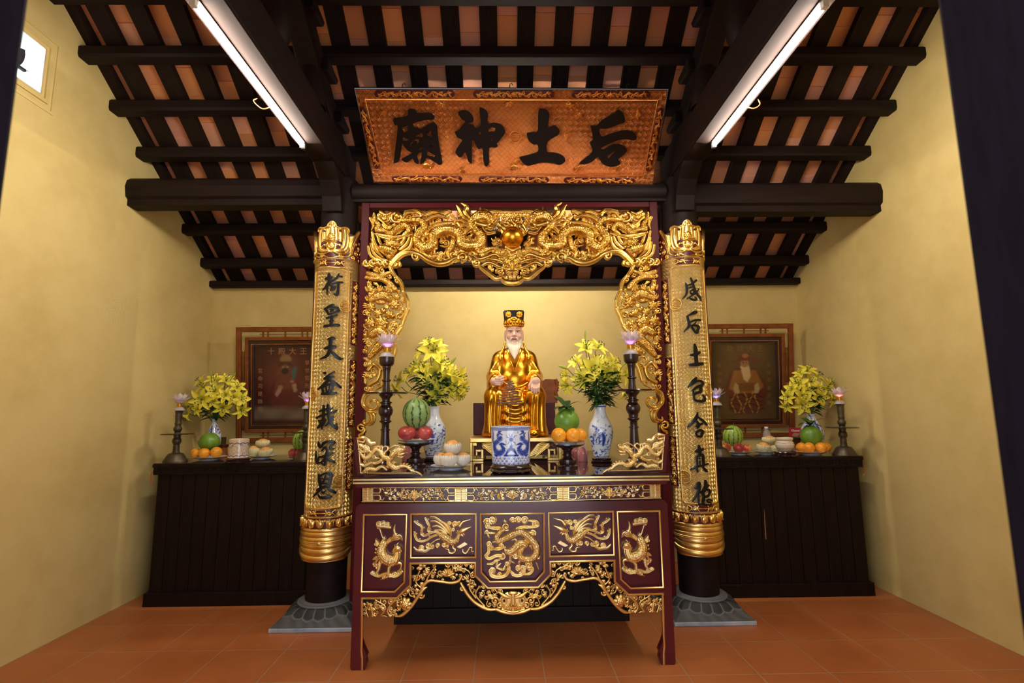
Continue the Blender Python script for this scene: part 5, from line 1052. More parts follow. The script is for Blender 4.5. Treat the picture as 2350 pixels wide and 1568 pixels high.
r.H[:] = -1
r.stroke(arc(1183, 314, 13, 0, 340, 20), 1.3, 1, closed=True, n=2)
for k in range(5): r.stroke([(1174, 305+k*4.5), (1192, 305+k*4.5)], 1, 1.2)
r.obj('longevity_medallion', M['copper'], sg_, FS, .5)
# four big characters
q1 = tr((880, 220), 7.833); q2 = tr((1170, 220), 7.344)
HM = (q1([(180, 410), (300, 385), (435, 350), (440, 250), (500, 228), (575, 245), (620, 300), (840, 300), (890, 330), (925, 380), (890, 425), (800, 428), (660, 450), (530, 500), (560, 560), (610, 572), (680, 585), (860, 480), (930, 485), (970, 540), (975, 620), (1000, 860), (1055, 1140), (1050, 1220), (1000, 1235), (960, 1210), (900, 1170), (785, 1110), (740, 1180), (690, 1215), (665, 1200), (690, 1010), (610, 1060), (635, 1180), (625, 1220), (560, 1190), (525, 1125), (440, 1185), (380, 1180), (330, 1130), (420, 1080), (510, 1020), (440, 980), (370, 900), (340, 860), (290, 1150), (200, 1200), (190, 1160), (260, 560), (210, 530)]),
      [q1(P) for P in ([(330, 570), (440, 530), (435, 620), (375, 655)], [(355, 735), (455, 775), (430, 805), (345, 810)], [(585, 720), (690, 665), (712, 690), (705, 745)], [(775, 700), (850, 620), (875, 745)], [(820, 900), (875, 870), (910, 930)], [(785, 980), (925, 1065), (915, 1095), (790, 1065)], [(480, 870), (550, 780), (640, 770), (640, 840), (580, 905), (612, 855), (600, 810), (540, 810), (495, 880), (508, 935), (490, 920)], [(600, 990), (690, 925), (680, 970)])])
TH = (q1([(1340, 300), (1420, 255), (1540, 280), (1615, 380), (1610, 460), (1520, 490), (1610, 515), (1655, 575), (1745, 510), (1725, 225), (1760, 208), (1830, 240), (1880, 310), (1875, 490), (1980, 480), (2110, 510), (2175, 590), (2185, 660), (2100, 780), (2040, 850), (2055, 890), (2020, 925), (1905, 935), (1900, 1190), (1860, 1260), (1830, 1255), (1800, 1170), (1780, 935), (1720, 955), (1670, 900), (1625, 800), (1590, 830), (1590, 1190), (1560, 1195), (1520, 1160), (1470, 1010), (1390, 1100), (1320, 1055), (1295, 990), (1360, 880), (1415, 790), (1330, 740), (1285, 640), (1340, 620), (1465, 465), (1410, 420)]),
      [q1(P) for P in ([(1885, 590), (1950, 555), (2010, 575), (2000, 650), (1960, 640), (1890, 640)], [(1700, 680), (1750, 635), (1750, 670), (1715, 715)], [(1895, 810), (1970, 745), (1945, 820), (1895, 830)], [(1740, 790), (1765, 830), (1760, 850)])])
TO = (q2([(480, 250), (540, 215), (620, 235), (665, 310), (650, 520), (740, 490), (800, 530), (838, 590), (800, 660), (640, 765), (628, 935), (740, 950), (860, 985), (930, 1050), (925, 1110), (830, 1160), (740, 1130), (540, 1115), (380, 1160), (290, 1170), (220, 1125), (165, 1040), (200, 1018), (330, 985), (470, 935), (465, 820), (400, 815), (320, 750), (285, 650), (300, 620), (400, 605), (470, 575)]), [])
HO = (q2([(1360, 500), (1455, 500), (1560, 400), (1740, 300), (1810, 238), (1860, 245), (1915, 310), (1940, 400), (1920, 450), (1880, 460), (1720, 520), (1610, 550), (1505, 555), (1550, 685), (1680, 640), (1860, 590), (1970, 575), (2070, 605), (2135, 680), (2115, 740), (2060, 745), (1990, 730), (1860, 735), (1700, 790), (1530, 880), (1530, 895), (1600, 895), (1700, 830), (1800, 808), (1900, 830), (1965, 890), (1950, 960), (1830, 1060), (1860, 1110), (1840, 1160), (1740, 1190), (1660, 1185), (1560, 1140), (1510, 1060), (1480, 1020), (1390, 1100), (1280, 1145), (1165, 1140), (1250, 1060), (1390, 930), (1345, 790), (1400, 730), (1380, 600)]), [q2([(1645, 1010), (1755, 930), (1770, 940), (1660, 1060)])])
for P, H_ in (HM, TH, TO, HO):
    dense = [tuple(p) for p in crom(P, 3, True)[:, :2]]
    holed(dense, H_, FS, 0, 3).obj('character', M['ink'], sg_, smooth=False)
for u in (922, 1170, 1440):
    p = FS(np.array([float(u)]), np.array([203.]), np.array([-6.]))[0]; b = MB(); b.tube([p+np.array((0, 0, -.01)), p+np.array((0, .012, .035)), p+np.array((.014, .02, .05)), p+np.array((.02, .012, .03))], .0035, 8); b.obj('hanging_hook', M['bronze'], sg_)
# ================================================================== gilded seated statue (built from a distance field)
def surfnet(F, lo, st):
    S = F < 0; sh = np.array(F.shape)-1
    off = [(a, b, c) for a in (0, 1) for b in (0, 1) for c in (0, 1)]
    sl = lambda A, o: A[o[0]:o[0]+sh[0], o[1]:o[1]+sh[1], o[2]:o[2]+sh[2]]
    cnt = sum(sl(S, o).astype(np.int8) for o in off); act = (cnt > 0) & (cnt < 8); P = np.zeros(act.shape+(3,), np.float32); n = np.zeros(act.shape, np.float32)
    for o in off:
        for ax in range(3):
            if o[ax]: continue
            p = list(o); p[ax] = 1; a, b = sl(F, o), sl(F, p); m = act & ((a < 0) != (b < 0)); t = np.where(m, a/np.where(a == b, 1, a-b), 0)
            for k in range(3): P[..., k] += np.where(m, o[k]+(t if k == ax else 0), 0)
            n += m
    idx = -np.ones(act.shape, np.int64); I = np.argwhere(act); idx[act] = np.arange(len(I)); V = (I+P[act]/n[act][:, None])*st+np.array(lo); Q = []
    for ax in range(3):
        b, c = [(1, 2), (2, 0), (0, 1)][ax]; A = np.moveaxis(S, (ax, b, c), (0, 1, 2)); J = np.moveaxis(idx, (ax, b, c), (0, 1, 2))
        d = A[:-1, 1:-1, 1:-1] != A[1:, 1:-1, 1:-1]; i, j, k = np.nonzero(d); j += 1; k += 1
        q = np.column_stack([J[i, j-1, k-1], J[i, j, k-1], J[i, j, k], J[i, j-1, k]]); fl = ~A[i, j, k]; q[fl] = q[fl][:, ::-1]; Q.append(q)
    return V, np.vstack(Q)
class SDF:
    def __init__(s, lo, hi, st): s.lo, s.st = lo, st; s.X, s.Y, s.Z = np.meshgrid(*[np.arange(a, b, st, dtype=np.float32) for a, b in zip(lo, hi)], indexing='ij'); s.D = np.full(s.X.shape, 1e3, np.float32)
    def ell(s, c, r): q = np.sqrt(((s.X-c[0])/r[0])**2+((s.Y-c[1])/r[1])**2+((s.Z-c[2])/r[2])**2); return (q-1)*min(r)
    def cap(s, a, b, r0, r1=None, sc=(1, 1, 1)):
        r1 = r0 if r1 is None else r1; a = np.array(a, float); b = np.array(b, float); d = (b-a)*np.array(sc); px, py, pz = (s.X-a[0])*sc[0], (s.Y-a[1])*sc[1], (s.Z-a[2])*sc[2]
        t = np.clip((px*d[0]+py*d[1]+pz*d[2])/(d@d+1e-9), 0, 1); return np.sqrt((px-t*d[0])**2+(py-t*d[1])**2+(pz-t*d[2])**2)-(r0+(r1-r0)*t)
    def add(s, d, k=6): h = np.clip(.5+.5*(s.D-d)/k, 0, 1); s.D = s.D*(1-h)+d*h-k*h*(1-h); return s
    def sub(s, d, k=2): h = np.clip(.5-.5*(s.D+d)/k, 0, 1); s.D = s.D*(1-h)-d*h+k*h*(1-h); return s
    def obj(s, name, mat, parent, B, k, rot=None):
        V, Q = surfnet(s.D, s.lo, s.st); W = np.column_stack([V[:, 0], -V[:, 1], V[:, 2]])*k; me = make_mesh(name, W+np.array(B)-ORG[parent], Q, mat, angle=0)
        o = bpy.data.objects.new(name, me); link(o, parent); ORG[o] = ORG[parent]; return o
YS = 4.22; PB = onY(1182, 1006, YS); PB[2] = 1.275; KS = mpp(PB)
st = thing('statue', 'gilded seated statue of a white-bearded old man in a black and gold cap', 'statue', PB)
s = SDF((-82, -48, -2), (82, 90, 205), 1.55); X, Y, Z = s.X, s.Y, s.Z
s.add(s.cap((0, 0, 95), (0, -2, 165), 43, 41, (1, 1.35, 1)), 8); s.add(s.cap((-31, -2, 180), (31, -2, 180), 16, 16), 14); s.add(s.cap((0, -2, 180), (0, -2, 200), 15, 12), 8); s.add(s.ell((0, 15, 128), (36, 28, 32)), 14)
for e in (-1, 1):
    s.add(s.cap((e*38, -2, 178), (e*48, 8, 134), 13.5, 16), 8); s.add(s.cap((e*48, 8, 134), (e*44, 46, 122), 16, 16), 5); s.add(s.ell((e*53, 18, 114), (9, 26, 26)), 6)
    s.add(s.cap((e*22, -2, 84), (e*44, 44, 88), 27, 24), 8); s.add(s.cap((e*44, 44, 88), (e*48, 44, 14), 23, 21), 8); s.add(s.ell((e*58, 14, 58), (10, 30, 56)), 8); s.add(s.cap((e*50, 20, 40), (e*56, 24, 2), 17, 18), 8)
s.add(s.ell((0, 28, 48), (46, 28, 58)), 12); s.add(s.ell((0, 30, 8), (60, 34, 16)), 10); s.add(s.ell((0, 42, 74), (24, 12, 22)), 8)
low = 1/(1+np.exp((Z-88)/6)); rr_ = np.hypot(X, (Z-96)*.85); mid = np.exp(-(X/23)**4)*(Y > 10)
s.D += low*((1-mid)*2.4*np.sin(X*.47+np.sin(Z*.04)*1.2)+mid*2.0*np.cos(rr_*.40))*(Y > -20)*np.exp(-(np.abs(X)/62)**8)
slv = np.exp(-((np.abs(X)-50)/14)**2)*np.exp(-((Z-140)/34)**2); s.D += slv*1.15*np.sin((np.abs(X)*.9+Z*.75)*.34)
s.D += np.exp(-(X/30)**2)*np.exp(-((Z-107)/7)**2)*(Y > 12)*.8*np.cos((Z-107+X*.18)*.55)
s.sub(s.cap((0, 42, 150), (-11, 34, 192), 4, 7), 2); s.sub(s.cap((0, 42, 150), (11, 34, 192), 4, 7), 2)
s.D = np.maximum(s.D, 1.-Z)
s.obj('robe', M['statue'], st, PB, KS)
loc = lambda x, y, z: PB+np.array([x, -y, z])*KS
b = MB()
for e in (-1, 1): b.tube([loc(*p) for p in crom([(e*2, 42, 149), (e*7, 41, 163), (e*14, 37, 178), (e*18, 24, 193), (e*16, 6, 201)], 5)], [.004]*21, 8)
b.obj('collar', M['statue'], st)
for e in (-1, 1):
    b = MB(); b.tube([loc(*p) for p in crom([(e*22, 6, 214), (e*25, 14, 200), (e*31, 26, 188), (e*33, 32, 178), (e*31, 35, 171)], 5)], np.interp(np.linspace(0, 1, 21), [0, .6, .85, 1], [.007, .011, .016, .010]), 10); b.obj('cap_ribbon', M['statue'], st)
b = MB(); b.tube([loc(*p) for p in crom([(-30, 36, 128), (-12, 47, 112), (10, 46, 110), (34, 40, 122), (44, 30, 132)], 6)], .0045, 8); b.tube([loc(*p) for p in crom([(6, 48, 108), (22, 56, 100), (34, 64, 100)], 5)], .0035, 8); b.obj('sash', M['statue'], st)
for e in (-1, 1): b = MB(); b.ball(loc(e*40, 62, 8), 1, 18, 10, (15*KS, 20*KS, 10*KS)); b.obj('shoe', M['statue'], st)
SKIN = noisy('painted_skin', (.62, .34, .24), (.70, .43, .32), 20, .45)
s = SDF((-30, -24, 186), (30, 36, 266), .8)
s.add(s.ell((0, 1, 238), (19.5, 20, 24)), 1); s.add(s.ell((0, 7, 221), (15.5, 15, 15)), 8); s.add(s.cap((0, 0, 186), (0, 0, 220), 11, 11), 4); s.add(s.cap((0, 19, 240), (0, 24, 230), 2.2, 3.4), 3)
for e in (-1, 1):
    s.add(s.ell((e*2.8, 22, 229), (2.4, 2.6, 1.9)), 1.5); s.add(s.ell((e*8.5, 17.5, 243.5), (7, 3.2, 2.2)), 3); s.add(s.ell((e*10.5, 13.5, 228), (6.5, 6, 6.5)), 5); s.sub(s.ell((e*8.2, 21.5, 238.5), (5, 3.2, 2.8)), 2); s.add(s.ell((e*20.5, -1, 234), (2.8, 6, 11)), 2); s.add(s.ell((e*20, 0, 224), (2.4, 3.5, 4.5)), 2)
s.add(s.ell((0, 20.5, 222.5), (5.5, 2.6, 1.6)), 2); s.add(s.ell((0, 20, 218.5), (4.8, 2.6, 1.8)), 2); s.add(s.ell((0, 18, 213), (7, 4, 4)), 3)
hd = s.obj('head', SKIN, st, PB, KS)
for e in (-1, 1):
    b = MB(); b.ball(loc(e*8.2, 18.6, 238.3), 1, 14, 10, (4.0*KS, 1.3*KS, .95*KS)); b.obj('eye', M['white'], hd)
    b = MB(); b.ball(loc(e*8.0, 20.2, 238.2), 1, 12, 8, (2.2*KS, .7*KS, 1.0*KS)); b.obj('iris', M['ink'], hd)
    b = MB(); b.tube([loc(*p) for p in crom([(e*3.5, 19.8, 240.4), (e*8, 20.6, 241.0), (e*13, 18.0, 239.4)], 5)], .0016, 6); b.tube([loc(*p) for p in crom([(e*3.6, 21.6, 245), (e*9, 20.9, 247), (e*15, 16.6, 243.5)], 5)], [.0014]*3+[.0022]*5+[.0014]*3, 6); b.obj('eyebrow', flat('grey_brow', (.22, .15, .11), .6), hd)
b = MB(); b.ball(loc(0, 22.2, 220.6), 1, 14, 8, (5.4*KS, 1.6*KS, 1.5*KS)); b.obj('mouth', flat('dark_red_mouth', (.14, .018, .014), .4), hd)
BEARD = noisy('white_beard', (.62, .50, .36), (.78, .68, .54), 40, .6, 0, 0, 'Object', (40, 40, 2))
b = MB(); G = []
for t in np.linspace(0, 1, 26):
    w = np.interp(t, [0, .15, .4, .75, 1], [18.5, 19, 17.5, 9, .6]); z = 226-54*t; y0 = np.interp(t, [0, .3, .7, 1], [6, 12, 26, 37]); d = np.interp(t, [0, .15, .5, 1], [8, 12, 11, 2]); row = []
    for a in np.linspace(-pi/2, pi/2, 49): g = 1+.06*sin(a*26+sin(t*7)*1.5); zz = z+6*(1-t)*abs(sin(a))**2-(0 if t > .1 else -4*(1-abs(sin(a)))*0); row.append(loc(w*sin(a), y0+d*cos(a)*g, zz-(4.5*cos(a)*(1-t)**4)))
    G.append(row)
b.grid(np.array(G)); b.obj('beard', BEARD, st)
for e in (-1, 1): b = MB(); b.tube([loc(*p) for p in crom([(e*1, 24.2, 224.8), (e*6, 23.4, 223), (e*10, 20.5, 216), (e*11, 20, 208)], 5)], [.003]*4+[.0055]*8+[.003]*4, 8); b.obj('moustache', BEARD, st)
b = MB(); P = []
for t in np.linspace(0, 2*pi, 40, endpoint=False): c, q = cos(t), sin(t); P.append((abs(c)**.35*np.sign(c), abs(q)**.35*np.sign(q)))
for z0, z1, w0, w1 in ((262, 291, 22.5, 25),):
    V = [loc(p[0]*w, -2+p[1]*13, z) for z, w in ((z0, w0), (z1-3, w1), (z1, w1-2)) for p in P]; n = len(P); b.add(V, [(i*n+j, i*n+(j+1) % n, (i+1)*n+(j+1) % n, (i+1)*n+j) for i in range(2) for j in range(n)]+[tuple(range(2*n, 3*n))])
b.obj('black_cap', M['ink'], st)
b = MB(); b.lathe([(20.5*KS, 251*KS), (22*KS, 252.5*KS), (21.5*KS, 256*KS), (23*KS, 262*KS), (24*KS, 268*KS), (22.8*KS, 270*KS)], PB+np.array([0, 1*KS, 0]), 40, sy=.95)
b.ball(loc(0, 20, 268), 1, 18, 10, (9*KS, 4*KS, 6*KS))
for k in range(-4, 5): a = k*.33; b.ball(loc(23*sin(a), 21*cos(a)-1, 261), 1, 10, 8, (3.2*KS, 3.2*KS, 5*KS))
for k in range(-6, 7): a = k*.24; b.ball(loc(22.5*sin(a), 21.4*cos(a)-1, 254.5), 2*KS, 8, 6)
b.obj('gold_crown', M['statue'], st)
for e in (-1, 1):
    b = MB()
    for k in range(7): a = k*2*pi/7; b.ball(loc(e*13+4.6*cos(a), 13, 280+4.6*sin(a)), 1, 10, 8, (3.2*KS, 2*KS, 3.2*KS))
    b.ball(loc(e*13, 14.5, 280), 2.6*KS, 10, 8); b.obj('cap_rosette', M['statue'], st)
s = SDF((-66, 40, 96), (-14, 84, 142), .75)                                       # his right hand, closed to hold a jewel
s.add(s.ell((-44, 58, 121), (11, 9, 9)), 1); s.add(s.cap((-50, 46, 122), (-45, 57, 121), 8, 8), 3)
for k, (z0, l) in enumerate(((128, 0), (123.5, 1.5), (119, 1), (115, -1))): s.add(s.cap((-42, 66, z0-1), (-33+l, 68, z0-1.5), 2.7, 2.5), 1); s.add(s.cap((-33+l, 68, z0-1.5), (-27+l, 64, z0+1.5), 2.5, 2.2), 1); s.add(s.cap((-27+l, 64, z0+1.5), (-26+l, 59, z0+2.5), 2.2, 1.9), 1)
s.add(s.cap((-42, 60, 128), (-33, 62, 133), 2.9, 2.6), 1.5); s.add(s.cap((-33, 62, 133), (-25, 60, 131), 2.6, 2.0), 1)
s.obj('hand', SKIN, st, PB, KS)
b = MB(); b.ball(loc(-33, 62, 127), 4.2*KS, 16, 10); b.obj('jewel', M['statue'], st)
s = SDF((24, 40, 82), (66, 86, 138), .75)                                         # his left hand, spread on the knee
s.add(s.ell((45, 60, 119), (11.5, 7, 10)), 1); s.add(s.cap((48, 48, 124), (46, 58, 121), 8.5, 8.5), 3)
for k, (x, l) in enumerate(((37, 16), (42, 20), (47, 20), (52, 16))): s.add(s.cap((x+1, 63, 114), (x, 69, 114-l*.5), 3, 2.8), 1); s.add(s.cap((x, 69, 114-l*.5), (x-.5, 70, 114-l), 2.7, 2.0), 1)
s.add(s.cap((36, 62, 120), (31, 66, 111), 3.2, 2.8), 1.5); s.add(s.cap((31, 66, 111), (31, 68, 104), 2.7, 2.1), 1)
s.obj('hand', SKIN, st, PB, KS)
# throne block with carved arm, and its gilt stand
MAROON = noisy('old_maroon_paint', (.05, .010, .016), (.10, .018, .026), 8, .65, 0, .1)
th = thing('throne', 'dark maroon seat behind the gold statue, one carved arm showing at the right', 'throne', (.07, 4.35, 1.275))
p0 = onY(1086, 925, 4.42); p1 = onY(1274, 925, 4.42)
b = MB(); b.bb(p0[0], p1[0], 4.42, 4.55, 1.275, p0[2]); b.obj('seat_block', MAROON, th, smooth=False, bev=.006)
r = Rel(1240, 866, 1284, 932, 2.2); r.poly([(1243, 875), (1252, 870), (1274, 871), (1280, 878), (1279, 925), (1243, 928)], 3); r.stroke([(1276, 873), (1279, 888), (1275, 900), (1279, 915)], 4, 3); r.spiral(1277, 877, 5, 0, 1.2, 1.6, 3); r.spiral(1278, 893, 5, 1, 1.2, 1.6, 3); r.spiral(1277, 908, 5, 2, 1.2, 1.6, 3)
r.obj('carved_arm', M['frame'], th, planeY(4.45), 9, closeback=True)
pd = thing('statue_stand', 'low gilt and maroon stand with fretwork feet under the gold statue', 'stand', (.075, 3.96, 1.099))
y0 = 3.96; FP = planeY(y0); q0 = onY(1078, 1010, y0); q1_ = onY(1288, 1010, y0); zt = 1.272
b = MB(); b.bb(q0[0], q1_[0], y0, 4.56, zt-.035, zt); b.obj('top', M['goldtrim'], pd, smooth=False, bev=.006)
b = MB(); b.bb(q0[0]+.03, q1_[0]-.03, y0+.03, 4.54, zt-.135, zt-.034); b.obj('body', MAROON, pd, smooth=False)
for sx, x in ((1, q0[0]), (-1, q1_[0])):
    for yy in (y0+.004, 4.50):
        b = MB(); xs = lambda a, c: (min(x+sx*a, x+sx*c), max(x+sx*a, x+sx*c))
        for a, c, za, zb_ in ((0, .022, 1.099, zt-.03), (.022, .105, 1.099, 1.117), (.086, .105, 1.117, 1.185), (.045, .086, 1.168, 1.185), (.045, .06, 1.14, 1.168), (.022, .055, zt-.06, zt-.035)):
            u0, u1 = xs(a, c); b.bb(u0, u1, yy, yy+.05, za, zb_)
        b.obj('fret_foot', M['goldtrim'], pd, smooth=False, bev=.003)
r = Rel(1100, 1008, 1270, 1062, 2.2)
for e in (0, 1):
    f = (lambda u: u) if not e else (lambda u: 2*1183-u)
    r.leaf((f(1106), 1018), (f(1142), 1052), 5, 2)
    for k in range(6): r.stroke([(f(1108), 1018+k*2), (f(1124+k*3), 1017+k*5), (f(1136+k*4), 1026+k*5), (f(1140+k*2), 1040+k*3)], [1, 2.4, 2.4, 1], 3)
    r.spiral(f(1110), 1022, 5, 0, 1.2, 1.6, 3); r.obj('acanthus_carving', M['goldtrim'], pd, planeY(y0+.025), 3); r.H[:] = -1
# ================================================================== offerings: builders
ZA, ZC = 1.0993, 1.0865; RF = 1.0
def spot(u, v, z, dy=0.): p = onZ(u, v, z); p = p*1; return np.array([p[0]*(p[1]+dy)/p[1], p[1]+dy, z])
def lotus_lamp(label, P, k, r=27, glow='pinkglow', tint=None):
    t = thing('lotus_lamp', label, 'lamp', P); b = MB(); c = np.zeros(3)
    b.lathe([(17*k, 0), (17*k, 1.5*k), (13*k, 8*k), (7*k, 12*k)], c, 24); b.obj('lamp_base', M['lampbase'], t, world=False)
    b = MB(); b.lathe([(8*k, 12*k)]+[(9.2*k if i % 2 else 8*k, (12.5+i*1.2)*k) for i in range(9)]+[(8.5*k, 23*k)], c, 20); b.obj('screw_socket', M['brass'], t, world=False)
    b = MB(); b.lathe([(8*k, 23*k), (12*k, 26*k), (14*k, 31*k), (8*k, 33*k)], c, 20); b.obj('petal_cup', M['lotus'], t, world=False)
    b = MB(); b.ball((0, 0, 33*k), 6*k, 12, 8); b.obj('glowing_bulb', M[glow], t, world=False)
    for ring, (n, tilt, L, w) in enumerate(((8, 1.25, r*1.02, 7.5), (8, .75, r*.98, 7.5), (6, .35, r*.9, 6.5))):
        b = MB()
        for j in range(n):
            a = 2*pi*(j+.5*ring)/n; G = []
            for s_ in np.linspace(0, 1, 7):
                wd = w*sin(pi*min(1, .12+s_*.88))**.8*(1-.25*s_); rad = 8+L*sin(tilt)*s_*(1-.1*s_); z = 30+L*cos(tilt)*s_+3*s_*s_; G.append([((rad*cos(a)-d*wd*sin(a))*k, (rad*sin(a)+d*wd*cos(a))*k, (z+2*d*d)*k) for d in (-1, -.5, 0, .5, 1)])
            b.grid(np.array(G))
        b.obj('petal_ring', M['lotus'], t, world=False, angle=0)
    return t
def candlestick(label, P, k, prof, mat, disk, name='candlestick'):
    prof = [[(r*RF, h) for r, h in q] for q in prof]; disk = (disk[0]*RF, *disk[1:])
    t = thing(name, label, 'candlestick', P)
    b = MB(); b.lathe([(r*k, h*k) for r, h in prof[0]], (0, 0, 0), 36); b.obj('turned_base', mat, t, world=False, angle=50)
    b = MB(); r, h, th_ = disk; b.lathe([(r*.3*k, (h-th_)*k), (r*.97*k, (h-th_*.6)*k), (r*k, h*k), (r*.98*k, (h+th_*.4)*k), (r*.3*k, (h+th_*.3)*k)], (0, 0, 0), 44); b.obj('drip_disk', mat, t, world=False)
    b = MB(); b.lathe([(r*k, h*k) for r, h in prof[1]], (0, 0, 0), 36); b.obj('turned_shaft', mat, t, world=False, angle=50)
    return t
def plate(label, P, r, h, foot=.5, name='plate'):
    r = r*RF
    b = MB(); b.lathe([(r*foot, 0), (r*foot, h*.25), (r*.8, h*.6), (r*.98, h*.93), (r, h), (r*.96, h), (r*.75, h*.7), (r*.5, h*.5), (.001, h*.5)], P, 40)
    return tag(b.obj(name, M['white'], loc=P), label, 'plate')
def melon_col(seed, c0, c1, n):
    q = random.Random(seed); ph = [q.uniform(-.2, .2) for _ in range(40)]
    def f(V):
        a = np.arctan2(V[:, 1], V[:, 0]); z = V[:, 2]; w = a*n/2+.16*np.sin(z*11+np.round(a*n/6.28)*2)+.10*np.sin(z*27+a*5); s_ = np.abs(np.sin(w)); t = np.clip((.40+.14*np.sin(z*17+a*11)-s_)/.2, 0, 1)[:, None]
        base = np.array(c0)*(1+.15*np.sin(z*40+a*17))[:, None]; return base*(1-t)+np.array(c1)*t
    return f
def fruit(name, label, cat, P, rx, rz, cols, shape='round', leaves=0, group=None, tilt=0, seed=0):
    """P: the point it rests on"""
    rx = rx*RF; rz = rz*(RF+1)/2
    q = random.Random(seed); t = thing(name, label, cat, P, group); c = np.array((0, 0, rz)); b = MB(); R = rotm('X', tilt) if tilt else None
    if callable(cols): f = cols
    else:
        A_, B_ = np.array(cols[0]), np.array(cols[1]); fx = np.array([q.uniform(-3, 3) for _ in range(6)])
        f = lambda V: A_+(B_-A_)*np.clip(.5+.5*np.sin(V[:, 0]*2.2+fx[0])*np.sin(V[:, 2]*2.6+fx[1])+.25*np.sin(V[:, 1]*9+fx[2]+V[:, 0]*5), 0, 1)[:, None]
    m, n = (44, 110) if name == 'watermelon' else (22, 34); V = []
    for i in range(m+1):
        th = pi*i/m; s_, z = sin(th), -cos(th)
        if shape == 'apple': s_ *= 1+.10*z; z = z*.92-(.34*math.exp(-(s_/.30)**2) if z > 0 else -.22*math.exp(-(s_/.25)**2))
        if shape == 'pomelo': s_ *= 1-.10*max(0, z)**2; z *= 1+.05*(z > 0)
        V += [(s_*cos(2*pi*j/n), s_*sin(2*pi*j/n), z) for j in range(n)]
    V = np.array(V); col = f(V); V = V*np.array((rx, rx, rz))
    if R is not None: V = V @ R.T
    b.add(V+c, [(i*n+j, i*n+(j+1) % n, (i+1)*n+(j+1) % n, (i+1)*n+j) for i in range(m) for j in range(n)], col); b.obj('skin', M['fruit'], t, world=False, usecol=True, angle=0)
    tp = np.array((0, 0, rz*(.9 if shape != 'apple' else .62))); tp = (R @ tp if R is not None else tp)+c
    if name == 'orange': b = MB(); b.ball(tp+(R @ np.array((0, 0, rz*.09)) if R is not None else np.array((0, 0, rz*.09))), rx*.1, 8, 6, (1, 1, .5)); b.obj('stem_scar', M['stem'], t, world=False)
    elif shape != 'sleeve': b = MB(); b.tube([tp, tp+np.array((.003, 0, rz*.22)), tp+np.array((.009, .002, rz*.38))], .0022, 6); b.obj('stem', M['stem'], t, world=False)
    for j in range(leaves):
        a = 2*pi*j/leaves+q.uniform(-.4, .4); L = rx*q.uniform(1.0, 1.5); b = MB(); G = []; up = q.uniform(.5, 1.5)
        for s_ in np.linspace(0, 1, 7): w = L*.26*sin(pi*min(1, s_*.95+.05))**.8; rr = L*s_; G.append([tp+np.array((rr*cos(a)-d*w*sin(a), rr*sin(a)+d*w*cos(a), rz*.12+L*(up*s_-.75*s_*s_)+abs(d)*.12*w)) for d in (-1, 0, 1)])
        b.grid(np.array(G)); b.obj('leaf', M['leaf'], t, world=False, angle=0)
    return t
def sleeve(label, P, r, rz, inner=(.78, .36, .10), white=(.72, .64, .52), seed=0, tilt=0):
    t = fruit('peeled_fruit', label, 'fruit', P, r*.9, rz*.96, (inner, np.array(inner)*1.15), 'sleeve', 0, 'fruits in slit pale sleeves', tilt, seed)
    b = MB(); n = 72; G = []; r = r*RF; rz = rz*(RF+1)/2
    for s_ in np.linspace(0, 1, 14):
        th = pi*(.04+s_*.66); row = []
        for j in range(n):
            a = 2*pi*j/n; slit = abs(sin(a*9)); o = 1.0+(.05*slit**.4 if s_ > .45 else .01)+.10*max(0, s_-.7)*slit; zz = -cos(th)*rz+rz-(.16*rz*(1-slit)**2 if s_ > .9 else 0); row.append((sin(th)*r*o*cos(a), sin(th)*r*o*sin(a), zz))
        G.append(row)
    G = np.array(G)
    if tilt: G = (G-np.array((0, 0, rz))) @ rotm('X', tilt).T+np.array((0, 0, rz))
    b.grid(G, closeu=True); b.obj('slit_sleeve', flat('pale_rind', white, .5), t, world=False, angle=70); return t
ORC = ((.82, .28, .012), (.92, .38, .02)); POM = ((.10, .22, .018), (.17, .33, .035)); APR = ((.34, .025, .03), (.50, .08, .06)); PEA = ((.55, .06, .03), (.85, .36, .06))
MEL = melon_col(2, (.24, .37, .11), (.015, .045, .016), 11); MEL2 = melon_col(5, (.30, .44, .06), (.02, .055, .012), 13)
# lilies
def lily_mesh():
    b = MB()
    for k in range(6):
        a = k*pi/3; outer = k % 2; L = 1.0 if outer else .96; G = []
        for s_ in np.linspace(0, 1, 9):
            w = (.20 if outer else .265)*sin(pi*min(1, .10+s_**1.15*.90))**.75; rad = .06+.10*s_+.84*s_**1.55*L; z = .60*s_**.75-.50*max(0, s_-.35)**1.7
            G.append([((rad*cos(a)-d*w*sin(a)), (rad*sin(a)+d*w*cos(a)), z+.10*d*d*(1-s_*.7)-.02*(1-abs(d))) for d in (-1, -.55, 0, .55, 1)])
        b.grid(np.array(G))
    b.lathe([(.03, -.16), (.055, -.06), (.09, .05)], (0, 0, 0), 10); return b.mesh('petals', M['yellow'], angle=0)
def stamen_mesh():
    b = MB()
    for k in range(6): a = k*pi/3+.3; tip = np.array((.26*cos(a), .26*sin(a), .74)); b.tube([(.02*cos(a), .02*sin(a), .1), (.12*cos(a), .12*sin(a), .5), tip], .011, 5); b.m = 1; b.tube([tip+np.array((-.06*sin(a), .06*cos(a), .02)), tip, tip+np.array((.06*sin(a), -.06*cos(a), -.01))], .03, 6); b.m = 0
    b.tube([(0, 0, .1), (.01, 0, .8)], .016, 6); b.ball((.01, 0, .82), .035, 8, 6); return b.mesh('stamens', [M['stem'], M['anther']])
LILY, STAM = lily_mesh(), stamen_mesh()
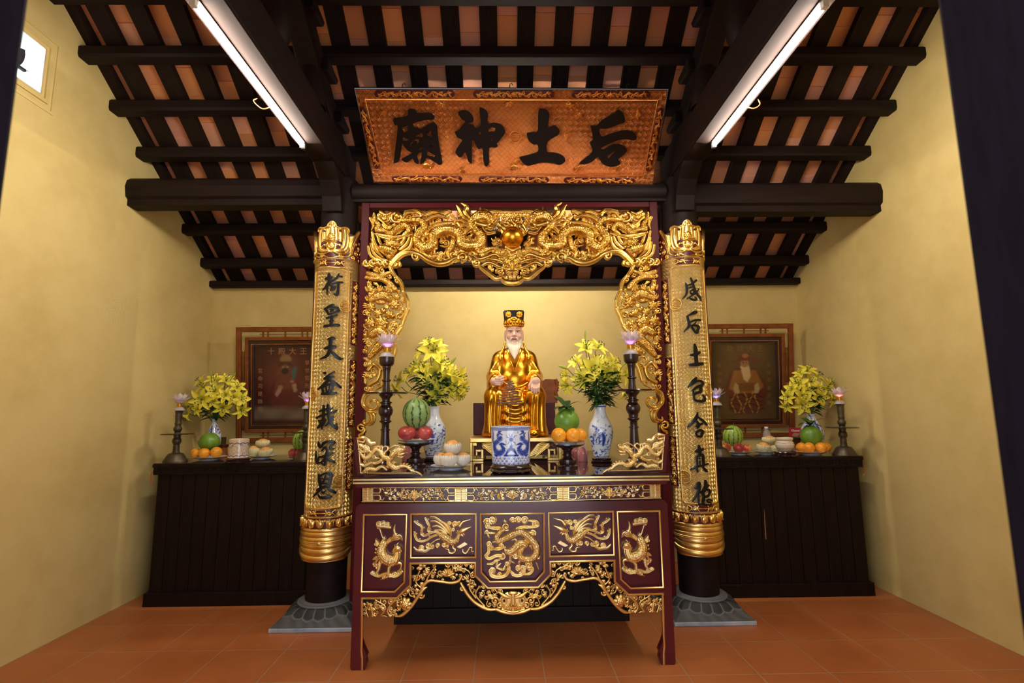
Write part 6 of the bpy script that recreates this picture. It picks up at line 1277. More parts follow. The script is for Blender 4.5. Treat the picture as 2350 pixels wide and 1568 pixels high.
BUDM = MB().lathe([(.02, 0), (.10, .18), (.14, .5), (.10, .82), (.03, 1)], (0, 0, 0), 10).mesh('bud', noisy('lily_bud', (.25, .38, .04), (.50, .55, .05), 5, .45, 0, 0, 'Generated'))
def facing(du, dv, fwd=.8):
    d = AR*du-AU*dv-AF*fwd; d /= np.linalg.norm(d); z = Vector(d); return np.array(z.to_track_quat('Z', 'Y').to_matrix())
def bouquet(label, mouth, flowers, buds, nleaf, spread, seed, fwd=0.):
    q = random.Random(seed); t = thing('lily_bouquet', label, 'flowers', mouth); m = np.array(mouth); stems = MB(); fol = MB()
    def leafat(p, d, L, w):
        d = np.array(d)/np.linalg.norm(d); sd = np.cross(d, (q.uniform(-.4, .4), q.uniform(-.4, .4), 1)); sd /= np.linalg.norm(sd)+1e-9; n = np.cross(sd, d); G = []
        for s_ in np.linspace(0, 1, 7): ww = w*sin(pi*min(1, .08+s_*.92))**.8; c = p+d*L*s_+np.array((0, 0, -L*.42*s_*s_)); G.append([c-sd*ww, c+n*ww*.25*-1, c+sd*ww])
        fol.add(np.array(G).reshape(-1, 3), [(i*3+j, i*3+j+1, i*3+j+4, i*3+j+3) for i in range(6) for j in range(2)])
    for u, v, sz, du, dv in flowers:
        dep = (1-min(1, hypot(du, dv)))*.10+q.uniform(-.05, .03); y = mouth[1]-dep-fwd; p = onY(u, v, y); k = mpp(p)*sz/2*1.22; R = facing(du+q.uniform(-.12, .12), dv+q.uniform(-.12, .12), max(.25, 1-.75*hypot(du, dv)))
        R = R @ rotm('Z', q.uniform(0, 1.05)); ax = R[:, 2]; base = p-ax*k*.35-ORG[t]
        f = place(LILY, 'lily_flower', t, base, R, k); g = bpy.data.objects.new('stamens', STAM); link(g, f)
        e = base-ax*k*.15; stems.tube(crom([np.array((q.uniform(-.014, .014), q.uniform(-.014, .014), -.06)), np.array((e[0]*.25, e[1]*.3, max(.03, e[2]*.45))), e*.8+np.array((0, 0, -.01)), e], 5), .0032, 6)
    for u, v, sz, du, dv in buds:
        y = mouth[1]-q.uniform(0, .06)-fwd; p = onY(u, v, y); k = mpp(p)*sz; R = facing(du, dv, .15); e = p-R[:, 2]*k*.5-ORG[t]; place(BUDM, 'lily_bud', t, e, R, k); stems.tube(crom([np.array((0, 0, -.05)), e*.5, e], 5), .003, 6)
    for i in range(int(nleaf*1.7)):
        a = q.uniform(0, 2*pi); h = q.uniform(.0, 1)**.8; rad = spread*q.uniform(.1, .55)*(.35+h); p = np.array((rad*cos(a), rad*sin(a)*.8, .01+h*spread*1.15)); d = np.array((cos(a)*q.uniform(.6, 1.2), sin(a)*.9, q.uniform(-.25, .8))); leafat(p, d, q.uniform(.055, .115)*spread/.2, q.uniform(.010, .018)*spread/.2)
    stems.obj('stems', M['stem'], t, world=False); o = fol.obj('foliage', M['leaf'], t, world=False, angle=0); o['kind'] = 'stuff'; return t
def paintlathe(name, P, k, prof, paint, per, n=220, mat='porcelain', parent=None, white=(.74, .78, .84), blue=(.012, .045, .33), uvr=None):
    """lathe whose surface carries a painted Rel pattern (u along the girth in px, v = height px)"""
    D = np.array(prof, float); D[:, 0] *= RF; L = np.concatenate([[0], np.cumsum(np.hypot(*np.diff(D, axis=0).T))]); m = max(40, int(L[-1]*1.3)); s_ = np.linspace(0, L[-1], m); Q = np.column_stack([np.interp(s_, L, D[:, 0]), np.interp(s_, L, D[:, 1])])
    A = np.linspace(0, 2*pi, n, endpoint=False); G = np.array([[(max(r, .01)*cos(a), max(r, .01)*sin(a), h) for a in A] for r, h in Q]); U = np.tile((A+pi) % (2*pi)/(2*pi)*per, (m, 1)); Vv = np.tile(Q[:, 1][:, None], (1, n))
    i = np.clip(((Vv-paint.v0)*paint.res).astype(int), 0, paint.h-1); j = np.clip(((U-paint.u0)*paint.res).astype(int), 0, paint.w-1); H = paint.H[i, j]; t = np.clip(H/2.1, 0, 1)[..., None]*np.array(1.)
    col = np.array(white)*(1-t)+np.array(blue)*t+(np.array((.05, .16, .55))-np.array(blue))*(t*(1-t))*2
    b = MB(); b.grid(G*k+0, col=col.reshape(-1, 3), closeu=True); return b.obj(name, M[mat], parent, world=False, usecol=True, angle=0)
# ================================================================== on the main altar
# tall wooden candlesticks with glowing lotus lamps
def h_(v): return 1064-v
cpro = ([(25, 0), (25, 5), (20, 9), (15, 15), (12.5, 24), (11, 42), (9.2, 74), (9, 80), (11, 81), (11, 83.5), (8.5, 85), (8.5, 96), (10, 98), (14, 101), (14, 102.5), (10.5, 105), (11, 109)]+[(16.5*sin(a), 125-16.5*cos(a)*1.0) for a in np.linspace(.75, 2.45, 10)]+[(11, 139), (11, 141.5), (14, 143), (14, 145), (9, 147), (9, 152), (11.5, 156), (16, 161), (16, 163.5)],
        [(9.5, 168), (9, 172), (8, 181), (7.6, 192), (10.5, 194), (10.5, 196.5), (7.4, 198.5), (7.6, 212), (9.5, 224), (10.5, 226), (10, 228), (13, 229), (16.5, 234), (17.5, 242), (17.5, 249), (15, 249.5)])
for nm, u, y in (('left', 883, 3.64), ('right', 1457, 3.64)):
    p = onY(u, 1040, y); p = np.array((p[0], y, ZA)); k = mpp((p[0], y, 1.45)); t0 = candlestick(f'tall turned dark wood candlestick at the {nm} end of the main altar', p, k, cpro, M['blackwood'], (50, 166, 3.5))
    lotus_lamp(f'glass lotus lamp on the tall dark candlestick at the {nm} of the main altar', p+np.array((0, 0, 249.5*k)), k, 27, 'pinkglow')
# lily vases
def vase_paint(seed, per=180, h=130):
    r = Rel(0, 0, per, h, 2.); q = random.Random(seed)
    for c in (per*.25, per*.75):
        for d in (0,):
            for _ in range(60): u = c+q.uniform(-44, 44); v = q.uniform(14, 80); r.stroke([(u, v), (u+q.uniform(-8, 8), v+q.uniform(-1, 5)), (u+q.uniform(-14, 14), v+q.uniform(-4, 6))], [.5, q.uniform(.8, 2.3), .4], 0, q.uniform(1.2, 3))
            for _ in range(9): u = c+q.uniform(-40, 30); P = [(u, 40)]; [P.append((P[-1][0]+q.uniform(-3, 9), P[-1][1]+q.uniform(5, 10))) for _ in range(4)]; r.stroke(P, .8, 0, 2.6); [r.flower(x+q.uniform(-3, 3), y+q.uniform(-2, 2), q.uniform(1.6, 3), 5, .6) for x, y in P[1:]]
            r.stroke([(c, 40), (c+2, 55), (c-2, 66)], [4, 6, 3], 0, 2.2)
            for _ in range(12): u = c+q.uniform(-36, 36); v = q.uniform(74, 122); r.stroke([(u, v), (u+q.uniform(-6, 6), v+5)], .7, 0, 2.4)
    for v in (9, 12.5): r.stroke([(0, v), (per, v)], .8, 0, 3.)
    for v in (126,): r.stroke([(0, v), (per, v)], 1.2, 0, 2.6)
    return r
VP = vase_paint(4)
def vase(label, P, k, prof, stand, cols=None):
    t = thing('vase', label, 'vase', P)
    if stand:
        b = MB(); r, hh = stand; b.lathe([(r*.9*k, 0), (r*k, hh*.25*k), (r*.85*k, hh*.45*k), (r*.92*k, hh*.8*k), (r*.75*k, hh*k)], (0, 0, 0), 32); b.obj('wooden_stand', M['blackwood'], t, world=False)
    z0 = stand[1] if stand else 0; o = paintlathe('body', P, k, [(r, h+z0) for r, h in prof], VP, 180, parent=t); return t
vpro = [(.1, 0), (17, 0), (17.5, 2), (18.5, 8), (22, 22), (26.5, 40), (28.5, 55), (28, 66), (24, 78), (18, 88), (14.5, 97), (12.6, 107), (13, 113), (15, 118), (15.5, 119), (14, 118), (11.5, 108), (.1, 104)]
pR = spot(1381, 1063, ZA, .075); kR = mpp(pR); vase('tall blue and white vase of lilies on a dark stand, right of the statue', pR, kR, vpro, (25, 11))
pL = spot(994, 1058, ZA, .02); kL = mpp(pL); vase('blue and white vase of lilies behind the watermelon, left of the statue', pL, kL, [(r, h*.97) for r, h in vpro], (24, 8))
bouquet('big bunch of yellow lilies in the vase behind the watermelon, left of the statue', pL+np.array((0, 0, 122*kL)),
  [(994, 803, 62, 0, -.45), (1001, 860, 66, .25, .05), (1003, 906, 50, .1, .3), (1046, 888, 60, .5, .25), (971, 843, 46, -.1, -.7), (1016, 830, 52, .7, -.35), (1058, 864, 48, .8, 0), (1056, 908, 38, .6, .6), (953, 843, 48, -.5, -.5), (917, 872, 46, -.8, -.3), (938, 856, 42, -.85, -.3), (910, 896, 44, -.6, .6), (985, 786, 44, -.2, -.85), (966, 807, 44, -.6, -.6), (1008, 792, 40, .4, -.75), (1027, 872, 50, .45, .2), (1041, 858, 42, .6, -.2), (972, 858, 40, -.2, -.1), (1022, 846, 44, .3, -.3), (1066, 890, 40, .85, .3)],
  [(1040, 828, 22, .6, -.7), (953, 830, 20, -.6, -.8), (996, 826, 20, 0, -1)], 120, .21, 5)
bouquet('bunch of yellow lilies with tall top blooms in the vase right of the statue', pR+np.array((0, 0, 127*kR)),
  [(1346, 796, 50, -.1, -.6), (1374, 796, 48, .5, -.65), (1363, 849, 62, 0, 0), (1393, 862, 50, .1, .2), (1410, 866, 50, .4, .2), (1410, 833, 48, .5, -.5), (1320, 829, 42, -.6, -.55), (1332, 870, 46, -.4, 0), (1300, 887, 42, -.6, .2), (1296, 862, 38, -.85, -.1), (1437, 862, 46, .7, .1), (1433, 906, 38, .6, .7), (1374, 826, 40, 0, -.75), (1389, 841, 44, .1, -.3), (1346, 838, 40, -.3, -.5)],
  [(1292, 843, 24, -.9, -.35), (1343, 768, 20, 0, -1), (1387, 822, 18, .1, -1), (1436, 833, 20, .6, -.6), (1340, 832, 20, -.3, -.9)], 130, .20, 8, -.06)
# fruit stands
def fruit_stand(label, P, k, rt, h, rb):
    t = thing('fruit_stand', label, 'stand', P)
    b = MB(); b.lathe([(rb*k, 0), (rb*k, 4*k), (rb*.8*k, 7*k), (rb*.85*k, 12*k), (rb*.82*k, 18*k), (rb*.5*k, 22*k), (9.5*k, 26*k), (12*k, 28*k), (12*k, 30*k), (9*k, 32*k), (9.5*k, h*.72*k), (13*k, h*.78*k), (14*k, h*.82*k)], (0, 0, 0), 36); b.obj('turned_foot', M['blackwood'], t, world=False, angle=50)
    b = MB(); b.lathe([(14*k, h*.82*k), (rt*.8*k, h*.9*k), (rt*k, h*.97*k), (rt*k, h*k), (rt*.3*k, h*k)], (0, 0, 0), 44); b.obj('round_top', M['blackwood'], t, world=False); return t
def fpos(P, u, v, dy): y = P[1]+dy; return onY(u, v, y)
p = spot(953, 1073, ZA, .075); k = mpp(p); HS = 54; fruit_stand('turned dark fruit stand carrying the watermelon, left of the incense burner', p, k, 40, HS, 24); tp = p+np.array((0, 0, HS*k+.0005)); plate('white plate under the watermelon on the left tall stand', tp, 46*k, 7*k); zf = tp[2]+7*k*.55
def rest(u, y, z): q_ = onY(u, 1000, y); q2_ = np.array((q_[0], y, z)); return q2_
a1 = fruit('apple', 'big red apple at the left under the watermelon on the tall stand', 'apple', rest(934, p[1]-.05, zf), 20.5*k, 17.5*k, APR, 'apple', seed=1, tilt=.25); fruit('apple', 'red apple at the right under the watermelon on the tall stand', 'apple', rest(976, p[1]-.045, zf), 17*k, 17*k, APR, 'apple', seed=4, tilt=.3); fruit('apple', 'red apple half hidden behind, under the watermelon on the tall stand', 'apple', rest(956, p[1]+.06, zf), 17*k, 16*k, APR, 'apple', seed=6)
fruit('watermelon', 'striped watermelon on top of the red apples, left of the statue', 'watermelon', rest(955, p[1]+.005, zf+26*k), 32*k, 36*k, MEL, 'round', seed=3, tilt=.12)
p = spot(1303, 1076, ZA, .07); k = mpp(p); HS = 53; fruit_stand('turned dark fruit stand carrying the pomelo and oranges, right of the incense burner', p, k, 39, HS, 23); tp = p+np.array((0, 0, HS*k+.0005)); plate('white plate under the oranges on the right tall stand', tp, 44*k, 7*k); zf = tp[2]+7*k*.55
for u, dy, r, lab, sd in ((1282.5, -.05, 17, 'left front', 1), (1314.5, -.05, 16.5, 'middle front', 2), (1331, .0, 15.5, 'right hand', 3), (1300, .06, 16, 'hidden rear', 4)):
    fruit('orange', f'{lab} orange under the pomelo on the right tall stand', 'orange', rest(u, p[1]+dy, zf), r*k, r*k, ORC, 'round', seed=sd, tilt=1.2+.4*sd)
fruit('pomelo', 'round green pomelo with dark leaves on the right tall stand', 'pomelo', rest(1301.5, p[1]+.01, zf+20*k), 29*k, 28*k, POM, 'pomelo', 7, seed=11)
# plate of sleeved fruits
p = spot(1035, 1079, ZA, .095); k = mpp(p); plate('white plate of slit pale fruits beside the incense burner', p, 46*k, 8*k, .6); zf = p[2]+8*k*.6
for u, dy, r, rz, lab, sd in ((1013, .02, 17.5, 16, 'left', 1), (1030, -.055, 19.5, 17, 'front', 2), (1062, .0, 18, 16.5, 'right', 3)): sleeve(f'{lab} fruit in a white slit sleeve on the plate beside the incense burner', rest(u, p[1]+dy, zf), r*k, rz*k, seed=sd)
sleeve('top fruit in a white slit sleeve on the pile beside the incense burner', rest(1039, p[1]-.01, zf+25*k), 19.5*k, 18*k, seed=5, tilt=.15)
# incense burner on its stand
p = spot(1173, 1090, ZA, .125); k = mpp(p)
t = thing('burner_stand', 'scalloped black wooden stand under the blue and white incense burner', 'stand', p)
b = MB(); b.lathe([(44*k, 9*k), (47*k, 11*k), (48*k, 13*k), (45*k, 15*k), (43*k, 19*k), (43*k, 20*k)], (0, 0, 0), 48); b.obj('rim', M['blackwood'], t, world=False)
b = MB(); G = []
for hh, rr in ((11, 44), (8, 46), (5, 47), (2.5, 45)): G.append([((rr+1.5*cos(a*10))*k*cos(a), (rr+1.5*cos(a*10))*k*sin(a), (hh-(2.2*abs(sin(a*5)) if hh < 3 else 0)+(1.5 if hh < 3 else 0))*k) for a in np.linspace(0, 2*pi, 100, endpoint=False)])
b.grid(np.array(G), closeu=True); b.obj('scalloped_skirt', M['blackwood'], t, world=False)
for j in range(5): a = 2*pi*j/5+.3; b = MB(); b.ball((42*k*cos(a), 42*k*sin(a), 2.6*k), 2.6*k, 10, 8, (1.6, 1.6, 1)); b.obj('foot', M['blackwood'], t, world=False)
per, hB = 284, 84; r = Rel(0, 0, per, hB+2, 2.4)
for v in (76, 82): r.stroke([(0, v), (per, v)], .7, 0, 3)
r.stroke([(0, 79), (per, 79)], 2.6, 0, 1.7); r.stroke([(0, 1.5), (per, 1.5)], .6, 0, 2.2)
for row in range(3):
    for j in range(27): r.stroke(arc(j*11-(row % 2)*5.5, 2+row*5.5, 4.4, 0, 180, 7), .6, 0, 2.4); r.blob(j*11-(row % 2)*5.5, 3+row*5.5, 2.6, 0, 2.2)
for c in (per*.25, per*.75):
    r.blob(c, 56, 6, 0, 2.4); r.blob(c+1.5, 57, 2.4, 0, 3)
    for a in (-.9, -.3, .3, .9, 2.4, 3.1, 3.9): r.flame(c+7*cos(a+1.57), 56+7*sin(a+1.57), 10, a+1.57, 1.3, .3, 1)
    for e in (-1, 1):
        q_ = lambda x, y: (c+e*x, y)
        r.blob(*q_(28, 58), 10, 0, 2.2, 8); r.blob(*q_(24, 61), 3, 0, 3.1); r.stroke([q_(20, 66), q_(30, 72), q_(22, 74)], [1, 3, 1], 0, 3); r.flame(*q_(34, 62), 12, 1.57+e*.3, 1.6, .4, 3)
        r.stroke([q_(32, 52), q_(45, 44), q_(42, 30), q_(28, 26), q_(18, 34), q_(24, 44)], [6, 8, 8.5, 8, 6, 3], 0, 2.3, sca=3); r.stroke([q_(44, 40), q_(52, 52), q_(50, 70), q_(56, 76)], [3, 4.5, 3, 1], 0, 2.4)
        r.stroke([q_(12, 44), q_(22, 47), q_(30, 44)], [.8, 3, .8], 0, 3.1); r.stroke([q_(28, 30), q_(38, 20), q_(48, 22)], [2, 3.5, 1], 0, 2.8)
        for _ in range(8): a = r.rnd.uniform(0, 6.3); u_, v_ = q_(r.rnd.uniform(10, 58), r.rnd.uniform(22, 72)); r.stroke([(u_, v_), (u_+4*cos(a), v_+4*sin(a))], .8, 0, 2.2)
    r.stroke([(c-14, 22), (c, 36), (c+14, 22)], [2, 5, 2], 0, 2.3); r.stroke([(c-16, 21), (c+16, 21)], 2.4, 0, 2.6); r.flame(c, 36, 12, 1.57, 1.6, .4, 3)
bp = p+np.array((0, 0, 20*k)); bn = thing('incense_burner', 'large blue and white porcelain incense burner with two dragons, front centre of the altar', 'incense burner', bp)
paintlathe('bowl', bp, k, [(.1, 0), (41, 0), (43, 1.5), (43.5, 6), (44.5, 40), (45.5, 78), (46.5, 83), (46, 84.5), (44, 84.5), (43, 82), (42.5, 76)], r, per, 260, parent=bn)
b = MB(); b.lathe([(.001, 77*k), (42.6*k, 76*k)], (0, 0, 0), 40); b.obj('ash', noisy('incense_ash', (.25, .22, .19), (.45, .41, .36), 60, .9, 0, .5), bn, world=False, smooth=False)
ic = thing('incense_coil', 'brown conical incense coil on a thin stick rising from the burner', 'incense', bp+np.array((0, 0, 77*k)))
b = MB(); T_ = np.linspace(0, 1, 320); n_t = 9.5; P = [((8+23*s_)*k*cos(s_*n_t*2*pi)-2*k, (8+23*s_)*k*sin(s_*n_t*2*pi)*.95, (112-56*s_)*k) for s_ in T_]; b.tube(P, 1.15*k, 6); b.obj('coil', flat('incense_brown', (.20, .095, .065), .8), ic, world=False)
b = MB(); b.tube([(-1*k, 0, 0), (-2*k, 0, 60*k), (-3*k, 0, 114*k), (-8*k, 0, 124*k)], .75*k, 6); b.obj('stick', flat('incense_stick', (.12, .07, .05), .7), ic, world=False)
# little red figures in clear wrap
def figurine(label, P, k):
    t = thing('figurine', label, 'figurine', P)
    b = MB(); b.lathe([(10*k, 0), (11*k, 3*k), (9*k, 18*k), (6*k, 28*k), (3*k, 31*k)], (0, 0, 0), 20, sy=.8); b.obj('red_robe', flat('bright_red_cloth', (.45, .012, .025), .4), t, world=False)
    b = MB(); b.ball((0, 0, 35*k), 5.2*k, 14, 10); b.obj('head', flat('figurine_skin', (.75, .45, .33), .5), t, world=False)
    b = MB(); b.lathe([(5.6*k, 37*k), (5*k, 41*k), (1*k, 44*k)], (0, 0, 0), 14); b.obj('red_hat', flat('figurine_hat', (.5, .02, .03), .4), t, world=False)
    b = MB(); b.ball((0, -8*k, 17*k), 3.2*k, 12, 8, (1, .5, 1)); b.obj('gold_disc', M['gold'], t, world=False)
    for e in (-1, 1): b = MB(); b.ball((e*9*k, -2*k, 18*k), 4*k, 10, 8, (.8, .8, 1.5)); b.obj('sleeve', flat('figurine_sleeve', (.75, .12, .16), .4), t, world=False)
    b = MB(); b.lathe([(12*k, 0), (13.5*k, 10*k), (12*k, 30*k), (6*k, 46*k), (3*k, 48*k), (9*k, 56*k)], (0, 0, 0), 18, sy=.85); o = b.obj('clear_wrap', M['wrap'], t, world=False); return t
M['wrap'] = NT('thin_clear_wrap').set(Base_Color=(1, 1, 1), Roughness=.12, Alpha=.16).m
p = spot(1338, 1059, ZA, .03); figurine('small red wrapped figurine behind the right fruit stand, beside the lily vase', p, mpp(p)); p = spot(1322, 1054, ZA, .06); figurine('small red wrapped figurine half hidden behind the right fruit stand', p, mpp(p)*.95); p = spot(934, 1058, ZA, .0); figurine('small red wrapped figurine between the left dragon bracket and fruit stand', p, mpp(p)*1.05)
# ================================================================== the two side altars
def wave_carve(t, x0, x1, y, z):
    kx = 1000.; r = Rel(x0*kx, -(z+.028)*kx, x1*kx, -(z-.032)*kx, .5); u = np.arange(x0*kx+10, x1*kx-10, 62.)
    for i, a in enumerate(u): r.spiral(a+26, -z*kx, 20, 3.1, 1.4, 2.6, 1, 1 if i % 2 else -1, (a-14, -z*kx+18)); r.stroke([(a-5, -z*kx+20), (a+30, -z*kx+24), (a+60, -z*kx+20)], 2, 1)
    r.obj('wave_carving', M['darkwood'], t, lambda U, V, D: np.column_stack([U/kx, y-D/1000, -V/kx]), .5)
RF = .88
cabL = plank_cab('side_cabinet', 'dark plank side altar cabinet against the left wall', -2.815, -1.55, 4.20, 4.94, 1.08, 12, .03)
cabR = plank_cab('side_cabinet', 'dark plank side altar cabinet against the right wall, with a pale scratch', 1.62, 2.925, 4.20, 4.94, 1.08, 12, .03)
wave_carve(cabL, -2.80, -1.56, 4.205, 1.035); wave_carve(cabR, 1.63, 2.915, 4.205, 1.035)
q0 = onY(1754, 1170, 4.23); q1_ = onY(1758, 1238, 4.23); b = MB(); b.tube([q0, (q0+q1_)/2+np.array((-.002, 0, 0)), q1_], [.001, .004, .003], 6); b.obj('scratch', flat('raw_wood', (.35, .17, .09), .7), cabR)
for nm, x0, x1 in (('left', -2.81, -1.555), ('right', 1.625, 2.92)): tag(MB().bb(x0, x1, 4.205, 4.94, 1.081, 1.0862).obj('glass_sheet', M['glasstop'], smooth=False, loc=((x0+x1)/2, 4.2, 1.081)), f'dark glass sheet on top of the {nm} side altar cabinet', 'glass sheet')
for nm, x, s_ in (('left', -2.815, -1), ('right', 2.925, 1)):
    b = MB(); P = [(x+s_*(.004+.028*sin(a)), 4.24, .975+.05*cos(a)) for a in np.linspace(0, pi, 14)]; b.tube(P, .004, 6); tag(b.obj('cord_loop', flat('orange_cord', (.45, .13, .03), .5), loc=(x, 4.24, .97)), f'orange cord loop hanging at the {nm} outer end of the side altars', 'cord')
# old bronze candlesticks
def bz(v): return (1062-v)
bpro = ([(28.5, 0), (28, 2), (25, 6), (23, 9), (20, 14), (18, 16), (17, 17.5), (9, 20), (7.5, 24), (8, 27), (7, 29), (8, 33), (7, 35)]+[(10.5*sin(a), 46-10.5*cos(a)) for a in np.linspace(.8, 2.3, 8)]+[(7.5, 55), (8.5, 58), (8, 61)],
        [(7, 62.5), (6.5, 65), (8, 66.5)]+[(10*sin(a), 73-8*cos(a)) for a in np.linspace(.7, 2.4, 8)]+[(7, 81), (7.5, 84), (8, 86), (7, 88), (7.2, 92), (8, 100), (8.2, 104), (7.8, 106), (9, 113), (10, 114), (10, 115)])
for u, v, lab, glow in ((402, 1062, 'bronze candlestick with pale lotus lamp beside the left wall', None), (700, 1058, 'bronze candlestick half hidden behind the left couplet column', 'pinkglow'), (1652, 1050, 'bronze candlestick half hidden behind the right couplet column', 'blueglow'), (1939, 1047, 'bronze candlestick with pinkish lotus lamp beside the right wall', 'redglow')):
    p = spot(u, v, ZC, .10); k = mpp(p+np.array((0, 0, .25))); candlestick(lab, p, k, bpro, M['bronze'], (38, 61.5, 1.6))
    lotus_lamp('lotus lamp on the bronze candlestick '+lab[lab.index('half') if 'half' in lab else lab.index('beside'):], p+np.array((0, 0, 115*k)), k*.70, 27, glow or 'dimglow')
def side_fruit(u, v, r, rz, P, dy, kind, lab, sd, z, **kw):
    k = mpp(P); return fruit(kind, lab, kind, rest(u, P[1]+dy, z), r*k, rz*k, {'orange': ORC, 'pomelo': POM, 'apple': APR, 'peach': PEA}.get(kind), 'apple' if kind in ('apple', 'peach') else ('pomelo' if kind == 'pomelo' else 'round'), seed=sd, **kw)
# left altar
p = spot(479, 1059, ZC, .16); k = mpp(p); plate('white plate of oranges on the left side altar', p, 43*k, 6.5*k); z = p[2]+6.5*k*.55
for i, (u, dy, r, lab) in enumerate(((452, -.02, 12.5, 'left'), (471.5, -.06, 13, 'middle'), (499, -.03, 14, 'right'))): side_fruit(u, 0, r, r, p, dy, 'orange', f'{lab} orange under the big pomelo on the left side altar', i+20, z, tilt=1.3)
side_fruit(481.5, 0, 25.5, 22, p, .03, 'pomelo', 'big green pomelo on the oranges of the left side altar', 31, z+15*k)
p = spot(546, 1064, ZC, .11); k = mpp(p); t = thing('burner_stand', 'low black stand under the patterned incense pot on the left side altar', 'stand', p); b = MB(); b.lathe([(26*k, 0), (28*k, 3*k), (24*k, 5*k), (27*k, 8*k), (25*k, 10*k)], (0, 0, 0), 32); b.obj('stand_body', M['blackwood'], t, world=False)
pp = p+np.array((0, 0, 10*k)); t = thing('incense_pot', 'cream incense pot with blue scrollwork and white round medallions on the left side altar', 'incense pot', pp); r = Rel(0, 0, 150, 46, 3.); qq = random.Random(2)
for v in (33, 5): r.stroke([(i*3., v+1.2*sin(i*1.4)) for i in range(51)], .9, 0, 3)
for i in range(110): u, v = qq.uniform(0, 150), qq.uniform(8, 31); r.spiral(u, v, 2.6, i, 1.2, .6, 0)
r.H = np.where(r.H > 0, r.H*3.5, r.H)
for c in (12, 37.5, 62, 87, 112, 137): r.cut(arc(c, 19, 8.6, 0, 360, 24)); r.stroke(arc(c, 19, 7.4, 0, 340, 20), .5, 0, 2, closed=True, n=2); r.stroke([(c-3, 17), (c, 21), (c+3, 17)], .5, 0, 2)
paintlathe('pot_body', pp, k, [(.1, 0), (25, 0), (25.5, 2), (24, 4), (23.5, 30), (24, 34), (24.5, 41), (24, 43), (22, 43), (21, 38), (.1, 36)], r, 150, 200, parent=t, white=(.60, .47, .32), blue=(.03, .03, .15))
p = spot(601, 1055, ZC, .13); k = mpp(p); plate('white plate of slit pale fruits on the left side altar', p, 36*k, 6*k); z = p[2]+6*k*.55; WH = (.66, .58, .30)
sleeve('left fruit in a pale slit sleeve on the left side altar', rest(584, p[1]-.02, z), 15*k, 14*k, white=WH, seed=1); sleeve('right fruit in a pale slit sleeve on the left side altar', rest(611, p[1]-.03, z), 17*k, 12.5*k, white=WH, seed=2, tilt=.2); sleeve('top fruit in a pale slit sleeve on the left side altar', rest(604, p[1]+.02, z+19*k), 17*k, 12*k, white=WH, seed=3)
p = spot(687, 1056, ZC, .14); k = mpp(p); plate('white plate under the watermelon on the left side altar', p, 30*k, 5*k); z = p[2]+5*k*.55
side_fruit(674, 0, 11, 11, p, -.02, 'apple', 'dark red apple on the left side altar, beside the column', 41, z, tilt=.5); side_fruit(690, 0, 11, 11, p, -.05, 'apple', 'red apple nearest the couplet column on the left side altar', 42, z, tilt=.4)
fruit('watermelon', 'striped watermelon on the left side altar, half behind the couplet board', 'watermelon', rest(692, p[1]+.04, z+12*k), 22*k, 26*k, MEL2, 'round', seed=9)
p = spot(487, 1050, ZC, .20); k = mpp(p); spro = [(.1, 0), (11, 0), (12, 6), (17, 25), (18.5, 36), (16, 48), (11.5, 58), (8, 66), (6.6, 72), (7.4, 78), (8, 79), (6.5, 78), (5.5, 70), (.1, 68)]
vase('slender blue and white vase behind the pomelo on the left side altar', p, k, spro, (13, 4))
bouquet('bunch of yellow lilies on the left side altar', p+np.array((0, 0, 82*k)),
  [(461, 918, 50, 0, .1), (492, 897, 42, 0, -.4), (490, 922, 30, .1, .1), (511, 937, 40, .2, .35), (432, 934, 38, -.6, .2), (427, 957, 32, -.5, .8), (452, 940, 30, -.2, .2), (555, 916, 38, .7, 0), (555, 943, 38, .6, .4), (545, 888, 36, .5, -.5), (492, 871, 38, 0, -.7), (520, 871, 38, .4, -.7), (464, 888, 38, -.4, -.6), (536, 913, 34, .3, 0), (517, 907, 34, .1, -.1), (458, 874, 30, -.4, -.6)],
  [(536, 862, 16, .7, -.7), (418, 907, 16, -.7, -.5), (484, 856, 14, 0, -1)], 110, .20, 12, .12)
# small stand with a dark box behind the left oranges
p = rest(514, 4.80, ZC); k = mpp(p); t = thing('cake_stand', 'small red-brown stand behind the oranges on the left side altar', 'stand', p); b = MB(); b.lathe([(13*k, 0), (10*k, 5*k), (9*k, 20*k), (13*k, 25*k), (15*k, 27*k)], (0, 0, 0), 24); b.obj('foot', M['frame'], t, world=False)
b = MB(); b.bb(-5*k, 5*k, -.008, .008, 0, 17*k); tag(b.obj('small_box', M['blackwood'], smooth=False, bev=.001), 'small dark upright box on the red-brown stand of the left side altar', 'box'); o = COL.objects['small_box']; o.location = p+np.array((0, 0, 27*k)); ORG[o] = np.array(o.location)
# right altar
p = spot(1697, 1046, ZC, .14); k = mpp(p); plate('white plate of apples and watermelon on the right side altar', p, 37*k, 6*k); z = p[2]+6*k*.55
side_fruit(1693, 0, 13.5, 12.5, p, -.07, 'apple', 'dark red apple in front of the watermelon on the right side altar', 51, z, tilt=.4); side_fruit(1712, 0, 11, 11, p, -.02, 'peach', 'yellow and red peach at the right of the watermelon, right side altar', 52, z, tilt=.7); side_fruit(1665, 0, 12, 12, p, -.0, 'peach', 'yellow and red peach beside the couplet column, right side altar', 53, z, tilt=.5)
fruit('watermelon', 'bright striped watermelon on the right side altar', 'watermelon', rest(1682, p[1]+.04, z+13*k), 25*k, 26*k, MEL2, 'round', seed=10, tilt=.2)
p = spot(1757, 1045, ZC, .13); k = mpp(p); plate('white plate of slit pale fruits on the right side altar', p, 29*k, 6*k); z = p[2]+6*k*.55
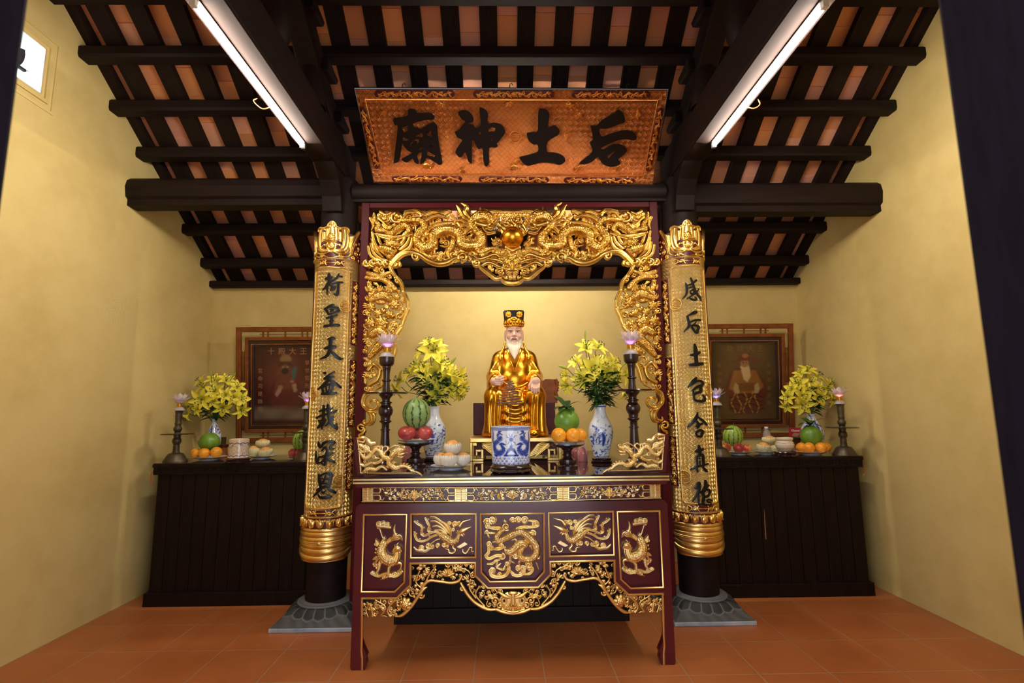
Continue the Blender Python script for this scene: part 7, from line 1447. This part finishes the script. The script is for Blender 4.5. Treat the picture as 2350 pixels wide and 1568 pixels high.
sleeve('left fruit in a pale slit sleeve on the right side altar', rest(1750, p[1]-.03, z), 16*k, 13*k, white=WH, seed=4, tilt=.2); sleeve('right fruit in a pale slit sleeve behind the cream pot, right side altar', rest(1774, p[1]-.0, z), 12*k, 11*k, white=WH, seed=5); sleeve('top fruit in a pale slit sleeve on the right side altar', rest(1764, p[1]+.01, z+18*k), 17*k, 11*k, white=WH, seed=6)
p = spot(1760, 1030, ZC, .0); p = rest(1760, 4.80, ZC); k = mpp(p); t = thing('bottle', 'small clear plastic bottle behind the slit fruits on the right side altar', 'bottle', p)
b = MB(); b.lathe([(8, 0), (8.5, 3), (8.5, 34), (7, 40), (4, 45), (3.6, 48)] and [(8*k, 0), (8.5*k, 3*k), (8.5*k, 36*k), (7*k, 42*k), (4*k, 47*k), (3.6*k, 50*k)], (0, 0, 0), 20); b.obj('clear_body', M['wrap'], t, world=False); b = MB(); b.lathe([(4.2*k, 50*k), (4.2*k, 54*k)], (0, 0, 0), 16); b.obj('white_cap', M['white'], t, world=False)
p = spot(1803, 1050, ZC, .11); k = mpp(p); t = thing('burner_stand', 'carved black stand under the cream incense pot on the right side altar', 'stand', p); b = MB(); b.lathe([(25*k, 0), (26.5*k, 4*k), (22*k, 6*k), (25*k, 9*k), (24*k, 11*k)], (0, 0, 0), 32); b.obj('stand_body', M['blackwood'], t, world=False)
for j in range(12): a = 2*pi*j/12; b = MB(); b.ball((25.5*k*cos(a), 25.5*k*sin(a), 3*k), 2.2*k, 8, 6, (1, 1, 1.2)); b.obj('bead', M['blackwood'], t, world=False)
pp = p+np.array((0, 0, 11*k)); t = thing('incense_pot', 'plain cream incense pot with rounded belly on the right side altar', 'incense pot', pp); r = Rel(0, 0, 150, 40, 2.); r.stroke([(i*5., 19+.8*sin(i)) for i in range(31)], .7, 0, 2)
for i in range(12): r.spiral(i*12+4, 17, 2.6, i, 1.2, .6, 0)
paintlathe('pot_body', pp, k, [(.1, 0), (14, 0), (16, 2), (21.5, 9), (23, 15), (21.5, 20), (18.5, 23), (19, 25), (21, 27), (21, 31), (19.5, 31), (18, 27), (.1, 26)], r, 150, 160, parent=t, white=(.66, .56, .40), blue=(.30, .18, .07))
p = spot(1862, 1047, ZC, .15); k = mpp(p); plate('white plate of oranges on the right side altar', p, 41*k, 6.5*k); z = p[2]+6.5*k*.55
for i, (u, dy, r, lab) in enumerate(((1837, -.02, 13, 'leftmost'), (1854, -.06, 13.5, 'front left'), (1881, -.06, 13.5, 'front right'), (1893, -.0, 12.5, 'rightmost rear'))): side_fruit(u, 0, r, r, p, dy, 'orange', f'{lab} orange under the leafy pomelo on the right side altar', i+60, z, tilt=1.3)
side_fruit(1861.5, 0, 26.5, 25, p, .03, 'pomelo', 'big green pomelo with leaves on the right side altar', 71, z+14*k, leaves=7)
p = rest(1822, 4.72, ZC); k = mpp(p); t = thing('cake_stand', 'small green dish on a brown foot behind the cream pot, right side altar', 'stand', p); b = MB(); b.lathe([(15*k, 0), (12*k, 6*k), (11*k, 20*k), (16*k, 27*k)], (0, 0, 0), 24); b.obj('foot', M['frame'], t, world=False); b = MB(); b.lathe([(16*k, 27*k), (24*k, 30*k), (25*k, 32*k), (10*k, 31*k)], (0, 0, 0), 32); b.obj('green_dish', flat('green_glaze', (.03, .16, .03), .25), t, world=False)
pb = p+np.array((0, -.02, 32*k)); t = thing('chocolate_box', 'small red chocolate box standing on the green dish, right side altar', 'box', pb); w_ = 12.5*k; hh = 21*k
b = MB(); b.bb(-w_, w_, -.012, .012, 0, hh); b.obj('carton', flat('red_carton', (.42, .012, .03), .35), t, world=False, smooth=False, bev=.001)
b = MB(); b.add([(-w_*.8, -.0125, hh*.08), (w_*.3, -.0125, hh*.05), (w_*.9, -.0125, hh*.42), (w_*.2, -.0125, hh*.40), (-w_*.3, -.0125, hh*.5)], [(0, 1, 2, 3, 4)]); b.obj('biscuit_picture', flat('biscuit_print', (.40, .20, .10), .5), t, world=False, smooth=False)
def text(s, name, size, loc, mat, parent, ext=.0005, rot=(pi/2, 0, 0), align='CENTER', bold=0):
    cu = bpy.data.curves.new('tmp', 'FONT'); cu.body = s; cu.size = size; cu.align_x = align; cu.align_y = 'CENTER'; cu.extrude = ext; cu.offset = bold; o = bpy.data.objects.new('tmp', cu); COL.objects.link(o)
    me = bpy.data.meshes.new_from_object(o.evaluated_get(bpy.context.evaluated_depsgraph_get())); bpy.data.objects.remove(o); bpy.data.curves.remove(cu); me.materials.clear(); me.materials.append(mat); me.name = name
    r = bpy.data.objects.new(name, me); link(r, parent); r.location = loc; r.rotation_euler = rot; return r
text('Chocol', 'lettering', 6.5*k, (0, -.0128, hh*.68), M['white'], t, bold=.0006)
p = spot(1868, 1040, ZC, .20); k = mpp(p); vase('blue and white vase behind the leafy pomelo on the right side altar', p, k, [(r*1.55, h*1.02) for r, h in spro], (16, 4))
bouquet('dome of yellow lilies on the right side altar', p+np.array((0, 0, 84*k)),
  [(1843, 930, 46, 0, .2), (1883, 912, 42, .1, .1), (1912, 918, 36, .5, .3), (1843, 909, 38, 0, -.1), (1833, 880, 40, -.4, -.3), (1807, 912, 34, -.7, .1), (1805, 933, 32, -.6, .5), (1854, 849, 40, 0, -.8), (1877, 863, 40, .4, -.7), (1856, 897, 34, 0, -.3), (1880, 893, 34, .1, -.2), (1903, 897, 34, .5, -.3), (1836, 857, 32, -.5, -.7), (1905, 882, 30, .4, -.4), (1816, 893, 32, -.6, -.2), (1862, 875, 34, 0, -.4)],
  [(1913, 872, 14, .6, -.7), (1822, 868, 14, -.6, -.8)], 110, .20, 15)
# ================================================================== framed pictures hung above the side altars
def blur(A, n):
    for _ in range(n): A = (A+np.roll(A, 1, 0)+np.roll(A, -1, 0)+np.roll(A, 1, 1)+np.roll(A, -1, 1))/5
    return A
def picture(nm, x0, x1, label, art, cols):
    z0, z1, yb, yt = 1.185, 2.325, 5.195, 5.06; W_ = x1-x0; xc = (x0+x1)/2
    def T(x, z, d): f = (z-z0)/(z1-z0); return np.array((x, yb+(yt-yb)*f-d, z))
    t = thing('framed_picture', label, 'picture', T(xc, z0, 0))
    def bar(b, xa, xb_, za, zb_, d0, d1):
        V = [T(x, z, d) for d in (d0, d1) for z in (za, zb_) for x in (xa, xb_)]; b.add(V, [(0, 1, 3, 2), (5, 4, 6, 7), (0, 4, 5, 1), (2, 3, 7, 6), (0, 2, 6, 4), (1, 5, 7, 3)])
    def ring(m, w, d0, d1, name, mat):
        b = MB(); a0, a1, c0, c1 = x0+m, x1-m, z0+m*1.12, z1-m*1.12; bar(b, a0, a0+w, c0, c1, d0, d1); bar(b, a1-w, a1, c0, c1, d0, d1); bar(b, a0+w, a1-w, c0, c0+w, d0, d1); bar(b, a0+w, a1-w, c1-w, c1, d0, d1); b.obj(name, mat, t, smooth=False, bev=.003)
    ring(0, .048, 0, .03, 'outer_frame', M['frame']); ring(.090, .034, 0, .034, 'inner_frame', M['frame']); ring(.122, .05, 0, .026, 'dark_mount', flat('dark_mount', (.035, .010, .008), .3)); ring(.150, .004, .026, .028, 'gilt_line', M['copper'])
    b = MB()
    for c in (z0+.07, z1-.07): bar(b, xc-.25, xc+.25, c-.004, c+.004, .01, .02); [bar(b, xc+dx-.006, xc+dx+.006, c-.034, c+.034, .008, .022) for dx in (-.22, -.17, 0, .17, .22)]
    for c in (x0+.068, x1-.068):
        for dx in (-.007, .007): bar(b, c+dx-.003, c+dx+.003, (z0+z1)/2-.02, z1-.24, .01, .018); bar(b, c+dx-.003, c+dx+.003, z0+.12, z0+.42, .01, .018)
        for zz in (z0+.16, z0+.38, (z0+z1)/2+.03, z1-.30): bar(b, c-.026, c+.026, zz-.004, zz+.004, .008, .02)
    b.obj('fretwork', M['frame'], t, smooth=False)
    nu, nv = 90, 130; vv, uu = np.mgrid[0:nv, 0:nu].astype(float); uu /= nu-1; vv /= nv-1; C = art(uu, vv)
    a0, a1, c0, c1 = x0+.168, x1-.168, z0+.19, z1-.19; G = np.array([[T(a0+(a1-a0)*u, c1-(c1-c0)*v, .004) for u in np.linspace(0, 1, nu)] for v in np.linspace(0, 1, nv)]); b = MB(); b.grid(G, col=np.clip(C, 0, 1).reshape(-1, 3)); b.obj('print', M['print'], t, usecol=True, angle=0)
    ink = flat('faded_gold_print', cols, .5)
    def glyphs(s_, u, v0, dv, sz, horiz=False):
        for i, ch in enumerate(s_):
            uu_, v_ = (u+i*dv, v0) if horiz else (u, v0+i*dv)
            text(ch, 'printed_character', sz, tuple(T(a0+(a1-a0)*uu_, c1-(c1-c0)*v_, .0055)-ORG[t]), ink, t, .0002, (pi/2-math.atan2(yb-yt, z1-z0)*-1, 0, 0))
    return glyphs
def lay(C, m, col, n=2, a=1.): w = blur(m.astype(float), n)[..., None]*a; return C*(1-w)+np.array(col)*w
def E_(u, v, cu, cv, ru, rv): return ((u-cu)/ru)**2+((v-cv)/rv)**2 < 1
def nz(u, v, s, sd): q = np.random.RandomState(sd).uniform(0, 6.28, 12); return sum(np.sin(u*s*(1+.37*i)+q[i])*np.sin(v*s*(1.1+.29*i)+q[i+5])/(1+i*.4) for i in range(6))/3
def artL(u, v):
    C = np.zeros(u.shape+(3,))+np.array((.035, .008, .007)); C = C+np.exp(-(((u-.5)/.35)**2+((v-.42)/.3)**2))[..., None]*np.array((.11, .028, .015))*(1+.5*nz(u, v, 9, 1)[..., None])
    C = lay(C, inpoly(u, v, [(.25, .72), (.28, .5), (.38, .38), (.62, .38), (.72, .5), (.76, .72), (.68, .8), (.32, .8)]), (.09, .016, .013), 3)
    C = lay(C, inpoly(u, v, [(.3, .62), (.36, .42), (.46, .36), (.54, .36), (.64, .42), (.7, .62), (.6, .56), (.4, .56)]), (.13, .035, .02), 2); C = lay(C, E_(u, v, .5, .17, .09, .065), (.22, .12, .05), 2); C = lay(C, inpoly(u, v, [(.38, .27), (.42, .2), (.58, .2), (.62, .27), (.5, .24)]), (.07, .02, .015), 1)
    C = lay(C, E_(u, v, .49, .285, .065, .05), (.14, .055, .03), 1); C = lay(C, E_(u, v, .49, .325, .06, .04), (.018, .012, .012), 1); C = lay(C, E_(u, v, .46, .27, .015, .008)+E_(u, v, .53, .27, .015, .008), (.25, .22, .18), 0)
    C = lay(C, inpoly(u, v, [(.6, .44), (.59, .32), (.64, .26), (.68, .27), (.67, .34), (.64, .44)]), (.05, .09, .085), 1)
    for P in ([(.33, .62), (.4, .52), (.45, .52), (.42, .6), (.36, .66)], [(.6, .5), (.66, .48), (.68, .58), (.63, .6)]): C = lay(C, inpoly(u, v, P), (.30, .17, .11), 1)
    C = lay(C, E_(u, v, .42, .53, .04, .025)+E_(u, v, .6, .46, .03, .02), (.28, .12, .07), 1)
    m = np.clip((v-.76)/.08, 0, 1)*np.clip((.98-v)/.06, 0, 1)*(.55+.5*nz(u, v, 7, 3)); return C*(1-.75*np.clip(m, 0, 1)[..., None])+np.array((.26, .20, .13))*.75*np.clip(m, 0, 1)[..., None]
def artR(u, v):
    C = np.zeros(u.shape+(3,))+np.array((.10, .055, .018))*(1+.35*nz(u, v, 7, 5)[..., None]); C = C*(1-.55*np.clip((np.abs(u-.5)-.25)*3, 0, 1)[..., None])
    C = lay(C, inpoly(u, v, [(.2, .6), (.27, .42), (.36, .34), (.66, .34), (.78, .46), (.86, .6), (.82, .9), (.65, .94), (.35, .94), (.25, .86)]), (.10, .025, .012), 2); C = lay(C, inpoly(u, v, [(.26, .6), (.34, .36), (.68, .36), (.80, .58), (.7, .66), (.36, .66)]), (.24, .095, .02), 2)
    for i in range(5): C = lay(C, np.abs((u-(.33+.09*i))-.03*np.sin(v*22+i*2)) < .012*(v > .62)*(v < .93), (.34, .16, .03), 0, .8)
    for i in range(4): C = lay(C, (np.abs(v-(.70+.06*i)-.02*np.sin(u*26+i)) < .008)*(np.abs(u-.53) < .27), (.02, .008, .006), 0, .7)
    C = lay(C, inpoly(u, v, [(.44, .3), (.58, .3), (.6, .44), (.55, .52), (.49, .48)]), (.50, .34, .15), 1); C = lay(C, E_(u, v, .51, .27, .065, .05), (.28, .13, .05), 1); C = lay(C, inpoly(u, v, [(.3, .24), (.4, .22), (.44, .16), (.5, .13), (.57, .15), (.62, .2), (.73, .23), (.7, .27), (.6, .23), (.42, .24), (.34, .28)]), (.13, .03, .015), 1)
    C = lay(C, E_(u, v, .52, .17, .05, .03), (.30, .12, .03), 1); C = lay(C, inpoly(u, v, [(.38, .53), (.68, .53), (.72, .6), (.6, .64), (.42, .64), (.34, .6)]), (.16, .06, .015), 1)
    for e in (0, 1): f = (lambda P: [(p if not e else 1.07-p, q) for p, q in P]); C = lay(C, inpoly(u, v, f([(.36, .52), (.41, .56), (.42, .66), (.36, .66), (.33, .6)])), (.36, .25, .11), 1)
    C = lay(C, E_(u, v, .49, .26, .012, .006)+E_(u, v, .54, .26, .012, .006), (.03, .015, .01), 0); return C
g = picture('left', -2.665, -1.70, 'framed dark red picture of a seated deity above the left side altar', artL, (.36, .16, .07))
g('十殿大王', .27, .07, .17, .075, True); g('掌世官刑', .84, .22, .10, .05); g('宮命司是錄明', .10, .32, .10, .05)
g = picture('right', 1.93, 2.925, 'framed golden brown picture of a seated white-bearded deity above the right side altar', artR, (.20, .10, .03))
g('救世大王', .28, .08, .16, .07, True); g('吉凶報應立分', .12, .30, .10, .045); g('收錄眾靈分明', .88, .30, .10, .045)
